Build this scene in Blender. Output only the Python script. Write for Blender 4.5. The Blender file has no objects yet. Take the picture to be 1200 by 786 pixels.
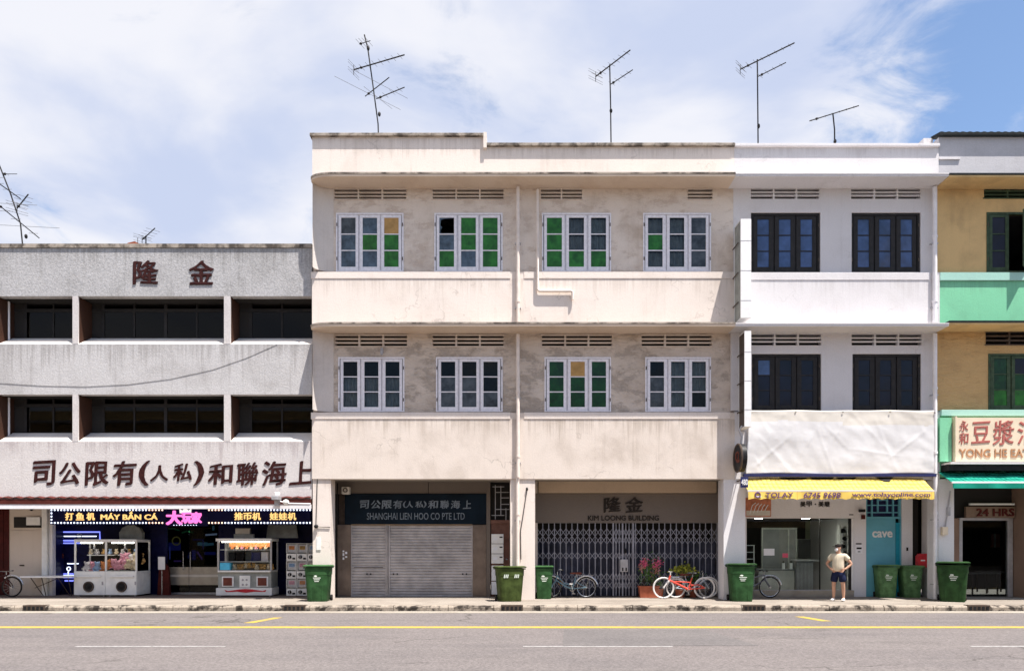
import bpy, bmesh, math, random
from mathutils import Vector, Matrix, noise as mnoise
random.seed(7)
R = math.radians
scene = bpy.context.scene
COL = scene.collection

# ------------------------------------------------------------------ camera
F, D, HZ, EYE = 860.0, 22.3, 640.0, 1.62      # focal length in photo pixels, distance to the facade line, horizon row, eye height
cam_d = bpy.data.cameras.new('camera'); cam = bpy.data.objects.new('camera', cam_d); COL.objects.link(cam)
cam.location = (0, -D, EYE); cam.rotation_euler = (R(90), 0, 0)
cam_d.sensor_width = 36; cam_d.lens = F / 1200 * 36
cam_d.shift_y = (HZ - 393) / 1200; cam_d.clip_end = 3000
scene.camera = cam

# ------------------------------------------------------------------ sun, sky, exposure
SUN = Vector((1.08, -1.0, 4.2)).normalized()
ELEV = math.asin(SUN.z); AZ = math.atan2(SUN.x, SUN.y)
ld = bpy.data.lights.new('sun', 'SUN'); ld.energy = 5.0; ld.angle = R(0.5); ld.color = (1.0, 0.95, 0.89)
lo = bpy.data.objects.new('sun', ld); COL.objects.link(lo)
lo.rotation_euler = (-SUN).to_track_quat('-Z', 'Y').to_euler(); lo.location = SUN * 60
scene.view_settings.view_transform = 'Standard'; scene.view_settings.look = 'None'
scene.view_settings.gamma = 1; scene.view_settings.exposure = 1.10
scene.cycles.use_denoising = True
scene.cycles.max_bounces = 10; scene.cycles.transparent_max_bounces = 12
scene.cycles.sample_clamp_indirect = 6

class NT:
    """small helper round a node tree"""
    def __init__(s, nt): s.nt = nt
    def n(s, typ, **kw):
        nd = s.nt.nodes.new(typ)
        for k, v in kw.items():
            if k.startswith('i_'): nd.inputs[k[2:].replace('_', ' ')].default_value = v
            else: setattr(nd, k, v)
        return nd
    def l(s, a, b): s.nt.links.new(a, b)
    def math(s, op, a, b=None, clamp=False):
        nd = s.n('ShaderNodeMath', operation=op); nd.use_clamp = clamp
        for i, v in enumerate((a, b)):
            if v is None: continue
            if isinstance(v, (int, float)): nd.inputs[i].default_value = v
            else: s.l(v, nd.inputs[i])
        return nd.outputs[0]
    def mix(s, fac, a, b, blend='MIX'):
        nd = s.n('ShaderNodeMix', data_type='RGBA', blend_type=blend)
        for i, v in ((0, fac), (6, a), (7, b)):
            if isinstance(v, (int, float)): nd.inputs[i].default_value = v
            elif isinstance(v, tuple): nd.inputs[i].default_value = (v + (1,))[:4]
            else: s.l(v, nd.inputs[i])
        return nd.outputs[2]
    def ramp(s, fac, a, b):
        nd = s.n('ShaderNodeMapRange'); nd.interpolation_type = 'SMOOTHSTEP'
        s.l(fac, nd.inputs[0]); nd.inputs[1].default_value = a; nd.inputs[2].default_value = b
        return nd.outputs[0]
    def noise(s, vec, scale, detail=4, rough=0.55, dist=0.0, mul=None, off=None):
        if mul or off:
            m = s.n('ShaderNodeMapping'); s.l(vec, m.inputs[0]); vec = m.outputs[0]
            if mul: m.inputs['Scale'].default_value = mul
            if off: m.inputs['Location'].default_value = off
        nd = s.n('ShaderNodeTexNoise'); s.l(vec, nd.inputs['Vector'])
        nd.inputs['Scale'].default_value = scale; nd.inputs['Detail'].default_value = detail
        nd.inputs['Roughness'].default_value = rough; nd.inputs['Distortion'].default_value = dist
        return nd.outputs[0]

world = bpy.data.worlds.new('World'); scene.world = world; world.use_nodes = True
world.node_tree.nodes.clear(); w = NT(world.node_tree)
sky = w.n('ShaderNodeTexSky', sky_type='NISHITA', sun_disc=False)
sky.sun_elevation = ELEV; sky.sun_rotation = AZ; sky.air_density = 1.0; sky.dust_density = 0.6; sky.ozone_density = 2.5
tc = w.n('ShaderNodeTexCoord'); sp = w.n('ShaderNodeSeparateXYZ'); w.l(tc.outputs['Generated'], sp.inputs[0])
zz = w.math('ADD', w.math('MAXIMUM', sp.outputs[2], 0.0), 0.14)
uu = w.math('DIVIDE', sp.outputs[0], zz); vv = w.math('DIVIDE', sp.outputs[1], zz)
cb = w.n('ShaderNodeCombineXYZ'); w.l(uu, cb.inputs[0]); w.l(vv, cb.inputs[1])
big = w.noise(cb.outputs[0], 1.0, 9, 0.56, 0.4, off=(4.3, 1.9, 0))
fine = w.noise(cb.outputs[0], 4.2, 9, 0.62, 0.9, off=(2.6, 5.1, 0))
clear = w.ramp(w.math('ADD', uu, w.math('MULTIPLY', vv, -0.32)), 0.0, 0.46)   # the cloud bank thins out towards the right
cov = w.math('ADD', w.math('MULTIPLY', big, 0.60), w.math('MULTIPLY', fine, 0.44))
cov = w.math('ADD', cov, w.math('MULTIPLY', clear, -0.175))
cmask = w.math('MULTIPLY', w.ramp(cov, 0.315, 0.475), 0.95)
shade = w.ramp(w.noise(cb.outputs[0], 2.0, 6, 0.5, 0.3, off=(9.1, 2.2, 0)), 0.36, 0.62)
ccol = w.mix(shade, (3.05, 3.4, 4.4), (4.6, 4.62, 4.9))
skyc = w.mix(cmask, sky.outputs[0], ccol)
bg = w.n('ShaderNodeBackground'); bg.inputs[1].default_value = 0.095; w.l(skyc, bg.inputs[0])
wo = w.n('ShaderNodeOutputWorld'); w.l(bg.outputs[0], wo.inputs[0])

# ------------------------------------------------------------------ photo pixel -> place on a known plane Y
def X(px, Y=0.0): return (px - 600.0) * (D + Y) / F
def Z(py, Y=0.0): return EYE + (HZ - py) * (D + Y) / F
def gy(py, z=0.0): return (EYE - z) * F / (py - HZ) - D          # Y of a ground point seen at row py

# ------------------------------------------------------------------ materials
MATS = {}
def srgb(r, g, b):
    f = lambda c: (c / 255 / 12.92) if c / 255 <= 0.04045 else ((c / 255 + 0.055) / 1.055) ** 2.4
    return (f(r), f(g), f(b))
def newmat(name):
    m = bpy.data.materials.new(name); m.use_nodes = True; t = NT(m.node_tree)
    b = m.node_tree.nodes['Principled BSDF']; MATS[name] = m
    return m, t, b
def simple(name, col, rough=0.6, metal=0.0, var=0.12, scale=9.0, bump=0.0, spec=0.12, emit=None, es=0.0, coords='Object'):
    m, t, b = newmat(name)
    b.inputs['Roughness'].default_value = rough; b.inputs['Metallic'].default_value = metal
    b.inputs['Specular IOR Level'].default_value = spec
    if coords == 'World': v = t.n('ShaderNodeNewGeometry').outputs['Position']
    else: v = t.n('ShaderNodeTexCoord').outputs['Object']
    n = t.noise(v, scale, 5, 0.6)
    c = t.mix(t.ramp(n, 0.25, 0.75), tuple(x * (1 - var) for x in col), tuple(min(1, x * (1 + var)) for x in col))
    t.l(c, b.inputs['Base Color'])
    r = t.math('ADD', t.math('MULTIPLY', n, 0.25), rough - 0.12, clamp=True); t.l(r, b.inputs['Roughness'])
    if bump:
        bp = t.n('ShaderNodeBump'); bp.inputs['Strength'].default_value = bump; bp.inputs['Distance'].default_value = 0.02
        t.l(t.noise(v, scale * 4, 6, 0.65), bp.inputs['Height']); t.l(bp.outputs[0], b.inputs['Normal'])
    if emit:
        b.inputs['Emission Color'].default_value = emit + (1,); b.inputs['Emission Strength'].default_value = es
    return m
def plaster(name, col, dirt=(0.25, 0.2, 0.16), blotch=0.25, streak=0.2, peel=0.0, peelcol=(0.4, 0.33, 0.27), grain=0.06, bump=0.25, rough=0.85, seed=0.0, bscale=0.9, relief=0.0, thr=(0.42, 0.78), gscale=30.0, drips=(), drip=0.6, crack=0.0):
    """painted or bare render with blotches, rain streaks, peeling patches and fine grain"""
    m, t, b = newmat(name); v = t.n('ShaderNodeNewGeometry').outputs['Position']
    b.inputs['Roughness'].default_value = rough; b.inputs['Specular IOR Level'].default_value = 0.08
    n1 = t.noise(v, bscale, 8, 0.62, 0.4, off=(seed, seed * 1.7, seed * 0.6))
    n2 = t.noise(v, 1.0, 5, 0.6, 0.2, mul=(7.0, 1.0, 0.32), off=(seed * 2, 0, seed))
    n3 = t.ramp(t.noise(v, gscale, 4, 0.75), 0.28, 0.72)
    n4 = t.noise(v, 1.5, 10, 0.75, 0.15, mul=(1, 1, 1.9), off=(seed * 3, 1, seed))
    c = t.mix(t.math('MULTIPLY', t.ramp(n1, thr[0], thr[1]), blotch), col, dirt)
    st = t.math('MULTIPLY', t.ramp(n2, 0.52, 0.80), t.ramp(n1, 0.25, 0.6))
    c = t.mix(t.math('MULTIPLY', st, streak), c, dirt)
    if drips:
        # rain runs: fine vertical streaks starting under a ledge and dying out below it
        sz = t.n('ShaderNodeSeparateXYZ'); t.l(v, sz.inputs[0])
        fx1 = t.noise(v, 1.0, 4, 0.7, 0.0, mul=(11.0, 1.0, 0.10), off=(seed * 5, 0, 0)); fx2 = t.noise(v, 1.0, 3, 0.6, 0.0, mul=(2.2, 1.0, 0.25), off=(seed * 7, 0, 0))
        tot = None
        for ztop, ln in drips:
            d = t.math('DIVIDE', t.math('SUBTRACT', ztop, sz.outputs[2]), ln)
            on = t.math('MULTIPLY', t.math('GREATER_THAN', d, 0.0), t.math('LESS_THAN', d, 1.0))
            k = t.ramp(t.math('SUBTRACT', t.math('ADD', t.math('MULTIPLY', fx1, 0.6), t.math('MULTIPLY', fx2, 0.4)), t.math('MULTIPLY', d, 0.22)), 0.40, 0.56)
            k = t.math('MULTIPLY', k, on); tot = k if tot is None else t.math('MAXIMUM', tot, k)
        c = t.mix(t.math('MULTIPLY', tot, drip), c, dirt)
    if crack:
        vo = t.n('ShaderNodeTexVoronoi', feature='DISTANCE_TO_EDGE'); vo.inputs['Scale'].default_value = 0.55
        wv = t.n('ShaderNodeVectorMath', operation='ADD'); nz = t.n('ShaderNodeTexNoise'); nz.inputs['Scale'].default_value = 2.1; nz.inputs['Detail'].default_value = 7
        t.l(v, wv.inputs[0]); t.l(v, nz.inputs['Vector']); t.l(nz.outputs[1], wv.inputs[1]); t.l(wv.outputs[0], vo.inputs['Vector'])
        ck = t.math('MULTIPLY', t.math('SUBTRACT', 1.0, t.ramp(vo.outputs['Distance'], 0.003, 0.011)), t.ramp(t.noise(v, 0.8, 4, 0.6, off=(seed * 4, 2, 9)), 0.50, 0.58))
        c = t.mix(t.math('MULTIPLY', ck, crack), c, tuple(x * 0.5 for x in dirt))
    if peel:
        pk = t.ramp(n4, 0.54 - 0.1 * peel, 0.66 - 0.1 * peel)
        c = t.mix(t.math('MULTIPLY', pk, 0.7), c, peelcol)
    g = t.math('ADD', t.math('MULTIPLY', n3, 2 * grain), 1 - grain)
    gc = t.n('ShaderNodeCombineColor'); [t.l(g, gc.inputs[i]) for i in range(3)]
    c = t.mix(1.0, c, gc.outputs[0], 'MULTIPLY'); t.l(c, b.inputs['Base Color'])
    bp = t.n('ShaderNodeBump'); bp.inputs['Strength'].default_value = bump; bp.inputs['Distance'].default_value = 0.012
    h = t.math('ADD', t.math('MULTIPLY', n3, 0.4), t.noise(v, 14, 5, 0.6))
    if peel: h = t.math('ADD', h, t.math('MULTIPLY', pk, -1.2))
    if relief:
        n5 = t.noise(v, 2.4, 6, 0.6, 1.2, mul=(1, 1, 2.6), off=(seed, 0, 0))
        h = t.math('ADD', h, t.math('MULTIPLY', n5, relief * 6))
    t.l(h, bp.inputs['Height']); t.l(bp.outputs[0], b.inputs['Normal'])
    return m
def glass(name, tint=(0.75, 0.8, 0.8), refl=0.12, rough=0.02, through=0.85, ior=1.36):
    """thin pane: mostly see-through, with a mirror sheen"""
    m, t, b = newmat(name); m.node_tree.nodes.remove(b)
    out = [n for n in m.node_tree.nodes if n.type == 'OUTPUT_MATERIAL'][0]
    tr = t.n('ShaderNodeBsdfTransparent'); tr.inputs[0].default_value = tuple(x * through for x in tint) + (1,)
    gl = t.n('ShaderNodeBsdfGlossy'); gl.inputs['Roughness'].default_value = rough
    fr = t.n('ShaderNodeFresnel'); fr.inputs[0].default_value = ior
    mx = t.n('ShaderNodeMixShader'); t.l(t.math('ADD', fr.outputs[0], refl, clamp=True), mx.inputs[0])
    t.l(tr.outputs[0], mx.inputs[1]); t.l(gl.outputs[0], mx.inputs[2]); t.l(mx.outputs[0], out.inputs[0])
    return m
def glow(name, col, s):
    m, t, b = newmat(name); b.inputs['Base Color'].default_value = tuple(c * 0.5 for c in col) + (1,)
    b.inputs['Emission Color'].default_value = col + (1,); b.inputs['Emission Strength'].default_value = s
    return m

DR = [(Z(326.4, -0.04), 0.9), (Z(162), 0.7), (Z(173.5), 0.5), (Z(490.9, -0.04), 1.0), (Z(561), 0.5)]
plaster('cream', (0.77, 0.685, 0.62), dirt=(0.40, 0.32, 0.26), blotch=0.24, streak=0.3, seed=1, drips=DR, drip=0.30, crack=0.24)
plaster('cream_low', (0.71, 0.625, 0.555), dirt=(0.33, 0.265, 0.21), blotch=0.42, streak=0.35, seed=31, drips=DR, drip=0.45, crack=0.26)
plaster('cream_dirty', (0.70, 0.61, 0.53), dirt=(0.36, 0.29, 0.23), blotch=0.45, streak=0.35, seed=2)
plaster('cream_window_wall', (0.735, 0.64, 0.555), dirt=(0.36, 0.255, 0.175), blotch=0.6, streak=0.22, peel=0.35, peelcol=(0.55, 0.44, 0.36), seed=3, bump=0.5, relief=0.5)
plaster('patched_render', (0.655, 0.56, 0.475), dirt=(0.27, 0.195, 0.14), blotch=0.65, streak=0.2, peel=0.6, peelcol=(0.36, 0.30, 0.25), seed=5, bump=0.8, relief=1.0)
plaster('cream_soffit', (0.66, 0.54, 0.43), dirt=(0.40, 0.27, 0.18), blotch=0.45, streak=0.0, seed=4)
plaster('white_wall', (0.655, 0.63, 0.635), dirt=(0.36, 0.33, 0.32), blotch=0.2, streak=0.2, seed=6, drips=[(Z(328, -0.04), 0.9), (Z(173), 0.5)], drip=0.25, crack=0.15)
plaster('end_paint', (0.66, 0.60, 0.555), dirt=(0.38, 0.32, 0.27), blotch=0.4, streak=0.3, seed=33)
plaster('white_shop', (0.74, 0.72, 0.73), dirt=(0.42, 0.40, 0.40), blotch=0.2, streak=0.15, seed=7)
plaster('ochre', (0.66, 0.46, 0.22), dirt=(0.30, 0.20, 0.11), blotch=0.55, streak=0.25, seed=8, bump=0.5)
plaster('ochre_rough', (0.60, 0.40, 0.19), dirt=(0.30, 0.19, 0.10), blotch=0.5, streak=0.2, seed=9, bump=0.9, relief=1.2)
plaster('mint', (0.215, 0.56, 0.345), dirt=(0.14, 0.3, 0.2), blotch=0.3, streak=0.25, seed=10, drips=[(Z(328.5, -0.04), 0.9)], drip=0.35)
plaster('teal_band', (0.36, 0.59, 0.51), dirt=(0.3, 0.45, 0.4), blotch=0.3, streak=0.2, seed=11)
plaster('grey_render', (0.50, 0.49, 0.51), dirt=(0.3, 0.28, 0.28), blotch=0.3, streak=0.2, seed=12)
plaster('concrete_top', (0.43, 0.42, 0.42), dirt=(0.20, 0.19, 0.18), blotch=0.5, streak=0.45, grain=0.20, gscale=19, seed=13, bump=0.6, drips=[(Z(290.5), 1.0)], drip=0.5)
plaster('concrete_mid', (0.53, 0.515, 0.51), dirt=(0.27, 0.25, 0.24), blotch=0.45, streak=0.7, grain=0.13, gscale=22, seed=14, bump=0.5, drips=[(Z(403), 1.2)], drip=0.55)
plaster('concrete_low', (0.60, 0.565, 0.55), dirt=(0.38, 0.33, 0.33), blotch=0.35, streak=0.4, grain=0.10, gscale=22, seed=15, bump=0.4, drips=[(Z(517), 0.8)], drip=0.6)
plaster('sill_render', (0.74, 0.68, 0.62), dirt=(0.4, 0.34, 0.3), blotch=0.35, streak=0.2, seed=16)
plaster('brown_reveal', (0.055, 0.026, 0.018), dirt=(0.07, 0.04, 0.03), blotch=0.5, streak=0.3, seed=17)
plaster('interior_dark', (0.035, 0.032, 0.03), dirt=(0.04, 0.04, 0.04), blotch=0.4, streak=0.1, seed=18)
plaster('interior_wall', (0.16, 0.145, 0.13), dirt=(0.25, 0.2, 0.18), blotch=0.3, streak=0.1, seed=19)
plaster('weathered_edge', (0.40, 0.345, 0.29), dirt=(0.055, 0.045, 0.038), blotch=0.9, streak=0.7, seed=20, bscale=2.6, thr=(0.40, 0.62))
plaster('shop_beam', (0.165, 0.138, 0.118), dirt=(0.2, 0.16, 0.13), blotch=0.4, streak=0.3, seed=21)
plaster('beige_beam', (0.52, 0.40, 0.29), dirt=(0.35, 0.27, 0.2), blotch=0.35, streak=0.2, seed=22)
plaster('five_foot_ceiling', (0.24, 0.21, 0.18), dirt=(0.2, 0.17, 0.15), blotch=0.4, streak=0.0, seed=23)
plaster('door_cream', (0.62, 0.53, 0.45), dirt=(0.42, 0.36, 0.28), blotch=0.4, streak=0.25, grain=0.02, bump=0.08, rough=0.6, seed=24)
plaster('tile_floor', (0.22, 0.17, 0.14), dirt=(0.1, 0.08, 0.07), blotch=0.4, streak=0.0, seed=25)
plaster('brown_tile', (0.30, 0.20, 0.15), dirt=(0.16, 0.1, 0.08), blotch=0.4, streak=0.2, seed=26)
simple('window_paint', (0.80, 0.775, 0.81), 0.5, var=0.10, scale=14, bump=0.15, coords='World')
simple('dark_frame', (0.030, 0.028, 0.028), 0.5, var=0.2, scale=6, coords='World')
simple('dark_green_frame', (0.055, 0.085, 0.05), 0.55, var=0.3, scale=8, coords='World')
simple('pane_green', (0.022, 0.135, 0.018), 0.2, var=0.45, scale=4.0, spec=0.25, coords='World')
simple('pane_dark_green', (0.006, 0.045, 0.012), 0.2, var=0.45, scale=4.0, spec=0.25, coords='World')
simple('pane_blue', (0.062, 0.092, 0.125), 0.15, var=0.5, scale=4.0, spec=0.3, coords='World')
simple('pane_grey', (0.055, 0.065, 0.075), 0.15, var=0.5, scale=4.0, spec=0.25, coords='World')
simple('pane_tan', (0.45, 0.27, 0.10), 0.3, var=0.2, scale=4.0, coords='World')
simple('pane_film', (0.035, 0.065, 0.16), 0.06, var=0.5, scale=1.6, spec=0.5, coords='World')
simple('pane_film_dark', (0.008, 0.010, 0.022), 0.1, var=0.4, scale=1.6, spec=0.2, coords='World')
glass('clear_glass', refl=0.0, ior=1.25)
glass('shop_glass', (0.9, 0.95, 0.93), refl=0.0, through=0.95)
glass('tinted_glass', (0.16, 0.18, 0.20), refl=0.0, ior=1.28)
glass('case_glass', (0.98, 0.99, 0.99), refl=0.0, through=0.98)
simple('curtain', (0.58, 0.57, 0.62), 0.9, var=0.2, scale=6, coords='World')
simple('aluminium', (0.45, 0.45, 0.46), 0.4, metal=0.7, var=0.15)
simple('brown_metal', (0.10, 0.075, 0.06), 0.45, metal=0.3, var=0.25)
simple('galvanised', (0.42, 0.41, 0.42), 0.5, metal=0.35, var=0.15, scale=5)
simple('antenna_metal', (0.035, 0.033, 0.033), 0.6, metal=0.4, var=0.3)
simple('antenna_light', (0.16, 0.16, 0.165), 0.5, metal=0.5, var=0.2)
simple('shutter_grey', (0.42, 0.395, 0.39), 0.5, metal=0.15, var=0.22, scale=2.5, coords='World')
simple('bronze_panel', (0.20, 0.155, 0.125), 0.35, metal=0.3, var=0.25, scale=2.0, coords='World')
simple('navy_board', (0.004, 0.011, 0.020), 0.4, var=0.35, scale=1.5, coords='World')
simple('sign_silver', (0.20, 0.235, 0.27), 0.45, metal=0.3, var=0.3, scale=20)
simple('sign_bronze', (0.028, 0.022, 0.018), 0.5, var=0.3, scale=20)
simple('maroon_letter', (0.042, 0.012, 0.011), 0.55, var=0.4, scale=12)
simple('gate_steel', (0.30, 0.30, 0.34), 0.45, metal=0.3, var=0.25, scale=5, coords='World')
simple('gate_sheet', (0.06, 0.063, 0.09), 0.55, metal=0.1, var=0.35, scale=2.0, coords='World')
simple('pipe_paint', (0.74, 0.65, 0.58), 0.55, var=0.1, scale=5, coords='World')
simple('pipe_white', (0.76, 0.74, 0.76), 0.5, var=0.08, scale=5, coords='World')
simple('white_paint', (0.78, 0.77, 0.76), 0.45, var=0.06)
simple('offwhite_plastic', (0.80, 0.79, 0.76), 0.35, var=0.08, scale=4)
simple('black_plastic', (0.018, 0.018, 0.019), 0.45, var=0.3)
simple('rubber', (0.022, 0.021, 0.021), 0.8, var=0.3)
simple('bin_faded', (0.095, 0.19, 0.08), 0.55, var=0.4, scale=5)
simple('bin_green', (0.028, 0.078, 0.028), 0.5, var=0.42, scale=4)
simple('bin_green_lid', (0.045, 0.115, 0.042), 0.5, var=0.2, scale=6)
simple('bin_olive', (0.046, 0.066, 0.018), 0.5, var=0.42, scale=4)
simple('bin_dark', (0.022, 0.058, 0.019), 0.5, var=0.42, scale=4)
simple('print_white', (0.62, 0.68, 0.60), 0.6, var=0.2, scale=30)
simple('yellow_canvas', (0.80, 0.56, 0.13), 0.75, var=0.10, scale=3, bump=0.1)
simple('purple_print', (0.13, 0.06, 0.17), 0.7, var=0.2)
simple('black_print', (0.02, 0.018, 0.018), 0.7, var=0.2)
simple('teal_canvas', (0.010, 0.25, 0.175), 0.7, var=0.12, scale=3, bump=0.1)
simple('tarp', (0.66, 0.65, 0.655), 0.6, var=0.07, scale=1.5, bump=0.12)
simple('tarp_band', (0.63, 0.59, 0.535), 0.6, var=0.08, scale=1.5)
simple('blue_door', (0.14, 0.40, 0.50), 0.4, var=0.08, scale=2, coords='World')
simple('blue_door_edge', (0.02, 0.26, 0.36), 0.4, var=0.08, coords='World')
simple('red_box', (0.55, 0.04, 0.05), 0.4, var=0.12)
simple('wood_door', (0.20, 0.10, 0.075), 0.5, var=0.25, scale=4, coords='World')
simple('dark_red_door', (0.075, 0.012, 0.010), 0.5, var=0.3, scale=4)
simple('sign_beige', (0.72, 0.61, 0.46), 0.5, var=0.07, scale=2, coords='World')
simple('sign_red', (0.42, 0.13, 0.11), 0.55, var=0.2, scale=10)
simple('sign_dark_red', (0.10, 0.018, 0.015), 0.55, var=0.2, scale=10)
simple('back_olive', (0.30, 0.32, 0.22), 0.7, var=0.35, scale=1.5)
simple('sign_tan', (0.44, 0.23, 0.12), 0.55, var=0.2, scale=10)
simple('sign_brown_board', (0.23, 0.16, 0.12), 0.5, var=0.15, scale=3)
simple('red_flashing', (0.085, 0.020, 0.016), 0.6, var=0.3, scale=3, coords='World')
simple('corrugated', (0.40, 0.36, 0.34), 0.6, metal=0.2, var=0.25, scale=4, coords='World')
simple('dark_roof', (0.015, 0.017, 0.017), 0.6, var=0.4, scale=8, coords='World')
simple('plate_blue', (0.03, 0.035, 0.11), 0.4, var=0.1)
simple('terracotta', (0.34, 0.10, 0.055), 0.7, var=0.2, scale=6)
simple('soil', (0.05, 0.035, 0.025), 0.95, var=0.3, scale=20)
simple('stem', (0.12, 0.10, 0.05), 0.8, var=0.3)
simple('leaf', (0.075, 0.16, 0.035), 0.55, var=0.35, scale=8)
simple('leaf_yellow', (0.30, 0.33, 0.05), 0.55, var=0.35, scale=8)
simple('flower_pink', (0.80, 0.15, 0.30), 0.6, var=0.25, scale=12)
simple('flower_pale', (0.60, 0.25, 0.22), 0.6, var=0.25, scale=12)
simple('bike_red', (0.62, 0.085, 0.06), 0.3, var=0.1)
simple('bike_blue', (0.16, 0.26, 0.32), 0.35, var=0.15)
simple('bike_pale', (0.40, 0.46, 0.52), 0.35, var=0.12)
simple('bike_grey', (0.16, 0.16, 0.18), 0.4, metal=0.4, var=0.2)
simple('bike_dark', (0.05, 0.018, 0.016), 0.4, var=0.2)
simple('tyre_white', (0.72, 0.69, 0.66), 0.6, var=0.1)
simple('chrome', (0.55, 0.55, 0.56), 0.25, metal=0.8, var=0.1)
simple('saddle_brown', (0.16, 0.05, 0.035), 0.6, var=0.2)
simple('basket_tan', (0.45, 0.22, 0.07), 0.7, var=0.2)
simple('skin', (0.50, 0.29, 0.20), 0.55, var=0.08, scale=10)
simple('shirt', (0.58, 0.51, 0.39), 0.85, var=0.10, scale=7, bump=0.2)
simple('shorts', (0.012, 0.016, 0.045), 0.85, var=0.2, scale=7)
simple('hair', (0.015, 0.012, 0.011), 0.7, var=0.2)
simple('mask_white', (0.80, 0.82, 0.85), 0.7, var=0.03)
simple('shoe_white', (0.76, 0.74, 0.72), 0.6, var=0.08)
simple('paper', (0.80, 0.80, 0.82), 0.8, var=0.03)
simple('desk_cream', (0.62, 0.58, 0.52), 0.5, var=0.08, scale=3)
simple('grey_panel', (0.17, 0.175, 0.18), 0.5, var=0.15, scale=2)
simple('poster_red', (0.60, 0.10, 0.16), 0.6, var=0.1)
simple('poster_orange', (0.50, 0.19, 0.11), 0.7, var=0.3, scale=6)
simple('sky_blue_plastic', (0.10, 0.48, 0.72), 0.4, var=0.1)
simple('toy_pink', (0.70, 0.34, 0.42), 0.9, var=0.15, scale=14)
simple('toy_orange', (0.62, 0.24, 0.09), 0.9, var=0.15, scale=14)
simple('toy_cream', (0.72, 0.60, 0.42), 0.9, var=0.15, scale=14)
simple('toy_tan', (0.50, 0.30, 0.11), 0.9, var=0.2, scale=14)
simple('toy_blue', (0.30, 0.42, 0.62), 0.9, var=0.15, scale=14)
simple('toy_white', (0.74, 0.70, 0.70), 0.9, var=0.1, scale=14)
simple('steel_strip', (0.38, 0.35, 0.30), 0.35, metal=0.5, var=0.15, scale=3)
simple('grey_cover', (0.30, 0.31, 0.29), 0.8, var=0.2, scale=5)
simple('navy_front', (0.006, 0.007, 0.045), 0.3, var=0.3, scale=2)
simple('wire_black', (0.02, 0.02, 0.02), 0.7, var=0.2)
glow('led_white', (0.72, 0.80, 1.0), 1.3); glow('led_warm', (1.0, 0.62, 0.45), 1.2)
glow('led_gold', (1.0, 0.62, 0.22), 0.55); glow('led_blue', (0.20, 0.24, 1.0), 0.75)
glow('led_green', (0.15, 0.8, 0.3), 0.25); glow('led_yellow', (0.9, 0.7, 0.15), 0.5); glow('led_violet', (0.45, 0.2, 0.95), 0.45); glow('led_pink', (1.0, 0.20, 0.62), 0.6); glow('led_cyan', (0.3, 0.75, 0.95), 0.5); glow('led_indigo', (0.10, 0.12, 0.9), 0.35)
glow('tube_white', (1.0, 0.95, 0.85), 7.0); glow('downlight_glow', (1.0, 0.93, 0.82), 45.0); simple('void_black', (0.008, 0.007, 0.006), 0.9); glow('led_crown', (0.9, 0.85, 0.8), 0.5)

def ground_mat(name, col, stain, scale, agg, rough=0.9, tint=None, cracks=False):
    m, t, b = newmat(name); v = t.n('ShaderNodeNewGeometry').outputs['Position']
    b.inputs['Roughness'].default_value = rough; b.inputs['Specular IOR Level'].default_value = 0.1
    n1 = t.noise(v, scale, 7, 0.6, 0.3); n2 = t.noise(v, 1.0, 6, 0.6, 0.2, mul=(0.10, 1.6, 1)); n3 = t.ramp(t.noise(v, 24, 5, 0.8), 0.3, 0.7)
    c = t.mix(t.math('MULTIPLY', t.ramp(n1, 0.4, 0.7), 0.7), col, stain)
    c = t.mix(t.math('MULTIPLY', t.ramp(n2, 0.40, 0.66), 0.55), c, tint or stain)
    if cracks:
        vo = t.n('ShaderNodeTexVoronoi', feature='DISTANCE_TO_EDGE'); vo.inputs['Scale'].default_value = 0.22
        mp = t.n('ShaderNodeMapping'); mp.inputs['Scale'].default_value = (1, 1.6, 1); wv = t.n('ShaderNodeVectorMath', operation='ADD'); t.l(v, wv.inputs[0])
        nz = t.n('ShaderNodeTexNoise'); nz.inputs['Scale'].default_value = 1.3; nz.inputs['Detail'].default_value = 6; t.l(v, nz.inputs['Vector']); t.l(nz.outputs[1], wv.inputs[1]); t.l(wv.outputs[0], mp.inputs[0]); t.l(mp.outputs[0], vo.inputs['Vector'])
        ck = t.math('MULTIPLY', t.math('SUBTRACT', 1.0, t.ramp(vo.outputs['Distance'], 0.002, 0.010)), t.ramp(t.noise(v, 0.23, 3, 0.5, off=(7, 3, 0)), 0.50, 0.60))
        c = t.mix(t.math('MULTIPLY', ck, 0.6), c, (0.05, 0.045, 0.042))
        oil = t.ramp(t.noise(v, 0.9, 5, 0.6, 0.6, mul=(0.55, 1, 1), off=(3, 8, 0)), 0.60, 0.74); c = t.mix(t.math('MULTIPLY', oil, 0.35), c, (0.07, 0.064, 0.06))
    g = t.math('ADD', t.math('MULTIPLY', n3, 2 * agg), 1 - agg)
    gc = t.n('ShaderNodeCombineColor'); [t.l(g, gc.inputs[i]) for i in range(3)]
    t.l(t.mix(1.0, c, gc.outputs[0], 'MULTIPLY'), b.inputs['Base Color'])
    bp = t.n('ShaderNodeBump'); bp.inputs['Strength'].default_value = 0.4; bp.inputs['Distance'].default_value = 0.01
    t.l(n3, bp.inputs['Height']); t.l(bp.outputs[0], b.inputs['Normal'])
    return m
ground_mat('asphalt', (0.142, 0.126, 0.123), (0.114, 0.103, 0.103), 0.35, 0.34, tint=(0.156, 0.139, 0.134), cracks=True)
ground_mat('asphalt_patch', (0.130, 0.119, 0.117), (0.110, 0.101, 0.101), 0.6, 0.30)
ground_mat('pavement', (0.275, 0.24, 0.205), (0.185, 0.157, 0.132), 0.9, 0.22)
ground_mat('gutter', (0.30, 0.27, 0.23), (0.22, 0.19, 0.16), 1.5, 0.2)
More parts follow.
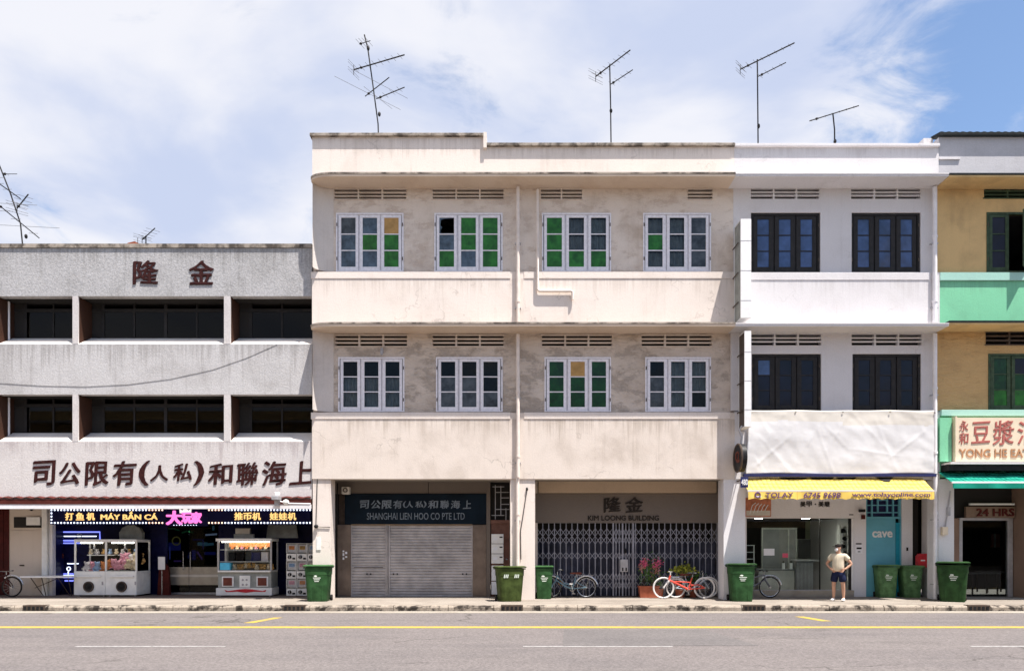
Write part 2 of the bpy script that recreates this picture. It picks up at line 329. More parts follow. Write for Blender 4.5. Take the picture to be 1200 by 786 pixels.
ground_mat('earth', (0.14, 0.12, 0.10), (0.10, 0.09, 0.08), 0.4, 0.25)
plaster('kerb', (0.30, 0.255, 0.21), dirt=(0.022, 0.018, 0.016), blotch=0.95, streak=0.9, grain=0.2, seed=30, bscale=3.2, thr=(0.45, 0.62))
def worn(name, col, under=(0.11, 0.1, 0.1), amt=0.5):
    m, t, b = newmat(name); v = t.n('ShaderNodeNewGeometry').outputs['Position']
    b.inputs['Roughness'].default_value = 0.8
    k = t.math('MAXIMUM', t.ramp(t.noise(v, 12, 8, 0.8), 0.47, 0.62), t.ramp(t.noise(v, 1.1, 5, 0.6), 0.52, 0.72))
    t.l(t.mix(t.math('MULTIPLY', k, amt), col, under), b.inputs['Base Color'])
worn('road_paint_yellow', (0.40, 0.275, 0.03), (0.15, 0.135, 0.12), 0.55); worn('road_paint_white', (0.30, 0.29, 0.285), (0.15, 0.138, 0.13), amt=0.9)

# ------------------------------------------------------------------ mesh helpers
ORG = Vector((0, 0, 0))
class MB:
    def __init__(s): s.v = []; s.f = []
    def box(s, x0, x1, y0, y1, z0, z1):
        b = len(s.v)
        s.v += [(x0, y0, z0), (x1, y0, z0), (x1, y1, z0), (x0, y1, z0), (x0, y0, z1), (x1, y0, z1), (x1, y1, z1), (x0, y1, z1)]
        s.f += [tuple(b + i for i in q) for q in ((0, 3, 2, 1), (4, 5, 6, 7), (0, 1, 5, 4), (1, 2, 6, 5), (2, 3, 7, 6), (3, 0, 4, 7))]
        return s
    def prism(s, pts, off):
        """polygon (3-D points) swept along off"""
        b = len(s.v); n = len(pts); off = Vector(off)
        s.v += [tuple(p) for p in pts] + [tuple(Vector(p) + off) for p in pts]
        s.f += [tuple(range(b, b + n)), tuple(range(b + 2 * n - 1, b + n - 1, -1))]
        s.f += [(b + i, b + n + i, b + n + (i + 1) % n, b + (i + 1) % n) for i in range(n)]
        return s
    def quad(s, *p):
        b = len(s.v); s.v += [tuple(q) for q in p]; s.f.append(tuple(range(b, b + len(p)))); return s
    def tube(s, pts, r, n=6, closed=False):
        pts = [Vector(p) for p in pts]; m = len(pts); b = len(s.v)
        rr = r if isinstance(r, (list, tuple)) else [r] * m
        up0 = None
        for i, p in enumerate(pts):
            if closed: d = pts[(i + 1) % m] - pts[i - 1]
            else: d = pts[min(i + 1, m - 1)] - pts[max(i - 1, 0)]
            d.normalize()
            if up0 is None:
                up0 = Vector((0, 0, 1)) if abs(d.z) < 0.9 else Vector((1, 0, 0))
            a = d.cross(up0)
            if a.length < 1e-4: a = d.cross(Vector((0.3, 1, 0)))
            a.normalize(); up0 = a.cross(d).normalized()
            for k in range(n):
                t = 2 * math.pi * k / n
                s.v.append(tuple(p + (a * math.cos(t) + up0 * math.sin(t)) * rr[i]))
        for i in range(m if closed else m - 1):
            j = (i + 1) % m
            for k in range(n):
                s.f.append((b + i * n + k, b + i * n + (k + 1) % n, b + j * n + (k + 1) % n, b + j * n + k))
        if not closed:
            s.f.append(tuple(b + k for k in range(n - 1, -1, -1))); s.f.append(tuple(b + (m - 1) * n + k for k in range(n)))
        return s
    def torus(s, c, Rr, r, n=28, m=6, axis='y'):
        pts = []
        for i in range(n):
            t = 2 * math.pi * i / n; a, bb = Rr * math.cos(t), Rr * math.sin(t)
            pts.append({'y': (c[0] + a, c[1], c[2] + bb), 'x': (c[0], c[1] + a, c[2] + bb), 'z': (c[0] + a, c[1] + bb, c[2])}[axis])
        return s.tube(pts, r, m, True)
    def ell(s, c, rx, ry, rz, nu=8, nv=6, jit=0.0):
        b = len(s.v)
        s.v.append((c[0], c[1], c[2] - rz))
        for j in range(1, nv):
            ph = -math.pi / 2 + math.pi * j / nv
            for i in range(nu):
                t = 2 * math.pi * i / nu; q = 1 + random.uniform(-jit, jit)
                s.v.append((c[0] + q * rx * math.cos(ph) * math.cos(t), c[1] + q * ry * math.cos(ph) * math.sin(t), c[2] + q * rz * math.sin(ph)))
        s.v.append((c[0], c[1], c[2] + rz)); e = len(s.v) - 1
        for i in range(nu):
            s.f.append((b, b + 1 + (i + 1) % nu, b + 1 + i)); s.f.append((e, e - nu + i, e - nu + (i + 1) % nu))
        for j in range(nv - 2):
            for i in range(nu):
                p = b + 1 + j * nu
                s.f.append((p + i, p + (i + 1) % nu, p + nu + (i + 1) % nu, p + nu + i))
        return s
    def mesh(s, name, mat, smooth=False, bevel=0.0):
        me = bpy.data.meshes.new(name)
        me.from_pydata([(a - ORG.x, b - ORG.y, c - ORG.z) for a, b, c in s.v], [], s.f)
        bm = bmesh.new(); bm.from_mesh(me)
        if bevel:
            bmesh.ops.bevel(bm, geom=list(bm.edges), offset=bevel, segments=2, affect='EDGES', profile=0.6, clamp_overlap=True)
        bmesh.ops.recalc_face_normals(bm, faces=bm.faces)
        bm.to_mesh(me); bm.free()
        if smooth:
            for p in me.polygons: p.use_smooth = True
            try: me.set_sharp_from_angle(angle=R(40))
            except Exception: pass
        me.materials.append(MATS[mat]); me.update()
        return me
    def build(s, name, mat, parent=None, smooth=False, bevel=0.0):
        return link(name, s.mesh(name, mat, smooth, bevel), parent)
def link(name, me, parent=None, loc=None, rot=None):
    o = bpy.data.objects.new(name, me); COL.objects.link(o)
    if parent: o.parent = parent
    if loc: o.location = loc
    if rot: o.rotation_euler = rot
    return o
def box(name, mat, parent, x0, x1, y0, y1, z0, z1, bevel=0.0):
    return MB().box(min(x0, x1), max(x0, x1), min(y0, y1), max(y0, y1), min(z0, z1), max(z0, z1)).build(name, mat, parent, bevel=bevel)
def thing(name, label, cat, loc=(0, 0, 0), rz=0, group=None):
    """Empty at a thing's base; the meshes built after it are stored relative to it"""
    global ORG
    o = bpy.data.objects.new(name, None); COL.objects.link(o); o.empty_display_size = 0.2
    o.location = loc; o.rotation_euler = (0, 0, rz); tag(o, label, cat, group); ORG = Vector(loc)
    return o
def local():
    global ORG
    ORG = Vector((0, 0, 0))
def tag(o, label, cat, group=None):
    o['label'] = label; o['category'] = cat
    if group: o['group'] = group
    return o
def kids(o): return [c for c in bpy.data.objects if c.parent == o]
def copy_thing(o, loc, rz, label):
    c = o.copy(); COL.objects.link(c); c.location = loc; c.rotation_euler = (0, 0, rz); c['label'] = label
    for k in list(o.children):
        kc = k.copy(); COL.objects.link(kc); kc.parent = c
        for g in list(k.children):
            gc = g.copy(); COL.objects.link(gc); gc.parent = kc
    return c
def wall(name, mat, parent, x0, x1, z0, z1, y0, y1, holes=()):
    """slab in the XZ plane with rectangular openings (x0,x1,z0,z1), no faces inside"""
    xs = sorted({x0, x1, *[h[0] for h in holes], *[h[1] for h in holes]}); xs = [x for x in xs if x0 <= x <= x1]
    zs = sorted({z0, z1, *[h[2] for h in holes], *[h[3] for h in holes]}); zs = [z for z in zs if z0 <= z <= z1]
    solid = {}
    for i in range(len(xs) - 1):
        for j in range(len(zs) - 1):
            cx, cz = (xs[i] + xs[i + 1]) / 2, (zs[j] + zs[j + 1]) / 2
            solid[i, j] = not any(h[0] < cx < h[1] and h[2] < cz < h[3] for h in holes)
    m = MB()
    for (i, j), sd in solid.items():
        if not sd: continue
        a, b, c, d = xs[i], xs[i + 1], zs[j], zs[j + 1]
        m.quad((a, y0, c), (b, y0, c), (b, y0, d), (a, y0, d)); m.quad((a, y1, c), (a, y1, d), (b, y1, d), (b, y1, c))
        if not solid.get((i - 1, j)): m.quad((a, y0, c), (a, y0, d), (a, y1, d), (a, y1, c))
        if not solid.get((i + 1, j)): m.quad((b, y0, c), (b, y1, c), (b, y1, d), (b, y0, d))
        if not solid.get((i, j - 1)): m.quad((a, y0, c), (a, y1, c), (b, y1, c), (b, y0, c))
        if not solid.get((i, j + 1)): m.quad((a, y0, d), (b, y0, d), (b, y1, d), (a, y1, d))
    me = bpy.data.meshes.new(name)
    me.from_pydata([(p - ORG.x, q - ORG.y, r - ORG.z) for p, q, r in m.v], [], m.f)
    bm = bmesh.new(); bm.from_mesh(me); bmesh.ops.remove_doubles(bm, verts=bm.verts, dist=1e-5)
    bmesh.ops.recalc_face_normals(bm, faces=bm.faces); bm.to_mesh(me); bm.free()
    me.materials.append(MATS[mat]); return link(name, me, parent)
def glyph(s, bold):
    cu = bpy.data.curves.new('t', 'FONT'); cu.body = s; cu.size = 1; cu.extrude = 0.5; cu.resolution_u = 3
    ob = bpy.data.objects.new('t', cu); COL.objects.link(ob)
    dg = bpy.context.evaluated_depsgraph_get(); dg.update()
    me = bpy.data.meshes.new_from_object(ob.evaluated_get(dg)); bpy.data.objects.remove(ob); bpy.data.curves.remove(cu)
    vs = [v.co.copy() for v in me.vertices]; fs = [tuple(p.vertices) for p in me.polygons]; bpy.data.meshes.remove(me)
    # letters: faces joined through shared corners, then pieces that overlap sideways (dots, accents, strokes)
    par = list(range(len(vs)))
    def find(a):
        while par[a] != a: par[a] = par[par[a]]; a = par[a]
        return a
    key = {}
    for i, v in enumerate(vs):
        k = (round(v.x, 4), round(v.y, 4)); j = key.setdefault(k, i); par[find(i)] = find(j)
    for f in fs:
        for a in f[1:]: par[find(a)] = find(f[0])
    isl = {}
    for f in fs: isl.setdefault(find(f[0]), []).append(f)
    items = sorted([[min(vs[a].x for f in L for a in f), max(vs[a].x for f in L for a in f), L] for L in isl.values()], key=lambda q: q[0])
    out = []
    for a, b, L in items:
        if out and a < out[-1][1] - 0.02: out[-1][1] = max(out[-1][1], b); out[-1][2] += L
        else: out.append([a, b, list(L)])
    return vs, out
def text(name, s, mat, parent, x0, x1, z0, z1, y, depth=0.02, bold=0.0, slant=0.0, rough=0.0, tilt=0.0, nib=0.0):
    """lettering as geometry, one part per letter, fitted into the box x0..x1, z0..z1, its back on plane y, standing out towards the viewer"""
    vs, groups = glyph(s, bold)
    if len(s) == 1: groups = [[0, 0, [f for g in groups for f in g[2]]]]
    ax, bx, ay, by = min(v.x for v in vs), max(v.x for v in vs), min(v.y for v in vs), max(v.y for v in vs)
    sx = (x1 - x0) / (bx - ax); sz = (z1 - z0) / (by - ay); cx, cz = (x0 + x1) / 2, (z0 + z1) / 2
    rb = bold * 0.9
    offs = [(0, 0)] if not bold else [(0, 0)] + [(rb * math.cos(t), rb * math.sin(t)) for t in [k * math.pi / 3 for k in range(6)]]
    if nib: offs = [(t * nib, t * nib * 0.62) for t in (-1, -0.5, 0, 0.5, 1)]     # a slanted broad nib, thick and thin strokes
    res = []
    for _, _, L in groups:
        ids = sorted({a for f in L for a in f}); pos = {a: i for i, a in enumerate(ids)}; V2 = []; F2 = []
        for k, (ox_, oy_) in enumerate(offs):
            b0 = len(V2)
            for a in ids:
                v = vs[a]; px = (v.x + ox_ - (ax + bx) / 2) * sx; pz = (v.y + oy_ - (ay + by) / 2) * sz
                if rough:
                    q = mnoise.noise_vector(Vector((v.x * 5 + cx * 3, v.y * 5, cz))); px += q.x * rough * (z1 - z0); pz += q.y * rough * (z1 - z0)
                pz += px * tilt; px += pz * slant
                V2.append(tuple(Vector((cx + px, y - (depth + 0.0011 * k) * (v.z + 0.5), cz + pz)) - ORG))
            F2 += [tuple(b0 + pos[a] for a in f) for f in L]
        me = bpy.data.meshes.new(name); me.from_pydata(V2, [], F2); me.materials.append(MATS[mat])
        res.append(link(name, me, parent))
    return res[0] if len(res) == 1 else res

# ================================================================== ground, road, kerb
def struct(o): o['kind'] = 'structure'; return o
local()
KY = gy(709.3)                    # front edge of the pavement
RZ = -0.15
struct(MB().quad((-400, -260, -0.40), (400, -260, -0.40), (400, 500, -0.40), (-400, 500, -0.40)).build('ground', 'earth'))
struct(box('road', 'asphalt', None, -90, 90, -30, KY - 0.02, -0.38, RZ))
struct(box('gutter_apron', 'gutter', None, -90, 90, KY - 0.62, KY - 0.021, RZ - 0.1, RZ + 0.006))
struct(box('pavement', 'pavement', None, -90, 90, KY + 0.24, 0.62, -0.38, 0.0))
struct(box('covered_walkway', 'pavement', None, -60, 60, 0.62, 2.6, -0.36, 0.004))
kerb = struct(box('kerb', 'kerb', None, -90, 90, KY + 0.05, KY + 0.24, -0.38, -0.02))
drains = [40, 345, 600, 884, 1147]
x = -21.0; kn = 0
stone_cache = {}
while x < 21:
    ln = round(random.choice([1.05, 1.25, 1.35, 1.5]), 2)
    key = (ln, random.randrange(3))
    if key not in stone_cache:
        m = MB(); segs = 6; prof = [(0.0, RZ - 0.1), (0.0, -0.045), (0.02, -0.012), (0.05, 0.0), (0.235, 0.004)]
        rows = []
        for i in range(segs + 1):
            xx = 0.012 + (ln - 0.024) * i / segs; j = random.uniform(-0.012, 0.012) if 0 < i < segs else 0.012
            rows.append([(xx, yy + (j if 0 < k < 3 else 0), zz - (abs(j) * 0.9 if 1 <= k <= 2 else 0)) for k, (yy, zz) in enumerate(prof)])
        for i in range(segs):
            for k in range(len(prof) - 1): m.quad(rows[i][k], rows[i + 1][k], rows[i + 1][k + 1], rows[i][k + 1])
        m.quad(*rows[0]); m.quad(*rows[-1])
        stone_cache[key] = m.mesh('kerb_stone', 'kerb')
    link('kerb_stone', stone_cache[key], kerb, (x, KY + random.uniform(-0.006, 0.006), random.uniform(-0.006, 0.004)))
    x += ln
for px in drains:
    cx = X(px, KY); m = MB()
    m.box(cx - 0.30, cx + 0.30, KY - 0.022, KY + 0.20, -0.13, 0.016)
    d = m.build('drain_inlet', 'brown_metal', kerb)
    for i in range(5): box('grate_bar', 'black_plastic', d, cx - 0.27 + i * 0.115, cx - 0.20 + i * 0.115, KY - 0.036, KY - 0.022, -0.12, -0.02)
road = bpy.data.objects['road']
PZ = RZ + 0.004
ya = gy(735.9, RZ); yb = gy(733.6, RZ)
struct(box('yellow_line', 'road_paint_yellow', None, -90, 90, ya + 0.06, yb, PZ - 0.003, PZ))
def mark(name, mat, p):
    o = MB().prism([(a, b, PZ - 0.003) for a, b in p], (0, 0, 0.003)).build(name, mat); return struct(o)
mark('road_patch', 'asphalt_patch', [(0.9, -9.2), (4.4, -9.2), (4.1, -6.7), (1.1, -6.75)])
mark('yellow_dash', 'road_paint_yellow', [(-6.22, -5.3), (-5.98, -5.3), (-5.72, -4.0), (-5.94, -4.0)])
mark('yellow_dash', 'road_paint_yellow', [(7.34, -4.9), (7.58, -4.9), (7.38, -3.75), (7.14, -3.75)])
wy = gy(757, RZ)

for a in (-2, -1, 0, 1, 2):
    x0 = X(613, wy) + a * 7.93
    mark('white_dash', 'road_paint_white', [(x0, wy - 0.05), (x0 + 2.65, wy - 0.05), (x0 + 2.65, wy + 0.05), (x0, wy + 0.05)])

# ================================================================== building helpers
def window(parent, x0, x1, z0, z1, Y, panes, frame='window_paint', sash='window_paint', depth=0.09, stile=0.085, rail=0.11, gap=0.045, bars=0.03, open_last=None):
    cols = len(panes); rows = len(panes[0])
    m = MB(); fw = gap
    m.box(x0, x0 + fw, Y, Y + depth, z0, z1); m.box(x1 - fw, x1, Y, Y + depth, z0, z1)
    m.box(x0 + fw, x1 - fw, Y, Y + depth, z1 - fw, z1); m.box(x0 + fw, x1 - fw, Y, Y + depth, z0, z0 + fw * 0.7)
    cw = (x1 - x0 - 2 * fw) / cols
    for c in range(1, cols):
        xx = x0 + fw + cw * c; m.box(xx - 0.014, xx + 0.014, Y + 0.05, Y + depth, z0 + fw, z1 - fw)
    win = m.build('window', frame, parent)
    for c in range(cols):
        a = x0 + fw + cw * c + 0.022; b = a + cw - 0.044; lo, hi = z0 + fw * 0.7 + 0.008, z1 - fw - 0.008
        swing = open_last is not None and c in open_last
        ang = open_last[c] if swing else random.uniform(-0.008, 0.008)
        yy = Y + 0.02; s = MB()
        s.box(a, a + stile, yy, yy + 0.045, lo, hi); s.box(b - stile, b, yy, yy + 0.045, lo, hi)
        s.box(a + stile, b - stile, yy, yy + 0.045, hi - rail * 0.75, hi); s.box(a + stile, b - stile, yy, yy + 0.045, lo, lo + rail)
        gl, gh = lo + rail, hi - rail * 0.75; ph = (gh - gl) / rows
        for r in range(1, rows): s.box(a + stile, b - stile, yy + 0.004, yy + 0.041, gl + ph * r - bars / 2, gl + ph * r + bars / 2)
        piv = a if open_last is None or ang >= 0 else b
        def turn(o):
            if abs(ang) > 1e-4:
                pv = Vector((piv, yy, 0)) - Vector((ORG.x, ORG.y, 0))
                o.matrix_local = Matrix.Translation(pv) @ Matrix.Rotation(-ang, 4, 'Z') @ Matrix.Translation(-pv)
        turn(s.build('sash', sash, win))
        for r in range(rows):
            pm = panes[c][rows - 1 - r]
            pa, pb = gl + ph * r + bars / 2, gl + ph * (r + 1) - bars / 2
            if r == 0: pa = gl
            if r == rows - 1: pb = gh
            if pm == 'broken':
                q = [(a + stile, pa), (a + stile + 0.06, pa), (a + stile + 0.035, pa + 0.10), (a + stile + 0.09, pa + 0.2), (a + stile + 0.03, pa + 0.26), (a + stile + 0.05, pb - 0.06), (a + stile + 0.16, pb - 0.03), (b - stile, pb - 0.015), (b - stile, pb), (a + stile, pb)]
                turn(MB().prism([(xx, yy + 0.02, z) for xx, z in q], (0, 0.005, 0)).build('pane', 'pane_blue', win)); continue
            ti = random.uniform(-0.006, 0.006); pan = MB().prism([(a + stile - 0.004, yy + 0.02 + ti, pa - 0.002), (b - stile + 0.004, yy + 0.02 - ti, pa - 0.002), (b - stile + 0.004, yy + 0.02 - ti * 0.4, pb + 0.002), (a + stile - 0.004, yy + 0.02 + ti, pb + 0.002)], (0, 0.005, 0))
            turn(pan.build('pane', 'clear_glass' if pm == 'curtain' else pm, win))
            if pm == 'curtain':
                cv = MB(); n = 14; w_ = b - a - 2 * stile; ys = [yy + 0.13 + 0.025 * math.sin(k * 1.9 + c) + random.uniform(-0.008, 0.008) for k in range(n + 1)]
                for k in range(n):
                    u0, u1 = a + stile - 0.03 + (w_ + 0.06) * k / n, a + stile - 0.03 + (w_ + 0.06) * (k + 1) / n
                    cv.quad((u0, ys[k], pa), (u1, ys[k + 1], pa), (u1, ys[k + 1], pb), (u0, ys[k], pb))
                cv.build('curtain', 'curtain', win)
    # hinges, small dark irons on the outer stiles
    for xx in (x0 + fw * 0.6, x1 - fw * 0.6):
        for z in (z0 + 0.22 * (z1 - z0), z0 + 0.8 * (z1 - z0)):
            box('hinge', 'brown_metal', win, xx - 0.012, xx + 0.012, Y - 0.012, Y + 0.002, z - 0.05, z + 0.05)
    return win
def vent(parent, x0, x1, z0, z1, Y, mat, slots=3, divs=3, back='void_black', frame=True):
    """louvred air brick: a dark opening crossed by bars"""
    v = box('vent', back, parent, x0 - 0.02, x1 + 0.02, Y + 0.223, Y + 0.26, z0 - 0.02, z1 + 0.02)
    h = (z1 - z0); bar = h * 0.12
    for k in range(1, slots):
        z = z0 + h * k / slots; box('slat', mat, v, x0, x1, Y - 0.006, Y + 0.10, z - bar / 2, z + bar / 2)
    for k in range(1, divs):
        xx = x0 + (x1 - x0) * k / divs; box('slat', mat, v, xx - 0.025, xx + 0.025, Y - 0.01, Y + 0.11, z0, z1)
    if frame:
        for zz in (z0, z1): box('slat', mat, v, x0 - 0.03, x1 + 0.03, Y - 0.025, Y + 0.10, zz - 0.014, zz + 0.014)
    return v
def prect(px0, px1, py0, py1, Y): return (X(px0, Y), X(px1, Y), Z(py1, Y), Z(py0, Y))
def pipe(name, mat, parent, px, y0, y1, Y, r=0.055, brackets=True):
    x = X(px, Y); m = MB().tube([(x, Y, Z(y0, Y)), (x, Y, Z(y1, Y))], r, 12)
    p = m.build(name, mat, parent, smooth=True)
    if brackets:
        z = Z(y1, Y) + 0.6
        while z < Z(y0, Y) - 0.3:
            MB().tube([(x, Y, z), (x, Y, z + 0.07)], r * 1.22, 12).build('pipe_collar', mat, p, smooth=True)
            box('pipe_bracket', 'galvanised', p, x - r * 1.6, x + r * 1.6, Y - 0.01, Y + 0.11, z - 0.18, z - 0.15); z += 1.95
    return p

# ================================================================== terrace across the road, behind the camera (seen only in the shop glass)
local()
struct(box('far_pavement', 'pavement', None, -90, 90, -33.4, -30.0, -0.38, 0.0))
opp = thing('opposite_terrace', 'row of plain shophouses across the road facing the cream building', 'building', (0, -36, 0))
oh = [(-44 + 6 * i + a, -44 + 6 * i + a + 1.7, z, z + 1.8) for i in range(15) for a in (0.8, 3.4) for z in (5.0, 8.6)] + [(-44 + 6 * i + 0.6, -44 + 6 * i + 5.4, 0.05, 3.1) for i in range(15)]
wall('wall', 'ochre', opp, -45, 46.5, 0.004, 12.2, -33.8, -33.5, oh)
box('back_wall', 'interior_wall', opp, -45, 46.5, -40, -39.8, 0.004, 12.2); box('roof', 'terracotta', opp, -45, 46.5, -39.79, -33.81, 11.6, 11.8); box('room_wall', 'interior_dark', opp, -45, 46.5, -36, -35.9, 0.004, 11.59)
for z in (3.6, 7.6, 11.2): box('canopy', 'white_wall', opp, -45, 46.5, -33.49, -32.7, z, z + 0.12)
# planes of the terrace
YW, YE, YS = 0.10, -0.66, -0.05        # window wall, canopy edge, sill front
ZC3, ZC2 = Z(206.5, YE), Z(382.0, YE)  # undersides of the upper and lower canopy
ZB = Z(561)                            # underside of the first-floor beam
YF = 1.3                               # shopfront line behind the covered walkway
BACK = 9.0

# ================================================================== long cream shophouse pair (two bays)
L0, L1 = X(366), X(860.5)
cream = thing('cream_shophouse', 'cream three storey shophouse pair with rounded canopies and white casement windows', 'building', (X(613), 4, 0))
W3 = [(394, 473), (509, 589), (635, 716), (753.5, 833)]; V3 = [(392, 476), (507, 590), (634, 682), (806, 835)]
W2 = [(396.5, 474), (511, 589), (638, 716), (756, 833)]; V2 = [(393, 477), (507, 590), (635, 717), (752, 834)]
h3 = [prect(a, b, 250, 318.5, YW) for a, b in W3] + [prect(a, b, 221.5, 234, YW) for a, b in V3]
h2 = [prect(a, b, 418.5, 482.5, YW) for a, b in W2] + [prect(a, b, 392.5, 406, YW) for a, b in V2]
zs3, zs2 = Z(318.5, YW), Z(482.5, YW)
wall('upper_wall', 'cream_window_wall', cream, L0, L1, zs3 - 0.05, ZC3, YW, YW + 0.22, h3)
wall('upper_wall', 'patched_render', cream, L0, L1, zs2 - 0.05, ZC2, YW, YW + 0.22, h2)
# smooth white render strip at the left end of each storey
for za, zb in ((zs3, ZC3), (zs2, ZC2)):
    LX = X(366.3, -0.3); wd, fwd = X(391, YW) - LX, 0.40; m = MB(); n = 12      # the wall sweeps forward in a hollow curve at its left end
    cv = [(LX + wd * (1 - math.cos(math.pi / 2 * k / n)), YW - 0.006 - fwd * (1 - math.sin(math.pi / 2 * k / n))) for k in range(n + 1)]
    m.prism([(p, q, za + 0.004) for p, q in cv] + [(LX, YW - 0.005, za + 0.004)], (0, 0, zb - za - 0.006)); m.build('curved_end', 'end_paint', cream, smooth=True)
# spandrels
YSP = -0.034
box('spandrel', 'cream', cream, L0, L1, YSP, YW + 0.22, ZC2 + 0.10, zs3 - 0.0505)
box('spandrel', 'cream_low', cream, L0, L1, YSP, YW + 0.22, ZB, zs2 - 0.0505)
for (za, mt) in ((318.5, 'cream'), (483, 'cream')):
    z1 = Z(za, YS); z0 = Z(za + 7.8, YS)
    box('sill_band', mt, cream, L0 - 0.03, X(598, YS), YS, YW - 0.002, z0, z1, 0.01); box('sill_band', mt, cream, X(614, YS), X(856, YS), YS, YW - 0.002, z0, z1, 0.01)
# canopies with a rounded left corner
def canopy(parent, xa, xb, z, round_left, soffit, edge, th=0.065, cap=0.05):
    rr = 0.72; ry = 0.35; pts = []
    if round_left:
        for i in range(9):
            t = math.pi / 2 * i / 8; pts.append((xa + rr - rr * math.cos(t), YE + ry - ry * math.sin(t)))
        pts = [(xa, YW - 0.002)] + pts
    else: pts = [(xa, YW - 0.002), (xa, YE)]
    pts += [(xb, YE), (xb, YW - 0.002)]
    c = MB().prism([(p, q, z) for p, q in pts], (0, 0, th)).build('canopy', soffit, parent)
    e = [(p - (0.012 if p < xa + 0.7 and round_left else 0), q - 0.014) for p, q in pts[:-1]] + [pts[-1]]
    MB().prism([(p, q, z + th + 0.0005) for p, q in e], (0, 0, cap)).build('canopy_capping', edge, c)
    return c
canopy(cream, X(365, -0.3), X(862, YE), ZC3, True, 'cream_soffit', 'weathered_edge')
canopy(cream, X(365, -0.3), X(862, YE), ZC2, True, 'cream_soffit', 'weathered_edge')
# parapet
zp = ZC3 + 0.108
box('parapet', 'cream', cream, L0, X(567), 0.0, 0.3, zp, Z(161)); box('parapet', 'cream', cream, X(567) + 0.001, L1, 0.0, 0.3, zp, Z(172.5))
box('coping', 'weathered_edge', cream, L0 - 0.06, X(567) - 0.01, -0.09, 0.36, Z(161) + 0.001, Z(157.5), 0.01)
box('coping', 'weathered_edge', cream, X(567) + 0.09, L1, -0.09, 0.36, Z(172.5) + 0.001, Z(169), 0.01)
box('parapet_step', 'cream', cream, X(567) - 0.009, X(567) + 0.089, -0.10, 0.37, Z(175), Z(157.0))
# shell behind
box('side_wall', 'cream_dirty', cream, L0, L0 + 0.2, YW + 0.221, BACK, ZB + 0.001, Z(172)); box('side_wall', 'cream_dirty', cream, L0, L0 + 0.2, YF + 0.26, BACK, 0.005, ZB)
box('party_wall', 'interior_wall', cream, L1 - 0.1, L1, YW + 0.221, BACK, ZB + 0.001, Z(173)); box('party_wall', 'interior_wall', cream, L1 - 0.1, L1, YF + 0.21, BACK, 0.005, ZB)
box('back_wall', 'interior_wall', cream, L0, L1, BACK + 0.001, BACK + 0.2, 0.005, Z(173))
box('roof', 'weathered_edge', cream, L0 + 0.2, L1 - 0.1, 0.301, BACK, ZC3 + 0.12, ZC3 + 0.3)
box('floor_slab', 'interior_wall', cream, L0 + 0.2, L1 - 0.1, YW + 0.222, BACK, ZC2 + 0.0, ZC2 + 0.2)
box('floor_slab', 'five_foot_ceiling', cream, L0 + 0.2, L1 - 0.1, YW + 0.222, BACK, ZB + 0.03, ZB + 0.25)
# dividing walls between rooms, so the windows look into separate rooms
for px in (492, 613, 735):
    box('room_partition', 'interior_wall', cream, X(px) - 0.05, X(px) + 0.05, YW + 0.23, BACK, ZB + 0.26, ZC2 - 0.002); box('room_partition', 'interior_wall', cream, X(px) - 0.05, X(px) + 0.05, YW + 0.23, BACK, ZC2 + 0.21, ZC3 + 0.11)
for yb_ in (3.0,):
    for za, zb in ((ZB + 0.26, ZC2 - 0.003), (ZC2 + 0.21, ZC3 + 0.10)):
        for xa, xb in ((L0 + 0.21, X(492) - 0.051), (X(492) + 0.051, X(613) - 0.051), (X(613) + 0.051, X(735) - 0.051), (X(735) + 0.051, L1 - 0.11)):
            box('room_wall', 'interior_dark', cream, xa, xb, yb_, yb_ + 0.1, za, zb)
# windows: panes column by column, top to bottom
G, B, K, T, C, DK = 'pane_green', 'pane_blue', 'pane_grey', 'pane_tan', 'curtain', 'clear_glass'
P3 = [[[K, B, B], [B, G, B], [T, G, G]], [['broken', B, G], [G, G, B], [G, G, G]], [[G, G, G], [C, C, G], [C, C, G]], [[C, G, C], [C, C, C], [K, K, K]]]
DG = 'pane_dark_green'
P2 = [[[DK, C, C], [DK, C, C], [DK, C, C]], [[DK, K, K], [DK, K, K], [DK, DK, K]], [[DG, DG, DG], [T, DG, DG], [DG, DG, DG]], [[DK, K, K], [C, C, C], [C, C, DK]]]
for (a, b), p in zip(W3, P3): window(cream, *prect(a, b, 250, 318.5, YW), YW - 0.03, p)
for (a, b), p in zip(W2, P2): window(cream, *prect(a, b, 418.5, 482.5, YW), YW - 0.03, p)
for i, (a, b) in enumerate(V3): vent(cream, *prect(a, b, 221.5, 234, YW), YW, 'cream_dirty', 3, 3 if i < 2 else (2 if i == 2 else 1))
for a, b in V2: vent(cream, *prect(a, b, 392.5, 406, YW), YW, 'cream_dirty', 3, 3)
# down pipes
pipe('drainpipe', 'pipe_paint', cream, 607, 219, 377.5, -0.125); pipe('drainpipe', 'pipe_paint', cream, 607, 391.5, 559, -0.125); 
pipe('drainpipe', 'pipe_paint', cream, 606.5, 559.5, 702, -0.075)
xp, Yp = X(630, -0.1), -0.1
m = MB().tube([(xp, Yp, Z(222, Yp)), (xp, Yp, Z(339.5, Yp)), (xp + 0.06, Yp, Z(341, Yp)), (X(671, Yp) - 0.05, Yp, Z(341, Yp)), (X(671, Yp), Yp, Z(342, Yp)), (X(671, Yp), Yp, Z(351, Yp))], 0.042, 8)
m.build('waste_pipe', 'pipe_paint', cream, smooth=True)
# rust stain plate below the pipe and small fittings
box('pipe_box', 'cream_dirty', cream, X(632), X(668), -0.006, -0.001, Z(352), Z(343))
m = MB().box(X(446, 0), X(449, 0), -0.03, YW, Z(408), Z(412)); m.ell((X(447.5), -0.04, Z(413)), 0.05, 0.05, 0.10)
m.build('wall_lamp', 'galvanised', cream, smooth=True)
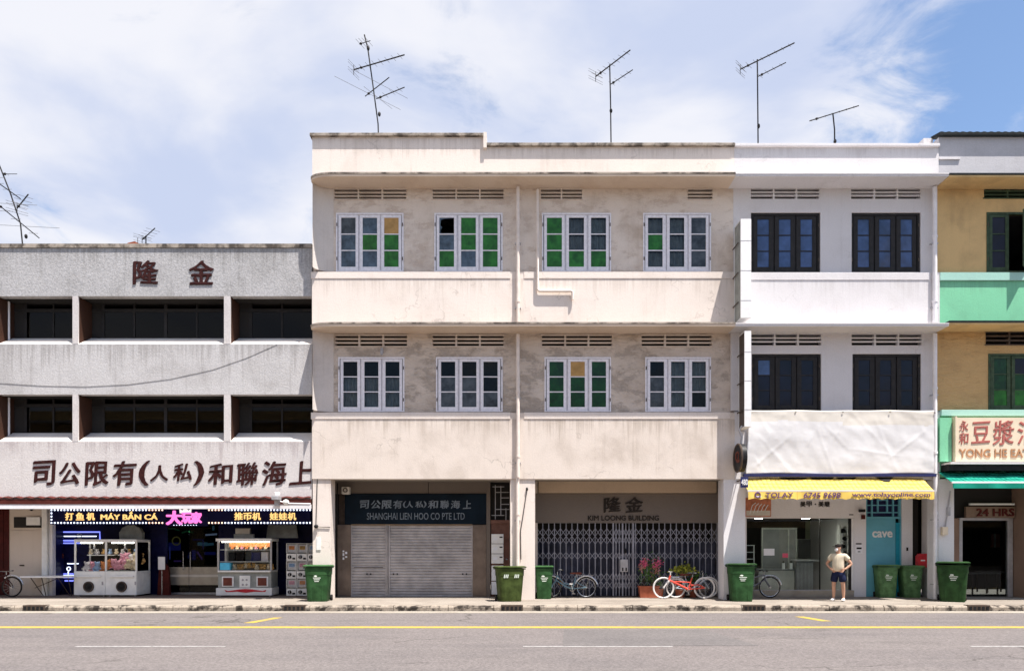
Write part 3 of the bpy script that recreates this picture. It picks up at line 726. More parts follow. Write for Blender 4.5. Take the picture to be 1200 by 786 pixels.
# ground-floor columns and shopfront line
PL = [(366.5, 387.5), (598, 627)]
for a, b in PL: box('column', 'cream', cream, X(a), X(b), 0.0, 0.55, 0.004, ZB - 0.001)
for a, b in PL: box('column_joint', 'cream_dirty', cream, X(a) - 0.004, X(b) + 0.004, -0.006, 0.1, ZB - 0.045, ZB - 0.03)
box('meter_box', 'white_paint', cream, X(371), X(376), -0.02, -0.001, Z(644), Z(630)); 
MB().tube([(X(372), -0.015, ZB), (X(370.5), -0.02, Z(617)), (X(387), -0.02, Z(617.5))], 0.012, 5).build('cable', 'wire_black', cream)
MB().ell((X(371), -0.05, Z(616.5)), 0.07, 0.06, 0.06).build('cable_clip', 'wire_black', cream)
MB().tube([(X(617.5), -0.02, Z(574)), (X(612), -0.03, Z(610)), (X(610), -0.02, Z(622)), (X(610.5), -0.02, Z(655))], 0.012, 5).build('cable', 'wire_black', cream)
MB().ell((X(617.5), -0.03, Z(573)), 0.035, 0.03, 0.06).build('cable_clip', 'wire_black', cream)
# shopfront wall of the left bay
def fx(px): return X(px, YF)
def fz(py): return Z(py, YF)
zc = ZB + 0.03
box('shopfront_beam', 'shop_beam', cream, fx(390), fx(501.5), YF, YF + 0.15, fz(578), zc - 0.002); box('shopfront_beam', 'shop_beam', cream, fx(502.2), fx(571), YF, YF + 0.15, fz(578), zc - 0.002)
box('shopfront_beam', 'brown_metal', cream, fx(396), fx(571), YF + 0.14, YF + 0.3, fz(614.5), fz(578) - 0.002)
for a, b in ((395.5, 411), (554, 570)): box('shutter_pier', 'bronze_panel', cream, fx(a), fx(b), YF, YF + 0.25, 0.006, fz(614.5), 0.01)
box('shopfront_wall', 'interior_dark', cream, fx(388), fx(395.4), YF + 0.06, YF + 0.25, 0.006, fz(578) - 0.004)
box('shopfront_wall', 'shop_beam', cream, fx(570.1), fx(574.5), YF - 0.04, YF + 0.2, 0.006, zc - 0.002)
box('shopfront_wall', 'cream_dirty', cream, fx(597.5), fx(630), YF, YF + 0.2, 0.006, zc - 0.002)
# side door with its lattice transom
dr = box('door', 'wood_door', cream, fx(575), fx(597), YF + 0.05, YF + 0.10, 0.008, fz(613))
for k in range(5): box('door_plank', 'wood_door', dr, fx(576.5) + k * 0.082, fx(576.5) + k * 0.082 + 0.07, YF + 0.038, YF + 0.05, fz(696), fz(615))
box('door_stile', 'wood_door', dr, fx(590.5), fx(592.5), YF + 0.02, YF + 0.05, 0.009, fz(613)); MB().ell((fx(593.5), YF + 0.02, fz(655)), 0.035, 0.03, 0.035).build('door_handle', 'chrome', dr)
box('door_head', 'wood_door', cream, fx(574.6), fx(597.4), YF + 0.0, YF + 0.12, fz(613) + 0.001, fz(609))
tr = box('transom', 'interior_dark', cream, fx(574.6), fx(597.4), YF + 0.22, YF + 0.25, fz(609), zc - 0.01)
for a, b, c, d in ((580, 580.8, 568, 608), (586.5, 587.3, 569, 603), (592.5, 593.3, 595, 609)): box('grille_bar', 'galvanised', tr, fx(a), fx(b), YF + 0.03, YF + 0.05, fz(d), fz(c))
for a, b, c in ((577, 591, 569.5), (580, 597, 576), (587, 597, 582.5), (587, 597, 590), (580, 597, 596), (576, 591, 603)): box('grille_bar', 'galvanised', tr, fx(a), fx(b), YF + 0.052, YF + 0.07, fz(c + 0.8), fz(c))
# right bay head wall
box('shopfront_beam', 'beige_beam', cream, fx(631), fx(838), YF - 0.16, YF + 0.15, fz(577.5), zc - 0.002)
box('shopfront_wall', 'interior_dark', cream, fx(627), fx(848), YF + 0.9, YF + 1.0, 0.006, zc - 0.003)
# loudspeaker-like lamp in the corner
lampb = box('corner_lamp', 'desk_cream', cream, fx(403), fx(412), YF - 0.35, YF - 0.1, fz(579.5), fz(571), 0.03)
MB().torus((fx(407.5), YF - 0.36, fz(575)), 0.06, 0.018, 14, 5).build('lamp_ring', 'brown_metal', lampb)
MB().tube([(fx(396), YF - 0.05, fz(566)), (fx(395), YF - 0.05, fz(600)), (fx(398), YF - 0.06, fz(606)), (fx(395), YF - 0.06, fz(612))], 0.018, 6).build('cable', 'wire_black', cream)

# ================================================================== white shophouse
R0, R1 = X(860.5) + 0.002, X(1100.5)
white = thing('white_shophouse', 'white three storey shophouse with dark casement windows above nail shop', 'building', (X(980), 4, 0))
WA, WB = [(880, 961.5), (998, 1079)], [(881, 962.5), (999, 1079.5)]
VA, VB = [(880, 960), (997.5, 1078.5)], [(880.5, 962.5), (998, 1080)]
hA = [prect(a, b, 249, 319, YW) for a, b in WA] + [prect(a, b, 221.5, 233, YW) for a, b in VA]
hB = [prect(a, b, 414.5, 481.5, YW) for a, b in WB] + [prect(a, b, 391.5, 404.5, YW) for a, b in VB]
wall('upper_wall', 'white_wall', white, R0, R1, Z(319, YW) - 0.05, ZC3, YW, YW + 0.22, hA)
wall('upper_wall', 'white_wall', white, R0, R1, Z(481.5, YW) - 0.05, ZC2, YW, YW + 0.22, hB)
box('spandrel', 'white_wall', white, R0, R1, YSP, YW + 0.22, ZC2 + 0.10, Z(319, YW) - 0.0505)
box('spandrel', 'white_wall', white, R0, R1, YSP, YW + 0.22, ZB, Z(481.5, YW) - 0.0505)
box('sill_band', 'white_wall', white, X(880, YS), X(1091, YS), YS, YW - 0.002, Z(328, YS), Z(319.2, YS), 0.01)
# party pilaster between the two paint colours
box('pilaster', 'white_wall', white, R0 - 0.10, X(866), -0.03, YW - 0.013, Z(481), ZC2 - 0.002)
for z in (ZC3, ZC2): canopy(white, X(862, YE) + 0.002, X(1112, YE), z, False, 'white_wall', 'white_wall', 0.06, 0.03)
box('parapet', 'white_wall', white, R0, R1 - 0.012, 0.0, 0.3, zp, Z(173)); box('coping', 'white_wall', white, R0, R1 - 0.012, -0.08, 0.36, Z(173) + 0.001, Z(169.5), 0.012)
box('parapet_pier', 'white_wall', white, X(1089), R1 - 0.013, 0.305, 3.0, Z(173), Z(155.5))
for a, b in ((R0, R0 + 0.1), (R1 - 0.1, R1)):
    box('party_wall', 'interior_wall', white, a, b, YW + 0.221, BACK, ZB + 0.001, Z(173)); box('party_wall', 'interior_dark', white, a, b, YF + 0.21, BACK, 0.005, ZB)
box('back_wall', 'interior_wall', white, R0, R1, BACK + 0.001, BACK + 0.2, 0.005, Z(173)); box('roof', 'grey_render', white, R0 + 0.1, R1 - 0.1, 0.301, BACK, ZC3 + 0.12, ZC3 + 0.3)
box('floor_slab', 'interior_wall', white, R0 + 0.1, R1 - 0.1, YW + 0.222, BACK, ZC2 + 0.0, ZC2 + 0.2); box('floor_slab', 'white_shop', white, R0 + 0.1, R1 - 0.1, YW + 0.222, BACK, ZB + 0.03, ZB + 0.25)
FB, FD = 'pane_film', 'pane_film_dark'
for (a, b), p in zip(WA, ([[FB] * 3] * 3, [[FB] * 3] * 3)): window(white, *prect(a, b, 249, 319, YW), YW + 0.05, p, 'dark_frame', 'dark_frame', stile=0.13, rail=0.13, gap=0.07)
for (a, b), p in zip(WB, ([[FB, FD, FD], [FD] * 3, [FD] * 3], [[FD] * 3] * 3)): window(white, *prect(a, b, 414.5, 481.5, YW), YW + 0.05, p, 'dark_frame', 'dark_frame', stile=0.13, rail=0.13, gap=0.07)
for a, b in VA: vent(white, *prect(a, b, 221.5, 233, YW), YW, 'white_wall', 3, 3, frame=False)
for a, b in VB: vent(white, *prect(a, b, 391.5, 404.5, YW), YW, 'white_wall', 3, 3, frame=False)
pipe('drainpipe', 'pipe_white', white, 1095.5, 219, 377.5, -0.10, 0.065); pipe('drainpipe', 'pipe_white', white, 1095.5, 391, 555, -0.10, 0.065); pipe('drainpipe', 'pipe_white', white, 1096, 556, 701, -0.09, 0.06)
for a, b in ((848, 873.5), (1099.5, 1118)): box('column', 'white_shop', white, X(a), X(b), 0.0, 0.6, 0.004, ZB - 0.001)
# shopfront of the nail shop
zc = ZB + 0.03
box('shop_fascia', 'white_shop', white, fx(862), fx(1000.5), YF - 0.03, YF + 0.12, fz(607), zc - 0.002)
box('shop_pier', 'white_shop', white, fx(1000.6), fx(1015), YF, YF + 0.2, 0.006, zc - 0.002)
box('shop_pier', 'white_shop', white, fx(862), fx(875), YF, YF + 0.2, 0.006, fz(607) - 0.001)
box('shop_plinth', 'steel_strip', white, fx(875.1), fx(1000), YF - 0.05, YF + 0.2, 0.006, fz(691.5))
sw = box('shop_window', 'shop_glass', white, fx(875.2), fx(995.5), YF + 0.05, YF + 0.058, fz(691), fz(607.3))
box('window_frame', 'dark_frame', sw, fx(995.6), fx(997.5), YF + 0.0, YF + 0.1, fz(691), fz(607.3)); box('window_frame', 'white_paint', sw, fx(997.6), fx(1000), YF - 0.02, YF + 0.1, fz(691), fz(607.3))
box('window_frame', 'galvanised', sw, fx(875.2), fx(995.5), YF + 0.03, YF + 0.08, fz(692), fz(690.6)); box('window_frame', 'dark_frame', sw, fx(961), fx(961.7), YF + 0.02, YF + 0.08, fz(690.6), fz(607.4))
# blue door with lattice transom
bd = box('door', 'blue_door', white, fx(1016), fx(1050.5), YF + 0.06, YF + 0.11, 0.008, fz(607.5)); box('door_edge', 'blue_door_edge', bd, fx(1050.6), fx(1055), YF + 0.03, YF + 0.11, 0.008, fz(612))
text('lettering', 'cave', 'white_paint', bd, fx(1023.5), fx(1046.5), fz(629), fz(622.3), YF + 0.06, 0.012, 0.03)
box('door_head', 'blue_door', white, fx(1015.1), fx(1056.5), YF + 0.02, YF + 0.13, fz(607.4), fz(605)); box('door_jamb', 'blue_door', white, fx(1055.1), fx(1056.6), YF + 0.02, YF + 0.13, 0.007, fz(607.5))
tr = box('transom', 'plate_blue', white, fx(1015.1), fx(1056.5), YF + 0.17, YF + 0.19, fz(604.9), zc - 0.003)
for a, b, c, d in ((1015.1, 1017, 570, 605), (1054, 1056.5, 570, 605), (1022, 1023.5, 570, 605), (1047, 1048.5, 570, 605), (1029, 1030.5, 570, 599.5), (1040, 1041.5, 570, 599.5)): box('lattice_bar', 'blue_door', tr, fx(a), fx(b), YF + 0.04, YF + 0.10, fz(d), fz(c))
for a, b, c in ((1017, 1054, 599.5), (1017, 1054, 591), (1030.5, 1040, 585), (1017, 1054, 578)): box('lattice_bar', 'blue_door', tr, fx(a), fx(b), YF + 0.045, YF + 0.095, fz(c + 1.2), fz(c))
box('shop_pier', 'white_shop', white, fx(1056.7), fx(1069.5), YF, YF + 0.2, 0.006, zc - 0.002); box('shop_pier', 'white_shop', white, fx(1084), fx(1094.5), YF - 0.2, YF + 0.2, 0.006, zc - 0.002)
box('passage_wall', 'interior_dark', white, fx(1069.6), fx(1083.9), YF + 1.8, YF + 1.9, 0.006, zc - 0.003)
for a in (1062, 1089): box('door_bell', 'black_plastic', white, fx(a), fx(a + 2), YF - 0.225 if a > 1080 else YF - 0.02, YF - 0.2 if a > 1080 else YF, fz(645), fz(641 if a < 1080 else 639))
box('notice', 'paper', white, fx(1002.5), fx(1010.5), YF - 0.012, YF - 0.001, fz(648), fz(638)); box('notice_line', 'black_print', white, fx(1003.5), fx(1009.5), YF - 0.016, YF - 0.012, fz(643), fz(641)); box('notice_line', 'black_print', white, fx(1005), fx(1008), YF - 0.016, YF - 0.012, fz(646.5), fz(645.5))
box('notice_line', 'black_print', white, fx(1003), fx(1009.5), YF - 0.008, YF - 0.001, fz(637.4), fz(636))
cm = box('security_camera', 'black_plastic', white, fx(1005), fx(1011), YF - 0.2, YF - 0.05, fz(600), fz(596.5), 0.02); box('alarm_box', 'dark_red_door', white, fx(1009), fx(1013), YF - 0.06, YF - 0.001, fz(608), fz(603))
for k, ch in enumerate('美甲•美睫'):
    if ch == '•': MB().ell((fx(955), YF - 0.036, fz(590.5)), 0.025, 0.01, 0.025).build('lettering_dot', 'black_print', white)
    else: text('character', ch, 'black_print', white, fx(937.5 + k * 7.2 - (k > 2) * 0.4), fx(943.4 + k * 7.2 - (k > 2) * 0.4), fz(593.6), fz(587.3), YF - 0.03, 0.012, 0.02)
box('name_strip', 'black_print', white, fx(994.5), fx(999.5), YF - 0.036, YF - 0.03, fz(603.3), fz(602.2))
# the shop room behind the glass
XA, XB = fx(862), fx(1000)
box('shop_floor', 'grey_panel', white, XA, XB, YF + 0.21, 5.4, 0.006, 0.05); box('shop_back_wall', 'interior_dark', white, XA, X(940, 5), 4.7, 4.8, 0.05, zc - 0.003); box('shop_back_wall', 'back_olive', white, X(940, 5), XB, 4.7, 4.8, 0.05, zc - 0.003)
box('shop_side_wall', 'interior_dark', white, XA, XA + 0.1, YF + 0.21, 4.69, 0.05, zc - 0.003); box('shop_side_wall', 'white_shop', white, XB - 0.02, XB + 0.08, YF + 0.21, 4.69, 0.05, zc - 0.003)
box('shop_ceiling', 'interior_dark', white, XA, XB, YF + 0.21, 4.69, fz(606), fz(606) + 0.05)
for px in (895, 951): box('downlight', 'downlight_glow', white, fx(px - 3.5), fx(px + 3.5), YF + 0.35, YF + 0.55, fz(606) - 0.02, fz(606) - 0.002)

# ================================================================== ochre and green shophouse
O0, O1 = X(1100.5) + 0.003, X(1345)
ochre = thing('ochre_shophouse', 'ochre and mint green shophouse with dark green windows at the right edge', 'building', (X(1200), 4, 0))
WA, WB = [(1156, 1234), (1268, 1330)], [(1158, 1236), (1268, 1330)]
hA = [prect(a, b, 249, 319, YW) for a, b in WA] + [prect(1153, 1236, 219.5, 232.5, YW)]
hB = [prect(a, b, 414.5, 480.5, YW) for a, b in WB] + [prect(1155, 1238, 388.5, 404, YW)]
wall('upper_wall', 'ochre', ochre, O0, O1, Z(319, YW) - 0.05, ZC3 - 0.02, YW, YW + 0.22, hA)
wall('upper_wall', 'ochre_rough', ochre, O0, O1, Z(480.5, YW) - 0.05, ZC2 + 0.05, YW, YW + 0.22, hB)
box('spandrel', 'mint', ochre, O0, O1, 0, YW + 0.22, ZC2 + 0.18, Z(319, YW) - 0.0505); box('spandrel', 'mint', ochre, O0, O1, 0, YW + 0.22, ZB + 0.05, Z(480.5, YW) - 0.0505)
box('sill_band', 'teal_band', ochre, O0, O1, YS, YW - 0.002, Z(328.5, YS), Z(319, YS), 0.01); box('sill_band', 'teal_band', ochre, O0, O1, YS - 0.08, YW - 0.002, Z(487.5, YS), Z(480.5, YS), 0.01)
for z, th in ((ZC3 - 0.02, 0.05), (ZC2 + 0.05, 0.05)):
    canopy(ochre, X(1112, YE) + 0.004, O1, z, False, 'ochre', 'dark_roof', th, 0.06)
box('parapet', 'grey_render', ochre, O0, O1, 0.02, 0.3, ZC3 + 0.14, Z(160.5)); box('parapet_ledge', 'white_wall', ochre, O0, X(1125), -0.02, 0.019, Z(187), Z(185))
m = MB(); n = 150
for i in range(n):
    xa = X(1099) + (O1 - X(1099)) * i / n; xb = X(1099) + (O1 - X(1099)) * (i + 1) / n
    h1, h2_ = [0.02 * (0.5 + 0.5 * math.sin(k * 1.25)) for k in (i, i + 1)]
    m.prism([(xa, -0.12, Z(160.5) + 0.003), (xb, -0.12, Z(160.5) + 0.003), (xb, -0.12, Z(157.5) + h2_), (xa, -0.12, Z(157.5) + h1)], (0, 0.5, 0.12))
m.build('corrugated_roof_edge', 'dark_roof', ochre)
G2 = DG
window(ochre, *prect(1156, 1234, 249, 319, YW), YW - 0.02, [['pane_film_dark'] * 3, ['pane_film_dark'] * 3, [DG] * 3], 'dark_green_frame', 'dark_green_frame', stile=0.10, rail=0.10, gap=0.06, open_last={1: -0.75})
window(ochre, *prect(1158, 1236, 414.5, 480.5, YW), YW - 0.02, [[DG, DG, G], ['pane_film_dark', DG, G], [DG, DG, DG]], 'dark_green_frame', 'dark_green_frame', stile=0.10, rail=0.10, gap=0.06)
for a, b in ((249, 319), (414.5, 480.5)): window(ochre, *prect(1268, 1330, a, b, YW), YW - 0.02, [[DG] * 3, [DG] * 3], 'dark_green_frame', 'dark_green_frame')
vent(ochre, *prect(1153, 1236, 219.5, 232.5, YW), YW, 'dark_green_frame', 3, 3); vent(ochre, *prect(1155, 1238, 388.5, 404, YW), YW, 'brown_metal', 3, 3)
for a, b in ((O0, O0 + 0.1), (O1 - 0.1, O1)):
    box('party_wall', 'interior_wall', ochre, a, b, YW + 0.221, BACK, ZB + 0.051, Z(165)); box('party_wall', 'interior_dark', ochre, a, b, YF + 0.21, BACK, 0.005, ZB + 0.05)
box('back_wall', 'interior_wall', ochre, O0, O1, BACK + 0.001, BACK + 0.2, 0.005, Z(165)); box('roof', 'grey_render', ochre, O0 + 0.1, O1 - 0.1, 0.301, BACK, ZC3 + 0.15, ZC3 + 0.3)
box('floor_slab', 'interior_wall', ochre, O0 + 0.1, O1 - 0.1, YW + 0.222, BACK, ZC2 + 0.06, ZC2 + 0.25); box('floor_slab', 'five_foot_ceiling', ochre, O0 + 0.1, O1 - 0.1, YW + 0.222, BACK, ZB + 0.05, ZB + 0.25)
box('ledge', 'white_wall', ochre, O0 + 0.05, O1, -0.5, -0.001, Z(543.5, -0.5), Z(541, -0.5)); box('awning_box', 'black_plastic', ochre, O0 + 0.05, O1, -0.40, -0.002, Z(551, -0.4), Z(543.6, -0.4))
# eating house front
box('shop_fascia', 'interior_dark', ochre, fx(1118), fx(1340), YF + 0.1, YF + 0.2, fz(607), ZB + 0.048)
box('pier', 'brown_tile', ochre, fx(1188), fx(1215), YF - 0.5, YF + 0.2, 0.006, ZB + 0.048); box('pier', 'brown_tile', ochre, fx(1115), fx(1124), YF, YF + 0.2, 0.006, fz(607) - 0.001)
df = box('door', 'clear_glass', ochre, fx(1128), fx(1181), YF + 0.05, YF + 0.06, 0.03, fz(609))
for a, b, c, d in ((1124.2, 1128, 606.5, 699), (1181, 1187, 606.5, 699)): box('door_frame', 'galvanised', df, fx(a), fx(b), YF, YF + 0.12, 0.007, fz(c) - 0.001)
box('door_frame', 'galvanised', df, fx(1124.2), fx(1187), YF - 0.01, YF + 0.12, fz(609.5), fz(606.5))
box('shop_front', 'tinted_glass', ochre, fx(1216), fx(1340), YF + 0.05, YF + 0.06, 0.03, fz(607)); box('dining_back_wall', 'interior_dark', ochre, fx(1110), fx(1340), 5.5, 5.6, 0.006, ZB + 0.048); box('dining_side_wall', 'interior_dark', ochre, O0 + 0.101, O0 + 0.2, YF + 0.21, 5.49, 0.006, ZB + 0.047)
box('tube_lamp', 'white_paint', ochre, fx(1131), fx(1183), YF - 0.25, YF - 0.18, fz(592), fz(590))
ORG = white.location.copy()
box('fuse_box', 'sign_beige', white, X(1102), X(1108.5), -0.12, -0.001, Z(626.5), Z(617), 0.01)
MB().tube([(X(1107), -0.03, Z(618)), (X(1110), -0.03, Z(600)), (X(1113), -0.03, Z(575))], 0.02, 6).build('conduit', 'galvanised', white)
box('fuse_box', 'galvanised', white, X(1109), X(1112.5), -0.06, -0.001, Z(604), Z(594))

# ================================================================== grey concrete building on the left
YL = 0.04
A0, A1 = X(-170, YL), X(366, YL) - 0.01
YG = YL + 0.72                       # glazing line of the strip windows
grey = thing('concrete_office_building', 'weathered grey concrete three storey building with long dark strip windows', 'building', (X(150), 5, 0))
cols = [(-170, -2.5), (85, 91.5), (262.5, 270)]
ops = [(-165, -9), (-2.5, 85), (91.5, 262.5), (270, 366)]
def lz(py): return Z(py, YL)
def lx(px): return X(px, YL)
box('fascia', 'concrete_top', grey, A0, A1, YL, YL + 0.25, lz(347), lz(290.5))
box('coping', 'weathered_edge', grey, A0, A1, YL - 0.035, YL + 0.4, lz(290.5) + 0.001, lz(286))
box('spandrel', 'concrete_mid', grey, A0, A1, YL, YL + 0.25, lz(462), lz(403))
box('spandrel', 'concrete_low', grey, A0, A1, YL, YL + 0.25, lz(584), lz(517))
for z0, z1 in ((403, 347), (517, 462)):
    for a, b in ((-9, -2.5), (85, 91.5), (262.5, 270)):
        c = box('column', 'concrete_low', grey, lx(a), lx(b), YL - 0.004, YL + 0.05, lz(z0) + 0.002, lz(z1) - 0.002)
        box('column_side', 'brown_reveal', grey, lx(a) + 0.004, lx(b) - 0.004, YL + 0.051, YG + 0.1, lz(z0), lz(z1) - 0.002)
    for a, b in ops:
        xa, xb = lx(a) + 0.003, min(lx(b) - 0.003, A1)
        MB().prism([(xa, YL + 0.002, lz(z0)), (xa, YG - 0.05, lz(z0) + 0.36), (xa, YG - 0.05, lz(z0) - 0.05), (xa, YL + 0.25, lz(z0) - 0.05)], (xb - xa, 0, 0)).build('window_sill', 'sill_render', grey)
        zb_, zt = lz(z0) + 0.30, lz(z1) + 0.1
        fr = MB(); xs = []
        n = max(2, round((xb - xa) / 1.15))
        for k in range(n + 1): xs.append(xa + 0.35 + (xb - xa - 0.5) * k / n)
        for k, xx in enumerate(xs): fr.box(xx - (0.045 if k % 2 == 0 else 0.022), xx + (0.045 if k % 2 == 0 else 0.022), YG, YG + 0.06, zb_, zt)
        fr.box(xa, xb, YG + 0.005, YG + 0.055, zb_ - 0.02, zb_ + 0.09); fr.box(xa, xb, YG + 0.005, YG + 0.055, zt - 0.35, zt - 0.25)
        wn = fr.build('window', 'dark_frame', grey)
        for k in range(n): box('pane', 'tinted_glass', wn, xs[k] + 0.02, xs[k + 1] - 0.02, YG + 0.025, YG + 0.031, zb_ + 0.05, zt - 0.3)
        box('pane', 'interior_dark', wn, xa, xs[0], YG + 0.02, YG + 0.04, zb_, zt)
    MB().tube([(X(9.5, YL + 0.5), YL + 0.5, lz(z0) + 0.22), (X(9.5, YL + 0.5), YL + 0.5, lz(z1))], 0.055, 10).build('drainpipe', 'pipe_white', grey, smooth=True)
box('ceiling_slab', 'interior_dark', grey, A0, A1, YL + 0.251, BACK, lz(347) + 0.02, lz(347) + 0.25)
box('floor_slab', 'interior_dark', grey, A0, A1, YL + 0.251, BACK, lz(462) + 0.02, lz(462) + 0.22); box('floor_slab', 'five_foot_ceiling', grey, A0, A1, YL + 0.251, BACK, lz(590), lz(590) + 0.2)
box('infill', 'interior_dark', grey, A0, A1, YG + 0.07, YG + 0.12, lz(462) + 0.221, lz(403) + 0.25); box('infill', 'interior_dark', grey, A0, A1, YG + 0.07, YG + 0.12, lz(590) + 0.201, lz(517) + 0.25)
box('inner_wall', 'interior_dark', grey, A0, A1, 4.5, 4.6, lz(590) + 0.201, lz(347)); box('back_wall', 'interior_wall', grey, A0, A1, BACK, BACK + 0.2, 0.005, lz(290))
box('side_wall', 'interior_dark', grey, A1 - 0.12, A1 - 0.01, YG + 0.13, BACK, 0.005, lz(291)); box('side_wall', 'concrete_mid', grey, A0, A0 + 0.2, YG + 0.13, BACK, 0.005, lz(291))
# raised characters
BR = dict(nib=0.026, rough=0.032)
for ch, a, b, c, d in (('隆', 157, 185, 305.5, 333), ('金', 222, 250, 305.5, 333.5)):
    text('character', ch, 'maroon_letter', grey, lx(a), lx(b), lz(d), lz(c), YL, 0.022, **BR)
seq = [('司', 39, 64, 540, 568), ('公', 70, 94, 542, 567), ('限', 101, 127, 541, 568), ('有', 133, 159, 540, 568), ('(', 164, 174, 540, 568), ('人', 177, 197, 545, 563), ('私', 204, 225, 543, 563), (')', 228, 238, 540, 568), ('和', 245, 272, 543, 567), ('聯', 278, 302, 542, 568), ('海', 308, 335, 540, 568), ('上', 340, 367, 540, 567)]
for ch, a, b, c, d in seq:
    o = text('character', ch, 'maroon_letter', grey, lx(a), lx(b), lz(d), lz(c), YL, 0.018, slant=0.06, tilt=0.05, **BR)
    if ch == '上':
        for v in o.data.vertices:
            lim = A1 - ORG.x - 0.02
            if v.co.x > lim: v.co.x = lim
# corrugated ledge with red flashing over the shops
n = 170; m = MB(); YA = YL - 0.14; xs0 = A0; dx = (A1 - 0.02 - A0) / n
for i in range(n):
    a, b = xs0 + dx * i, xs0 + dx * (i + 1); q = [0.016 * math.sin(k * math.pi / 2.0) for k in (i, i + 1)]
    m.quad((a, YA, Z(583, YA) + q[0]), (b, YA, Z(583, YA) + q[1]), (b, YL - 0.002, lz(581.5) + q[1]), (a, YL - 0.002, lz(581.5) + q[0]))
m.build('corrugated_ledge', 'red_flashing', grey)
box('flashing', 'red_flashing', grey, A0, A1 - 0.02, YA + 0.02, YL - 0.004, Z(590.5, YA), Z(584.3, YA)); 
box('trim_strip', 'pipe_white', grey, A0, A1 - 0.02, YA + 0.03, YA + 0.16, Z(595.8, YA), Z(590.5, YA) - 0.002)
# shop partition walls and doors on the ground floor
YP = 1.75
def ax(px): return X(px, YP)
def az(py): return Z(py, YP)
zt = lz(590) - 0.002
box('shop_floor', 'tile_floor', grey, A0, A1 - 0.02, 0.9, 8.9, 0.004, 0.012)
cd = box('door', 'door_cream', grey, ax(11), ax(51), YP, YP + 0.06, 0.014, zt)
box('door_leaf', 'door_cream', cd, ax(12.5), ax(50), YP - 0.02, YP, 0.02, az(621), 0.006)
box('transom', 'interior_dark', cd, ax(16.5), ax(52.5), YP - 0.012, YP + 0.002, az(618), az(605.5)); box('vent_cover', 'offwhite_plastic', cd, ax(32), ax(48), YP - 0.06, YP - 0.012, az(615), az(605.5), 0.01)
MB().tube([(ax(24), YP - 0.03, az(662)), (ax(29), YP - 0.03, az(662))], 0.022, 6).build('door_handle', 'brown_metal', cd)
MB().ell((ax(38), YP - 0.05, az(597)), 0.05, 0.05, 0.04).build('door_bell', 'black_plastic', cd)
box('pier', 'offwhite_plastic', grey, ax(51.5), ax(57.5), YP - 0.12, YP + 0.15, 0.014, zt, 0.008); box('pier', 'white_shop', grey, ax(58.2), ax(62), YP - 0.03, YP + 0.15, 0.014, zt, 0.008)
rd = box('door', 'dark_red_door', grey, ax(-60), ax(9.5), YP + 0.3, YP + 0.36, 0.014, zt); box('pier', 'dark_red_door', grey, ax(9.6), ax(10.9), YP - 0.02, YP + 0.4, 0.014, zt)
for k in range(6): box('door_plank', 'dark_red_door', rd, ax(-58) + k * 0.31, ax(-58) + k * 0.31 + 0.29, YP + 0.285, YP + 0.3, 0.03, zt - 0.1)
box('shop_wall', 'concrete_low', grey, A0 + 0.2, ax(-60.2), YP + 0.2, YP + 0.4, 0.014, zt)
# arcade room
box('arcade_back_wall', 'navy_front', grey, ax(62), A1 - 0.13, 5.6, 5.7, 0.014, zt)
box('arcade_side_wall', 'navy_front', grey, ax(58), ax(62), YP + 0.16, 5.59, 0.014, zt)
# fixed shop glazing on the left of the doors (dark) and the glass doors
YD = 2.35
def dxp(px): return X(px, YD)
def dz(py): return Z(py, YD)
zg = dz(613)
box('shop_wall', 'navy_front', grey, dxp(62), dxp(196), YD, YD + 0.08, 0.014, zt); box('shop_head', 'navy_front', grey, dxp(196.2), dxp(256), YD, YD + 0.08, zg + 0.01, zt); box('shop_wall', 'navy_front', grey, dxp(256.2), A1 - 0.13, YD, YD + 0.08, 0.014, zt)
for a, b, hx in ((196.5, 221, 215.5), (221.5, 255.5, 223.8)):
    g = box('glass_door', 'tinted_glass', grey, dxp(a), dxp(b), YD + 0.02, YD + 0.03, 0.03, zg)
    box('frosted_band', 'steel_strip', g, dxp(a), dxp(b), YD + 0.012, YD + 0.019, dz(685), dz(664)); box('band_line', 'desk_cream', g, dxp(a), dxp(b), YD + 0.006, YD + 0.0115, dz(675.5), dz(673))
    MB().tube([(dxp(hx), YD - 0.05, dz(668)), (dxp(hx), YD - 0.05, dz(646))], 0.016, 8).build('door_handle', 'chrome', g, smooth=True)
    box('door_rail', 'aluminium', g, dxp(a), dxp(b), YD, YD + 0.05, 0.015, 0.08)
# lit glimpses inside the arcade
YI = 3.4
for mt, pts, rr in (('led_green', [(188, 622), (194, 619.5), (203, 619), (210, 621)], 0.03), ('led_green', [(213, 624), (219, 622), (226, 623.5)], 0.03), ('led_white', [(241, 626.5), (254, 625.5)], 0.035), ('led_cyan', [(250, 615.5), (250, 621)], 0.035), ('led_indigo', [(226, 632), (238, 632), (238, 643)], 0.02), ('led_violet', [(231, 646), (237, 655)], 0.03), ('led_cyan', [(239, 638), (250, 637)], 0.05), ('led_indigo', [(240, 648), (252, 648)], 0.06), ('led_blue', [(199, 640), (199, 655)], 0.02), ('led_violet', [(204, 657), (212, 657)], 0.03)):
    MB().tube([(X(a, YI), YI, Z(b, YI)) for a, b in pts], rr, 6).build('light_strip', mt, grey)
MB().torus((X(206.5, YI), YI, Z(633.5, YI)), 0.14, 0.022, 16, 5).build('light_strip', 'led_yellow', grey)
glm = [((X(205, 4), 3.9, Z(640, 4)), 'led_indigo', 0.5, 0.28), ((X(236, 4), 4.1, Z(637, 4)), 'led_cyan', 0.35, 0.12), ((X(232, 4), 4.2, Z(650, 4)), 'led_indigo', 0.6, 0.35), ((X(216, 4), 4.3, Z(652, 4)), 'led_blue', 0.25, 0.12)]
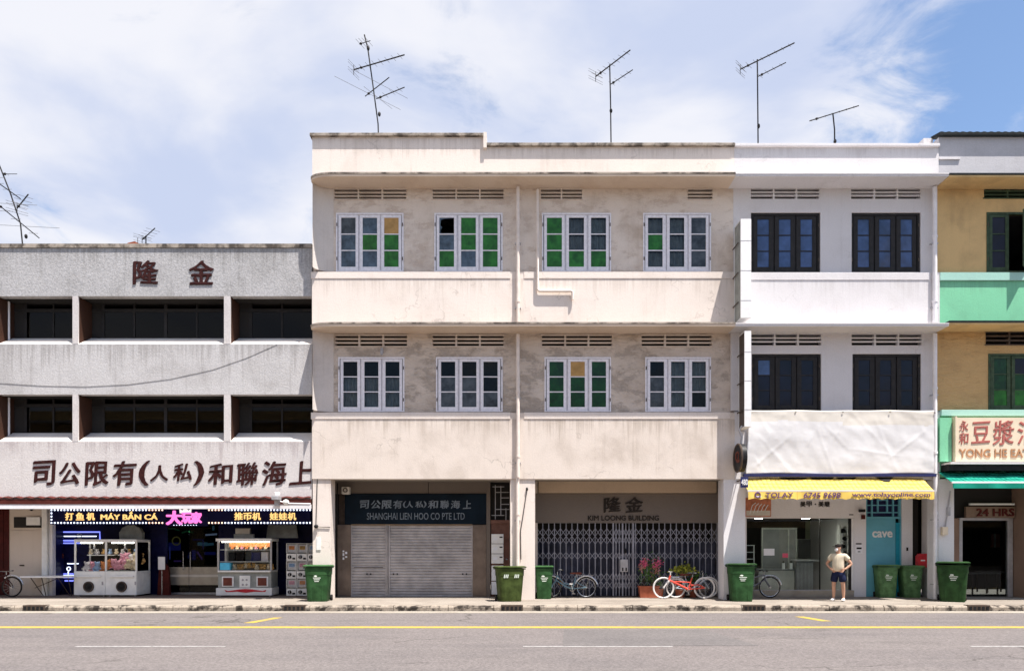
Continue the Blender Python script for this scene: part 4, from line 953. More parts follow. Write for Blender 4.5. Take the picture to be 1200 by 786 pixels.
for k, (p, mt, wdt, hg) in enumerate(glm):
    mc = box('arcade_cabinet', 'navy_front', grey, p[0] - wdt * 0.7, p[0] + wdt * 0.7, p[1], p[1] + 0.7, 0.014, p[2] + hg * 1.6); box('screen', mt, mc, p[0] - wdt / 2, p[0] + wdt / 2, p[1] - 0.02, p[1] - 0.001, p[2] - hg / 2, p[2] + hg / 2)
local()
YN = YD - 0.03
neon = thing('neon_wall_sign', 'blue LED strip outline of a game figure on dark arcade wall', 'neon sign', (X(92, YN), YN, Z(680, YN)))
def strip(name, mat, par, pts, r, Y, n=5):
    return MB().tube([(X(a, Y), Y, Z(b, Y)) for a, b in pts], r, n).build(name, mat, par)
for pts in ([(68.5, 632), (68.5, 623), (117, 623), (117, 632)], [(70, 633), (96, 633)], [(72, 646), (72, 636), (95, 636)], [(70, 650), (70, 672), (86, 672)], [(66, 676), (90, 676)], [(66, 680), (74, 680)], [(76, 680), (86, 680)], [(72, 660), (72, 668)]):
    strip('neon_tube', 'led_blue', neon, pts, 0.024, YN)
for pts in ([(75, 628), (113, 628)], [(79, 660), (92, 660)], [(80, 669), (80, 673)], [(66, 674), (88, 674)]): strip('neon_tube', 'led_white', neon, pts, 0.016, YN)
MB().torus((X(80.5, YN), YN, Z(666, YN)), 0.06, 0.014, 12, 5).build('neon_tube', 'led_white', neon); MB().torus((X(93, YN), YN, Z(627.5, YN)), 0.08, 0.02, 12, 5).build('neon_tube', 'antenna_light', neon)
MB().ell((X(71, YN), YN - 0.05, Z(651, YN)), 0.14, 0.06, 0.14).build('red_star', 'dark_red_door', neon)

# LED sign boards over the arcade
YB_ = 1.35
def led_board(name, label, px0, px1, py0, py1, words, dots):
    b = thing(name, label, 'sign', (X((px0 + px1) / 2, YB_), YB_, Z(py1, YB_)))
    box('board', 'navy_front', b, X(px0, YB_), X(px1, YB_), YB_, YB_ + 0.12, Z(py1, YB_), Z(py0, YB_), 0.008)
    for s, a, c, p, q, mt in words: text('lettering', s, mt, b, X(a, YB_), X(c, YB_), Z(q, YB_), Z(p, YB_), YB_, 0.02, 0.03)
    wb = MB().ell((0, 0, 0), 0.028, 0.018, 0.028, 6, 4)
    sv = ORG.copy(); local(); me = {k: wb.mesh('bulb', k) for k in ('led_white', 'led_warm', 'led_indigo')}
    globals()['ORG'] = sv
    for (x, y) in dots:
        k = 'led_warm' if (175 < x < 195 or 262 > x > 243) else 'led_white'
        link('bulb', me[k], b, Vector((X(x, YB_), YB_ - 0.01, Z(y, YB_))) - sv)
    return b
step = 3.82
d1 = [(60.5 + step * k, y) for k in range(35) for y in (597.3, 612.3)] + [(60.5, 597.3 + 3.75 * k) for k in range(1, 4)]
led_board('led_signboard', 'lit LED signboard with gold Chinese and Vietnamese words over claw machine', 58.5, 195, 595.6, 614.2,
    [('打', 77, 86, 600.5, 609, 'led_gold'), ('鱼', 89.5, 98.5, 600.5, 609, 'led_gold'), ('机', 102, 111, 600.5, 609, 'led_gold'), ('MÁY BẮN CÁ', 118.5, 184.5, 599, 608.5, 'led_gold')], d1)
d2 = [(245 + step * k, y) for k in range(32) for y in (597.3, 612.3)]
led_board('led_signboard', 'lit LED signboard with gold Chinese words beside cream column', 243, 364, 595.6, 614.2,
    [(c, a, a + 9.4, 600.3, 608.8, 'led_gold') for c, a in (('推', 275), ('币', 285.5), ('机', 296), ('娃', 316.5), ('娃', 327), ('机', 337.5))], d2)
b = thing('pink_logo_sign', 'pink lit Chinese logo with small crown above arcade glass doors', 'sign', (X(217, YB_), YB_, Z(615, YB_)))
box('board', 'navy_front', b, X(195.3, YB_), X(242.7, YB_), YB_ + 0.02, YB_ + 0.12, Z(616, YB_), Z(595.6, YB_))
for ch, a, c, p, q in (('大', 195.5, 213, 598.5, 614), ('玩', 213.5, 224.5, 600.5, 612.5), ('家', 225, 236, 600, 612.5)):
    text('character', ch, 'led_pink', b, X(a, YB_), X(c, YB_), Z(q, YB_), Z(p, YB_), YB_ + 0.02, 0.05, 0.05)
cr = [(211, 601), (210.5, 595.5), (214, 598), (217.5, 594), (221, 598), (224.5, 595.5), (224, 601)]
MB().prism([(X(p, YB_), YB_ - 0.03, Z(q, YB_)) for p, q in cr], (0, 0.03, 0)).build('crown', 'led_crown', b)
for k in range(9): box('dotted_line', 'led_white', b, X(203 + k * 3.3, YB_), X(204 + k * 3.3, YB_), YB_ + 0.01, YB_ + 0.02, Z(615.2, YB_), Z(614.6, YB_))

# draped cable on the facade and the floodlight
local()
cab = MB().tube([(X(px, YL - 0.006), YL - 0.006, Z(py, YL - 0.006)) for px, py in ((-60, 446), (0, 449), (50, 452), (100, 453), (150, 450.5), (200, 444), (250, 433), (290, 419), (325, 403.5))], 0.004, 5).build('facade_cable', 'wire_black')
tag(cab, 'thin black cable sagging across grey concrete spandrel', 'cable')
YQ = YA - 0.10
fl = thing('floodlight', 'grey metal floodlight on arm above red ledge beside cream column', 'floodlight', (X(326, YQ), YQ, Z(592, YQ)))
box('lamp_head', 'galvanised', fl, X(321, YQ), X(329, YQ), YQ - 0.25, YQ + 0.08, Z(586, YQ), Z(581, YQ), 0.02); box('lamp_cap', 'white_paint', fl, X(323, YQ), X(328, YQ), YQ - 0.1, YQ + 0.05, Z(580.8, YQ), Z(576.5, YQ), 0.02); box('mount', 'galvanised', fl, X(322, YQ), X(327, YQ), YQ - 0.05, YQ + 0.13, Z(592.5, YQ), Z(586.2, YQ), 0.01)
MB().ell((X(335, YQ), YQ, Z(588, YQ)), 0.10, 0.08, 0.08).build('lens', 'offwhite_plastic', fl, smooth=True); MB().tube([(X(328, YQ), YQ, Z(587, YQ)), (X(337, YQ), YQ, Z(589.5, YQ)), (X(364, YQ), YQ, Z(590, YQ))], 0.022, 6).build('arm', 'pipe_white', fl)

# ================================================================== claw machines, capsule rack, table
YM = 1.30
def mx(px, Y=YM): return X(px, Y)
def mz(py, Y=YM): return Z(py, Y)
cw = thing('claw_machine', 'white twin claw machine with round black dials and pink plush toys', 'claw machine', (mx(123), 1.75, 0.012))
xa0 = mx(86.5); xa, xb = mx(86.5), mx(160); xm = (xa + xb) / 2; dp = 0.92; zc_ = mz(669); ztop = mz(631.5)
box('cabinet', 'offwhite_plastic', cw, xa, xm - 0.004, YM, YM + dp, 0.06, zc_, 0.015); box('cabinet', 'offwhite_plastic', cw, xm + 0.004, xb, YM, YM + dp, 0.06, zc_, 0.015)
for k in range(9): box('side_rib', 'offwhite_plastic', cw, xb, xb + 0.008, YM + 0.08 + k * 0.095, YM + 0.13 + k * 0.095, 0.12, zc_ - 0.08)
for c in ((xa + xm) / 2 - 0.02, (xm + xb) / 2 + 0.03):
    dl = MB().tube([(c, YM - 0.03, mz(687)), (c, YM, mz(687))], 0.17, 24).build('dial', 'black_plastic', cw, smooth=True)
    MB().torus((c, YM - 0.03, mz(687)), 0.15, 0.022, 24, 6).build('dial_ring', 'brown_metal', dl, smooth=True); MB().ell((c, YM - 0.035, mz(687)), 0.07, 0.03, 0.05).build('dial_knob', 'rubber', dl, smooth=True)
    box('tray', 'white_paint', cw, c - 0.40, c + 0.40, YM - 0.05, YM - 0.001, mz(676), mz(674.2), 0.01); box('coin_slot', 'galvanised', cw, c + 0.42, c + 0.46, YM - 0.02, YM - 0.001, mz(685), mz(681))
for a in (xa + 0.1, xm - 0.1, xm + 0.1, xb - 0.1): MB().tube([(a, YM + 0.1, 0.012), (a, YM + 0.1, 0.06)], 0.03, 8).build('foot', 'galvanised', cw)
for a in (xa + 0.02, xm, xb - 0.03):
    for y in (YM + 0.03, YM + dp - 0.05): box('post', 'offwhite_plastic', cw, a - 0.025, a + 0.025, y, y + 0.04, zc_ + 0.001, ztop - 0.09)
box('roof', 'white_paint', cw, xa, xb, YM, YM + dp, ztop - 0.09, ztop, 0.015); box('back_panel', 'interior_dark', cw, xa + 0.05, xb - 0.06, YM + dp - 0.05, YM + dp - 0.02, zc_ + 0.002, ztop - 0.092)
box('front_pane', 'case_glass', cw, xa + 0.05, xb - 0.06, YM + 0.04, YM + 0.046, zc_ + 0.002, ztop - 0.092); box('side_pane', 'case_glass', cw, xb - 0.03, xb - 0.024, YM + 0.08, YM + dp - 0.06, zc_ + 0.002, ztop - 0.092)
for c in ((xa + xm) / 2, (xm + xb) / 2):
    box('lamp_bar', 'tube_white', cw, c - 0.35, c + 0.35, YM + 0.1, YM + 0.14, ztop - 0.13, ztop - 0.095)
    cl = MB().tube([(c - 0.1, YM + 0.45, ztop - 0.1), (c - 0.1, YM + 0.45, ztop - 0.30)], 0.03, 8).build('claw', 'chrome', cw); 
    for t in range(3):
        q = t * 2.094; MB().tube([(c - 0.1, YM + 0.45, ztop - 0.29), (c - 0.1 + 0.11 * math.cos(q), YM + 0.45 + 0.11 * math.sin(q), ztop - 0.36), (c - 0.1 + 0.04 * math.cos(q), YM + 0.45 + 0.04 * math.sin(q), ztop - 0.46)], 0.012, 5).build('claw_finger', 'chrome', cl)
    box('shelf', 'offwhite_plastic', cw, c - 0.44, c + 0.44, YM + 0.62, YM + 0.80, mz(650.5, 2), mz(649.5, 2))
fan = MB(); pts = [(mx(140, 2.0), 2.0, mz(632, 2))] + [(mx(153 - 13.5 * math.cos(t) * (1 + 0.05 * (i % 2)), 2.0), 2.0, mz(627 - 12 * math.sin(t) * (1 + 0.06 * (i % 2)), 2.0)) for i, t in enumerate([math.pi * k / 12 for k in range(13)])] + [(mx(166, 2.0), 2.0, mz(632, 2))]
fan.prism(pts, (0, 0.18, 0)); fan.build('shell_crest', 'grey_cover', cw, bevel=0.012)
local()
def toy(c, r, mat, label, group):
    m = MB(); x, y, z = c
    m.ell((x, y, z), r, r * 0.85, r * 0.95, 10, 7, 0.03); m.ell((x + random.uniform(-.3, .3) * r, y - 0.25 * r, z + r * 1.1), r * 0.72, r * 0.66, r * 0.68, 10, 7, 0.03)
    for s in (-1, 1): m.ell((x + s * r * 0.55, y - 0.15 * r, z + r * 1.65), r * 0.26, r * 0.18, r * 0.28, 6, 5); m.ell((x + s * r * 0.95, y - r * 0.3, z - r * 0.1), r * 0.3, r * 0.45, r * 0.28, 6, 5); m.ell((x + s * r * 0.5, y - r * 0.7, z - r * 0.65), r * 0.34, r * 0.5, r * 0.28, 6, 5)
    return tag(m.build('plush_toy', mat, None, smooth=True), label, 'plush toy', group)
zf = zc_ + 0.09
pal = ['toy_white', 'toy_pink', 'toy_blue', 'toy_orange', 'toy_orange', 'toy_pink', 'toy_pink', 'toy_pink', 'toy_cream', 'toy_cream']
ORD = ('first', 'second', 'third', 'fourth', 'fifth', 'sixth', 'seventh', 'eighth', 'ninth', 'tenth', 'eleventh')
CN = {'toy_white': 'white', 'toy_pink': 'pink', 'toy_blue': 'pale blue', 'toy_orange': 'orange', 'toy_cream': 'cream', 'toy_tan': 'tan'}
for i, mt in enumerate(pal):
    xx = xa + 0.28 + i * 0.17; hgt = 0.0 if i < 4 else 0.05 + 0.02 * (i % 3)
    toy((xx, YM + 0.25 + 0.06 * (i % 2), zf + hgt), 0.12, mt, '%s plush toy, %s from left behind front pane of dial claw machine' % (CN[mt], ORD[i]), 'plush toys in the dial claw machine')
for i, mt in enumerate(['toy_pink', 'toy_pink', 'toy_white', 'toy_cream', 'toy_tan']):
    toy((xm + 0.30 + i * 0.15, YM + 0.52, zf + 0.24 + 0.04 * (i % 2)), 0.13, mt, '%s plush toy, %s from left on the pile at back of dial claw machine' % (CN[mt], ORD[i]), 'plush toys piled at the back')

cw2 = thing('prize_machine', 'grey and white prize machine with red smile front and three glass shelves', 'claw machine', (mx(290), 1.75, 0.012))
xa, xb = mx(253), mx(318.5); zc_ = mz(670); ztop = mz(630.5); dp = 0.72
box('base', 'offwhite_plastic', cw2, xa, xb, YM, YM + dp, 0.05, mz(688.5), 0.012); box('front_panel', 'grey_cover', cw2, xa + 0.05, xb - 0.04, YM + 0.06, YM + dp, mz(688.4), zc_)
box('counter', 'offwhite_plastic', cw2, xa + 0.07, xb - 0.03, YM - 0.05, YM + dp, zc_ + 0.001, mz(668), 0.012)
sm = [(263, 690.5), (267, 692), (280, 690.2), (288, 689.6), (296, 690.2), (308, 692), (312, 690.5), (311, 693), (298, 692.8), (288, 694), (278, 692.8), (265, 693.2)]
MB().prism([(mx(a), YM - 0.012, mz(b)) for a, b in sm], (0, 0.011, 0)).build('smile', 'red_box', cw2)
for a in (266.5, 307): 
    e = box('prize_door', 'white_paint', cw2, mx(a - 7), mx(a + 7), YM + 0.02, YM + 0.06, mz(687), mz(675), 0.02); box('door_flap', 'saddle_brown', e, mx(a - 5.2), mx(a + 5.2), YM + 0.005, YM + 0.02, mz(685.8), mz(676.5), 0.008)
cp = box('control_panel', 'offwhite_plastic', cw2, mx(280.5), mx(293), YM + 0.0, YM + 0.06, mz(688), mz(674), 0.01)
for a in (284.5, 289): 
    for b in (679, 684.5): MB().ell((mx(a), YM - 0.005, mz(b)), 0.035, 0.015, 0.035).build('button', 'galvanised', cp)
for a in (xa + 0.06, xb - 0.04):
    for y in (YM + 0.05, YM + dp - 0.05): box('post', 'aluminium', cw2, a - 0.03, a + 0.03, y - 0.02, y + 0.02, mz(668) + 0.001, ztop - 0.09)
box('roof', 'offwhite_plastic', cw2, xa, xb, YM - 0.02, YM + dp, ztop - 0.09, ztop, 0.012); box('back_panel', 'grey_cover', cw2, xa + 0.07, xb - 0.07, YM + dp - 0.06, YM + dp - 0.03, mz(668), ztop - 0.1)
for a in (643.5, 657.5): box('shelf', 'offwhite_plastic', cw2, xa + 0.1, xb - 0.08, YM + 0.1, YM + dp - 0.07, mz(a + 0.8), mz(a))
box('lamp_bar', 'tube_white', cw2, xa + 0.15, xb - 0.12, YM + 0.12, YM + 0.15, ztop - 0.125, ztop - 0.095); box('header_panel', 'toy_orange', cw2, xa + 0.32, xb - 0.08, YM + 0.3, YM + 0.32, mz(640.5), mz(634)); box('front_pane', 'case_glass', cw2, xa + 0.1, xb - 0.08, YM + 0.05, YM + 0.056, mz(668) + 0.01, ztop - 0.095)  # this lamp bar is added to brighten the prize machine's interior
box('side_pane', 'case_glass', cw2, xb - 0.04, xb - 0.035, YM + 0.08, YM + dp - 0.08, mz(668) + 0.01, ztop - 0.095)
for a in (xa + 0.1, xb - 0.1): MB().tube([(a, YM + 0.1, 0.012), (a, YM + 0.1, 0.05)], 0.03, 8).build('foot', 'galvanised', cw2)
box('crest', 'grey_cover', cw2, mx(274, 1.6), mx(297, 1.6), 1.6, 1.7, mz(630.4, 1.6), mz(625.5, 1.6)); box('crest', 'steel_strip', cw2, mx(276, 1.6), mx(293, 1.6), 1.58, 1.72, mz(625.4, 1.6), mz(618.5, 1.6), 0.02)
local()
for i in range(11):
    if 0 < i < 3: pass
    toy((mx(272 + i * 4.4), YM + 0.22 + 0.05 * (i % 2), mz(668) + 0.075 + (0.05 if 3 <= i <= 5 else 0)), 0.07, 'toy_tan' if i % 3 else 'toy_cream', '%s plush toy, %s from left on lowest deck of smile machine' % ('tan' if i % 3 else 'cream', ORD[i]), 'plush toys in the smile machine')
tag(box('blue_basket', 'sky_blue_plastic', None, mx(258), mx(269.5), YM - 0.03, YM + 0.25, mz(667.5), mz(659), 0.015), 'bright blue plastic box on the prize machine counter', 'box')
for i, (a, b, mt) in enumerate(((264, 272, 'black_plastic'), (273, 282, 'hair'), (291, 302, 'plate_blue'), (303, 311, 'toy_white'))):
    lab = ('black boxed prize at the left end of the prize machine shelf', 'dark boxed prize beside the black box on prize machine shelf', 'blue boxed prize on the prize machine middle shelf', 'white boxed prize at right end of prize machine shelf')[i]
    tag(box('prize_box', mt, None, mx(a), mx(b), YM + 0.25, YM + 0.42, mz(657.4), mz(646.5), 0.006), lab, 'prize box')
for i in range(8):
    toy((mx(268 + i * 5.6), YM + 0.34, mz(643.5) + 0.055), 0.052, ('toy_orange', 'toy_cream', 'toy_pink')[i % 3], '%s plush toy, %s from left on top shelf of smile machine' % (('orange', 'cream', 'pink')[i % 3], ORD[i]), 'plush toys on the top shelf')
for i in range(9):
    xx = xa0 + 0.16 + i * 0.21; toy((xx, YM + 0.70, mz(649.5, 2) + 0.07), 0.065, ('toy_cream', 'toy_white', 'toy_tan', 'toy_blue')[i % 4], '%s plush toy, %s from left on rear shelf of dial claw machine' % (('cream', 'white', 'tan', 'pale blue')[i % 4], ORD[i]), 'plush toys on the rear shelf')
# capsule machines, three columns of three
rk0 = None
for c in range(3):
    for r in range(3):
        x0 = mx(333.8 + c * 12.6); z0 = 0.03 + r * 0.565
        where = ('bottom', 'middle', 'top')[r]; lab = '%s capsule toy machine in the %s column of the white rack' % (where, ('left', 'centre', 'right')[c])
        if rk0 is None:
            local(); rk0 = thing('capsule_machine', lab, 'capsule machine', (0, 0, 0), group='capsule machines in the white rack')
            box('housing', 'offwhite_plastic', rk0, 0, 0.325, 0.0, 0.4, 0, 0.23, 0.01); box('display', 'case_glass', rk0, 0.01, 0.315, 0.02, 0.026, 0.24, 0.54)
            box('display_card', 'toy_white', rk0, 0.025, 0.30, 0.06, 0.065, 0.27, 0.52); box('card_picture', 'toy_pink', rk0, 0.07, 0.25, 0.054, 0.0595, 0.36, 0.48); box('case_back', 'offwhite_plastic', rk0, 0.0, 0.325, 0.2, 0.4, 0.235, 0.55)
            for a in (0.0, 0.31): box('case_side', 'offwhite_plastic', rk0, a, a + 0.015, 0.0, 0.199, 0.235, 0.55)
            box('case_top', 'offwhite_plastic', rk0, 0.0, 0.325, 0.0, 0.4, 0.551, 0.563)
            dl = MB().tube([(0.11, -0.03, 0.12), (0.11, 0, 0.12)], 0.06, 14).build('dial', 'black_plastic', rk0); box('dial_handle', 'galvanised', dl, 0.10, 0.12, -0.045, -0.03, 0.07, 0.17); box('chute', 'black_plastic', rk0, 0.2, 0.29, -0.006, -0.001, 0.04, 0.10)
            rk0.location = (x0, YM + 0.15, z0)
        else:
            q = copy_thing(rk0, (x0, YM + 0.15, z0), 0, lab)
            for k in q.children:
                if k.name.startswith('card_picture'):
                    k.data = k.data.copy(); k.data.materials[0] = MATS[['toy_cream', 'toy_blue', 'toy_orange', 'toy_pink', 'toy_tan'][(c * 2 + r) % 5]]
local()
aw = tag(MB().prism([(mx(312, 1.9), 1.9, mz(630, 1.9)), (mx(349, 1.9), 1.9, mz(630, 1.9)), (mx(347, 2.2), 2.2, mz(614, 2.2)), (mx(314, 2.2), 2.2, mz(614, 2.2))], (0, 0.06, 0.0)).build('grey_banner', 'grey_cover', None), 'plain grey panel hung above the capsule machines', 'panel')
# folding table by the cream door
YT = 1.0
tb = thing('folding_table', 'white thin folding table in front of cream door', 'table', (X(55, YT), YT + 0.3, 0.012))
box('table_top', 'white_paint', tb, X(23, YT), X(84, YT), YT, YT + 0.62, Z(676.5, YT), Z(674.8, YT), 0.006)
for a, b in ((34, 38), (47, 41), (66, 70), (78, 72)): MB().tube([(X(a, YT), YT + 0.08, Z(676.6, YT)), (X(b, YT), YT + 0.55, 0.012)], 0.014, 6).build('leg', 'brown_metal', tb)
MB().tube([(X(36, YT), YT + 0.2, Z(689, YT)), (X(60, YT), YT + 0.3, Z(678, YT))], 0.012, 6).build('brace', 'brown_metal', tb)
# red umbrella stand with a paper by the glass doors
rb = thing('leaflet_stand', 'dark red leaflet stand with white paper left of arcade glass doors', 'stand', (X(191, 2.0), 2.05, 0.012))
MB().prism([(X(184, 2.0), 2.0, 0.012), (X(199, 2.0), 2.0, 0.012), (X(197, 2.0), 2.0, Z(664, 2)), (X(189, 2), 2.0, Z(656, 2)), (X(186, 2), 2.0, Z(668, 2))], (0, 0.12, 0)).build('cover', 'dark_red_door', rb, bevel=0.01); box('paper', 'paper', rb, X(185.5, 1.97), X(193.5, 1.97), 1.95, 1.97, Z(667, 1.97), Z(652, 1.97), 0.004)
MB().tube([(X(189.5, 1.97), 1.985, 0.012), (X(189.5, 1.97), 1.985, Z(652, 1.97))], 0.012, 6).build('post', 'chrome', rb)

# ================================================================== shopfront things of the cream pair
YO = YF - 0.04
def ox(px): return X(px, YO)
def oz(py): return Z(py, YO)
sg = thing('company_signboard', 'navy company signboard with silver Chinese and English lettering above roller shutters', 'sign', (ox(487), YO, oz(614)))
box('board', 'navy_board', sg, ox(404), ox(570), YO, YO + 0.035, oz(614), oz(578.3), 0.006)
chars = [('司', 422, 432), ('公', 435, 446), ('限', 448, 459), ('有', 461, 471), ('(', 472.5, 475.5), ('人', 476, 484), ('私', 487, 496), (')', 496.5, 499.5), ('和', 502, 513), ('聯', 516, 526), ('海', 528.5, 539), ('上', 543, 552)]
for ch, a, b in chars:
    t0, t1 = (586, 595.5) if ch not in '(人私)' else (587, 594.5)
    text('character', ch, 'sign_silver', sg, ox(a), ox(b), oz(t1), oz(t0), YO, 0.02, 0.0, rough=0.02, slant=0.06, tilt=0.05, nib=0.026)
text('lettering', 'SHANGHAI LIEN HOO CO PTE LTD', 'sign_silver', sg, ox(430), ox(544.5), oz(608.5), oz(600.5), YO, 0.02, 0.0)
# roller shutters, slat by slat
YR = YF + 0.10
def shutter(label, pa, pb, n=24):
    s = thing('roller_shutter', label, 'roller shutter', (X((pa + pb) / 2, YR), YR, 0.008), group='roller shutters under the navy signboard')
    xa, xb = X(pa, YR), X(pb, YR); zt = Z(615, YR); h = (zt - 0.07) / n
    sv = ORG.copy(); local(); m = MB()
    prof = [(0.0, 0.0), (-0.020, h * 0.18), (-0.026, h * 0.5), (-0.020, h * 0.82), (0.0, h * 0.97)]
    for k in range(len(prof) - 1): m.quad((xa, prof[k][0], prof[k][1]), (xb, prof[k][0], prof[k][1]), (xb, prof[k + 1][0], prof[k + 1][1]), (xa, prof[k + 1][0], prof[k + 1][1]))
    me = m.mesh('slat', 'shutter_grey'); globals()['ORG'] = sv
    for k in range(n): link('slat', me, s, Vector((0, YR + random.uniform(-0.002, 0.002), 0.07 + h * k)) - sv)
    box('bottom_bar', 'galvanised', s, xa, xb, YR - 0.025, YR + 0.03, 0.009, 0.068, 0.006); box('backing', 'brown_metal', s, xa, xb, YR + 0.012, YR + 0.03, 0.07, zt)
    for a in (xa - 0.045, xb): box('guide_rail', 'shutter_grey', s, a, a + 0.045, YR - 0.05, YR + 0.03, 0.009, zt, 0.006)
    for a in ((pa + pb) / 2,) if pb - pa < 60 else (pa + 6, pb - 8):
        for k in (-1, 1): box('lock_plate', 'black_plastic', s, X(a + k * 2.2, YR) - 0.02, X(a + k * 2.2, YR) + 0.02, YR - 0.04, YR - 0.02, Z(673, YR), Z(671.3, YR))
    if pb - pa < 60: box('lock_bar', 'black_plastic', s, X(pa + 2, YR), X(pb - 3, YR), YR - 0.036, YR - 0.022, Z(664.6, YR), Z(664, YR))
    return s
shutter('narrow grey roller shutter left of the dividing post', 413, 452)
shutter('wide grey roller shutter right of the dividing post', 457.5, 552.5)
ORG = cream.location.copy()
box('shutter_post', 'shutter_grey', cream, X(453.6, YR) + 0.02, X(456.2, YR) - 0.02, YR - 0.06, YR + 0.05, 0.008, Z(615, YR)); box('shutter_head', 'beige_beam', cream, X(412, YR), X(553.5, YR), YR - 0.06, YR + 0.1, Z(614.9, YR), Z(613.5, YR))
for k in range(5): box('sticker', 'paper', cream, fx(401.5 + (k % 2) * 3), fx(403.5 + (k % 2) * 3.4), YF - 0.006, YF - 0.001, fz(646.5 + k * 2.2), fz(644.5 + k * 2.2 - (k % 3) * 0.6))
# letter boxes on the side door
mb = thing('letter_box_stack', 'column of grey metal letter boxes on brown side door', 'letter boxes', (fx(582), YF - 0.02, fz(662)))
for k in range(3):
    z1 = fz(625.5 + k * 11.6); z0 = fz(625.5 + k * 11.6 + 11)
    q = box('letter_box', 'offwhite_plastic', mb, fx(576), fx(590), YF - 0.16, YF + 0.036, z0, z1, 0.006); box('slot', 'black_plastic', q, fx(585.5), fx(589), YF - 0.163, YF - 0.16, z1 - 0.12, z1 - 0.08); box('label_card', 'paper', q, fx(578), fx(583), YF - 0.163, YF - 0.16, z1 - 0.2, z1 - 0.1)
nb = thing('notice_board', 'pale notice sheets pasted low on brown side door behind bin', 'notice', (fx(582), YF, fz(697)))
for a, b in ((662, 680), (681, 696)): box('sheet', 'paper', nb, fx(576), fx(590), YF - 0.02, YF + 0.036, fz(b), fz(a), 0.003)

# name panel and folding gate of the right bay
YK = YF - 0.02
np_ = thing('building_name_panel', 'brown-grey panel with raised Chinese characters and building name above folding gate', 'sign', (X(735, YK), YK, Z(612, YK)))
box('panel', 'shop_beam', np_, X(627.5, YK), X(843, YK), YK, YK + 0.1, Z(612.3, YK), Z(577.8, YK))
for ch, a, b in (('隆', 708, 727), ('金', 733, 753)): text('character', ch, 'sign_bronze', np_, X(a, YK), X(b, YK), Z(599.5, YK), Z(582.5, YK), YK, 0.025, 0.0, rough=0.025, nib=0.03, tilt=0.05)
text('lettering', 'KIM LOONG BUILDING', 'sign_bronze', np_, X(689, YK), X(772, YK), Z(609.5, YK), Z(603.8, YK), YK, 0.02, 0.02)
YGt = YF + 0.06
gt = thing('folding_gate', 'closed grey steel lattice folding gate behind bicycles and flower pots', 'gate', (X(735, YGt), YGt, 0.008))
gx0, gx1 = X(628.5, YGt), X(843, YGt); gz0, gz1 = 0.03, Z(612.5, YGt)
sv = ORG.copy(); local()
bar = MB().box(-0.013, 0.013, -0.012, 0.012, gz0, gz1).mesh('gate_bar', 'gate_steel')
# bars: open spacing left and right, packed in the middle
xs = []; x = gx0 + 0.02
mA, mB = X(718, YGt), X(742.5, YGt)
while x < gx1 - 0.03:
    xs.append(x); x += 0.105 if mA < x < mB else 0.187 + random.uniform(-0.008, 0.008)
pitch = 0.187
rows = [(619, 628), (628, 637), (646.5, 655), (671, 680.5), (680.5, 690)]
cache = {}
def lat(dx, dz, sgn):
    k = (round(dx, 2), round(dz, 2), sgn)
    if k not in cache:
        L = Vector((k[0], 0, k[1] * sgn)); d = L.normalized(); nrm = Vector((-d.z, 0, d.x)) * 0.0095
        p = [-L / 2 - nrm, L / 2 - nrm, L / 2 + nrm, -L / 2 + nrm]
        global ORG
        keep, ORG = ORG, Vector((0, 0, 0)); cache[k] = MB().prism([(q.x, -0.004, q.z) for q in p], (0, 0.008, 0)).mesh('lattice_strip', 'gate_steel'); ORG = keep
    return cache[k]
ORG = sv
for xx in xs: link('gate_bar', bar, gt, Vector((xx, YGt, 0)) - sv)
for i in range(len(xs) - 1):
    xm_, dx = (xs[i] + xs[i + 1]) / 2, xs[i + 1] - xs[i]
    for r, (a, b) in enumerate(rows):
        zc1, dzz = Z((a + b) / 2, YGt), (b - a) * (D + YGt) / 860.0
        s_ = 1 if (i + r) % 2 else -1
        link('lattice_strip', lat(dx, dzz, s_), gt, Vector((xm_, YGt - 0.022, zc1)) - sv); link('lattice_strip', lat(dx, dzz, -s_), gt, Vector((xm_, YGt + 0.02, zc1)) - sv)
for px in (718.5, 729.5, 742): box('gate_post', 'gate_steel', gt, X(px, YGt) - 0.022, X(px, YGt) + 0.022, YGt - 0.04, YGt + 0.03, gz0, gz1)
box('lock_box', 'galvanised', gt, X(726.5, YGt), X(735.5, YGt), YGt - 0.09, YGt - 0.03, Z(669.5, YGt), Z(655, YGt), 0.008); 
for a in (728.5, 732.5): box('lock_slot', 'black_plastic', gt, X(a, YGt), X(a + 1.6, YGt), YGt - 0.094, YGt - 0.09, Z(668.5, YGt), Z(664.5, YGt))
MB().ell((X(732.5, YGt), YGt - 0.06, Z(645, YGt)), 0.035, 0.03, 0.09).build('padlock', 'black_plastic', gt)
box('top_track', 'galvanised', gt, gx0, gx1, YGt - 0.05, YGt + 0.05, gz1, gz1 + 0.05); box('bottom_track', 'brown_metal', gt, gx0, gx1, YGt - 0.04, YGt + 0.04, 0.009, 0.025)
ORG = cream.location.copy()
m = MB(); n = 70; xa, xb = X(629, 1.7), X(843, 1.7)
def pleat(i): return 1.62 + (0.07 if i % 2 else 0.0)
for i in range(n):
    a, b = xa + (xb - xa) * i / n, xa + (xb - xa) * (i + 1) / n
    m.quad((a, pleat(i), 0.02), (b, pleat(i + 1), 0.02), (b, pleat(i + 1), Z(634, 1.6)), (a, pleat(i), Z(634, 1.6)))
m.build('pleated_shutter', 'gate_sheet', cream)

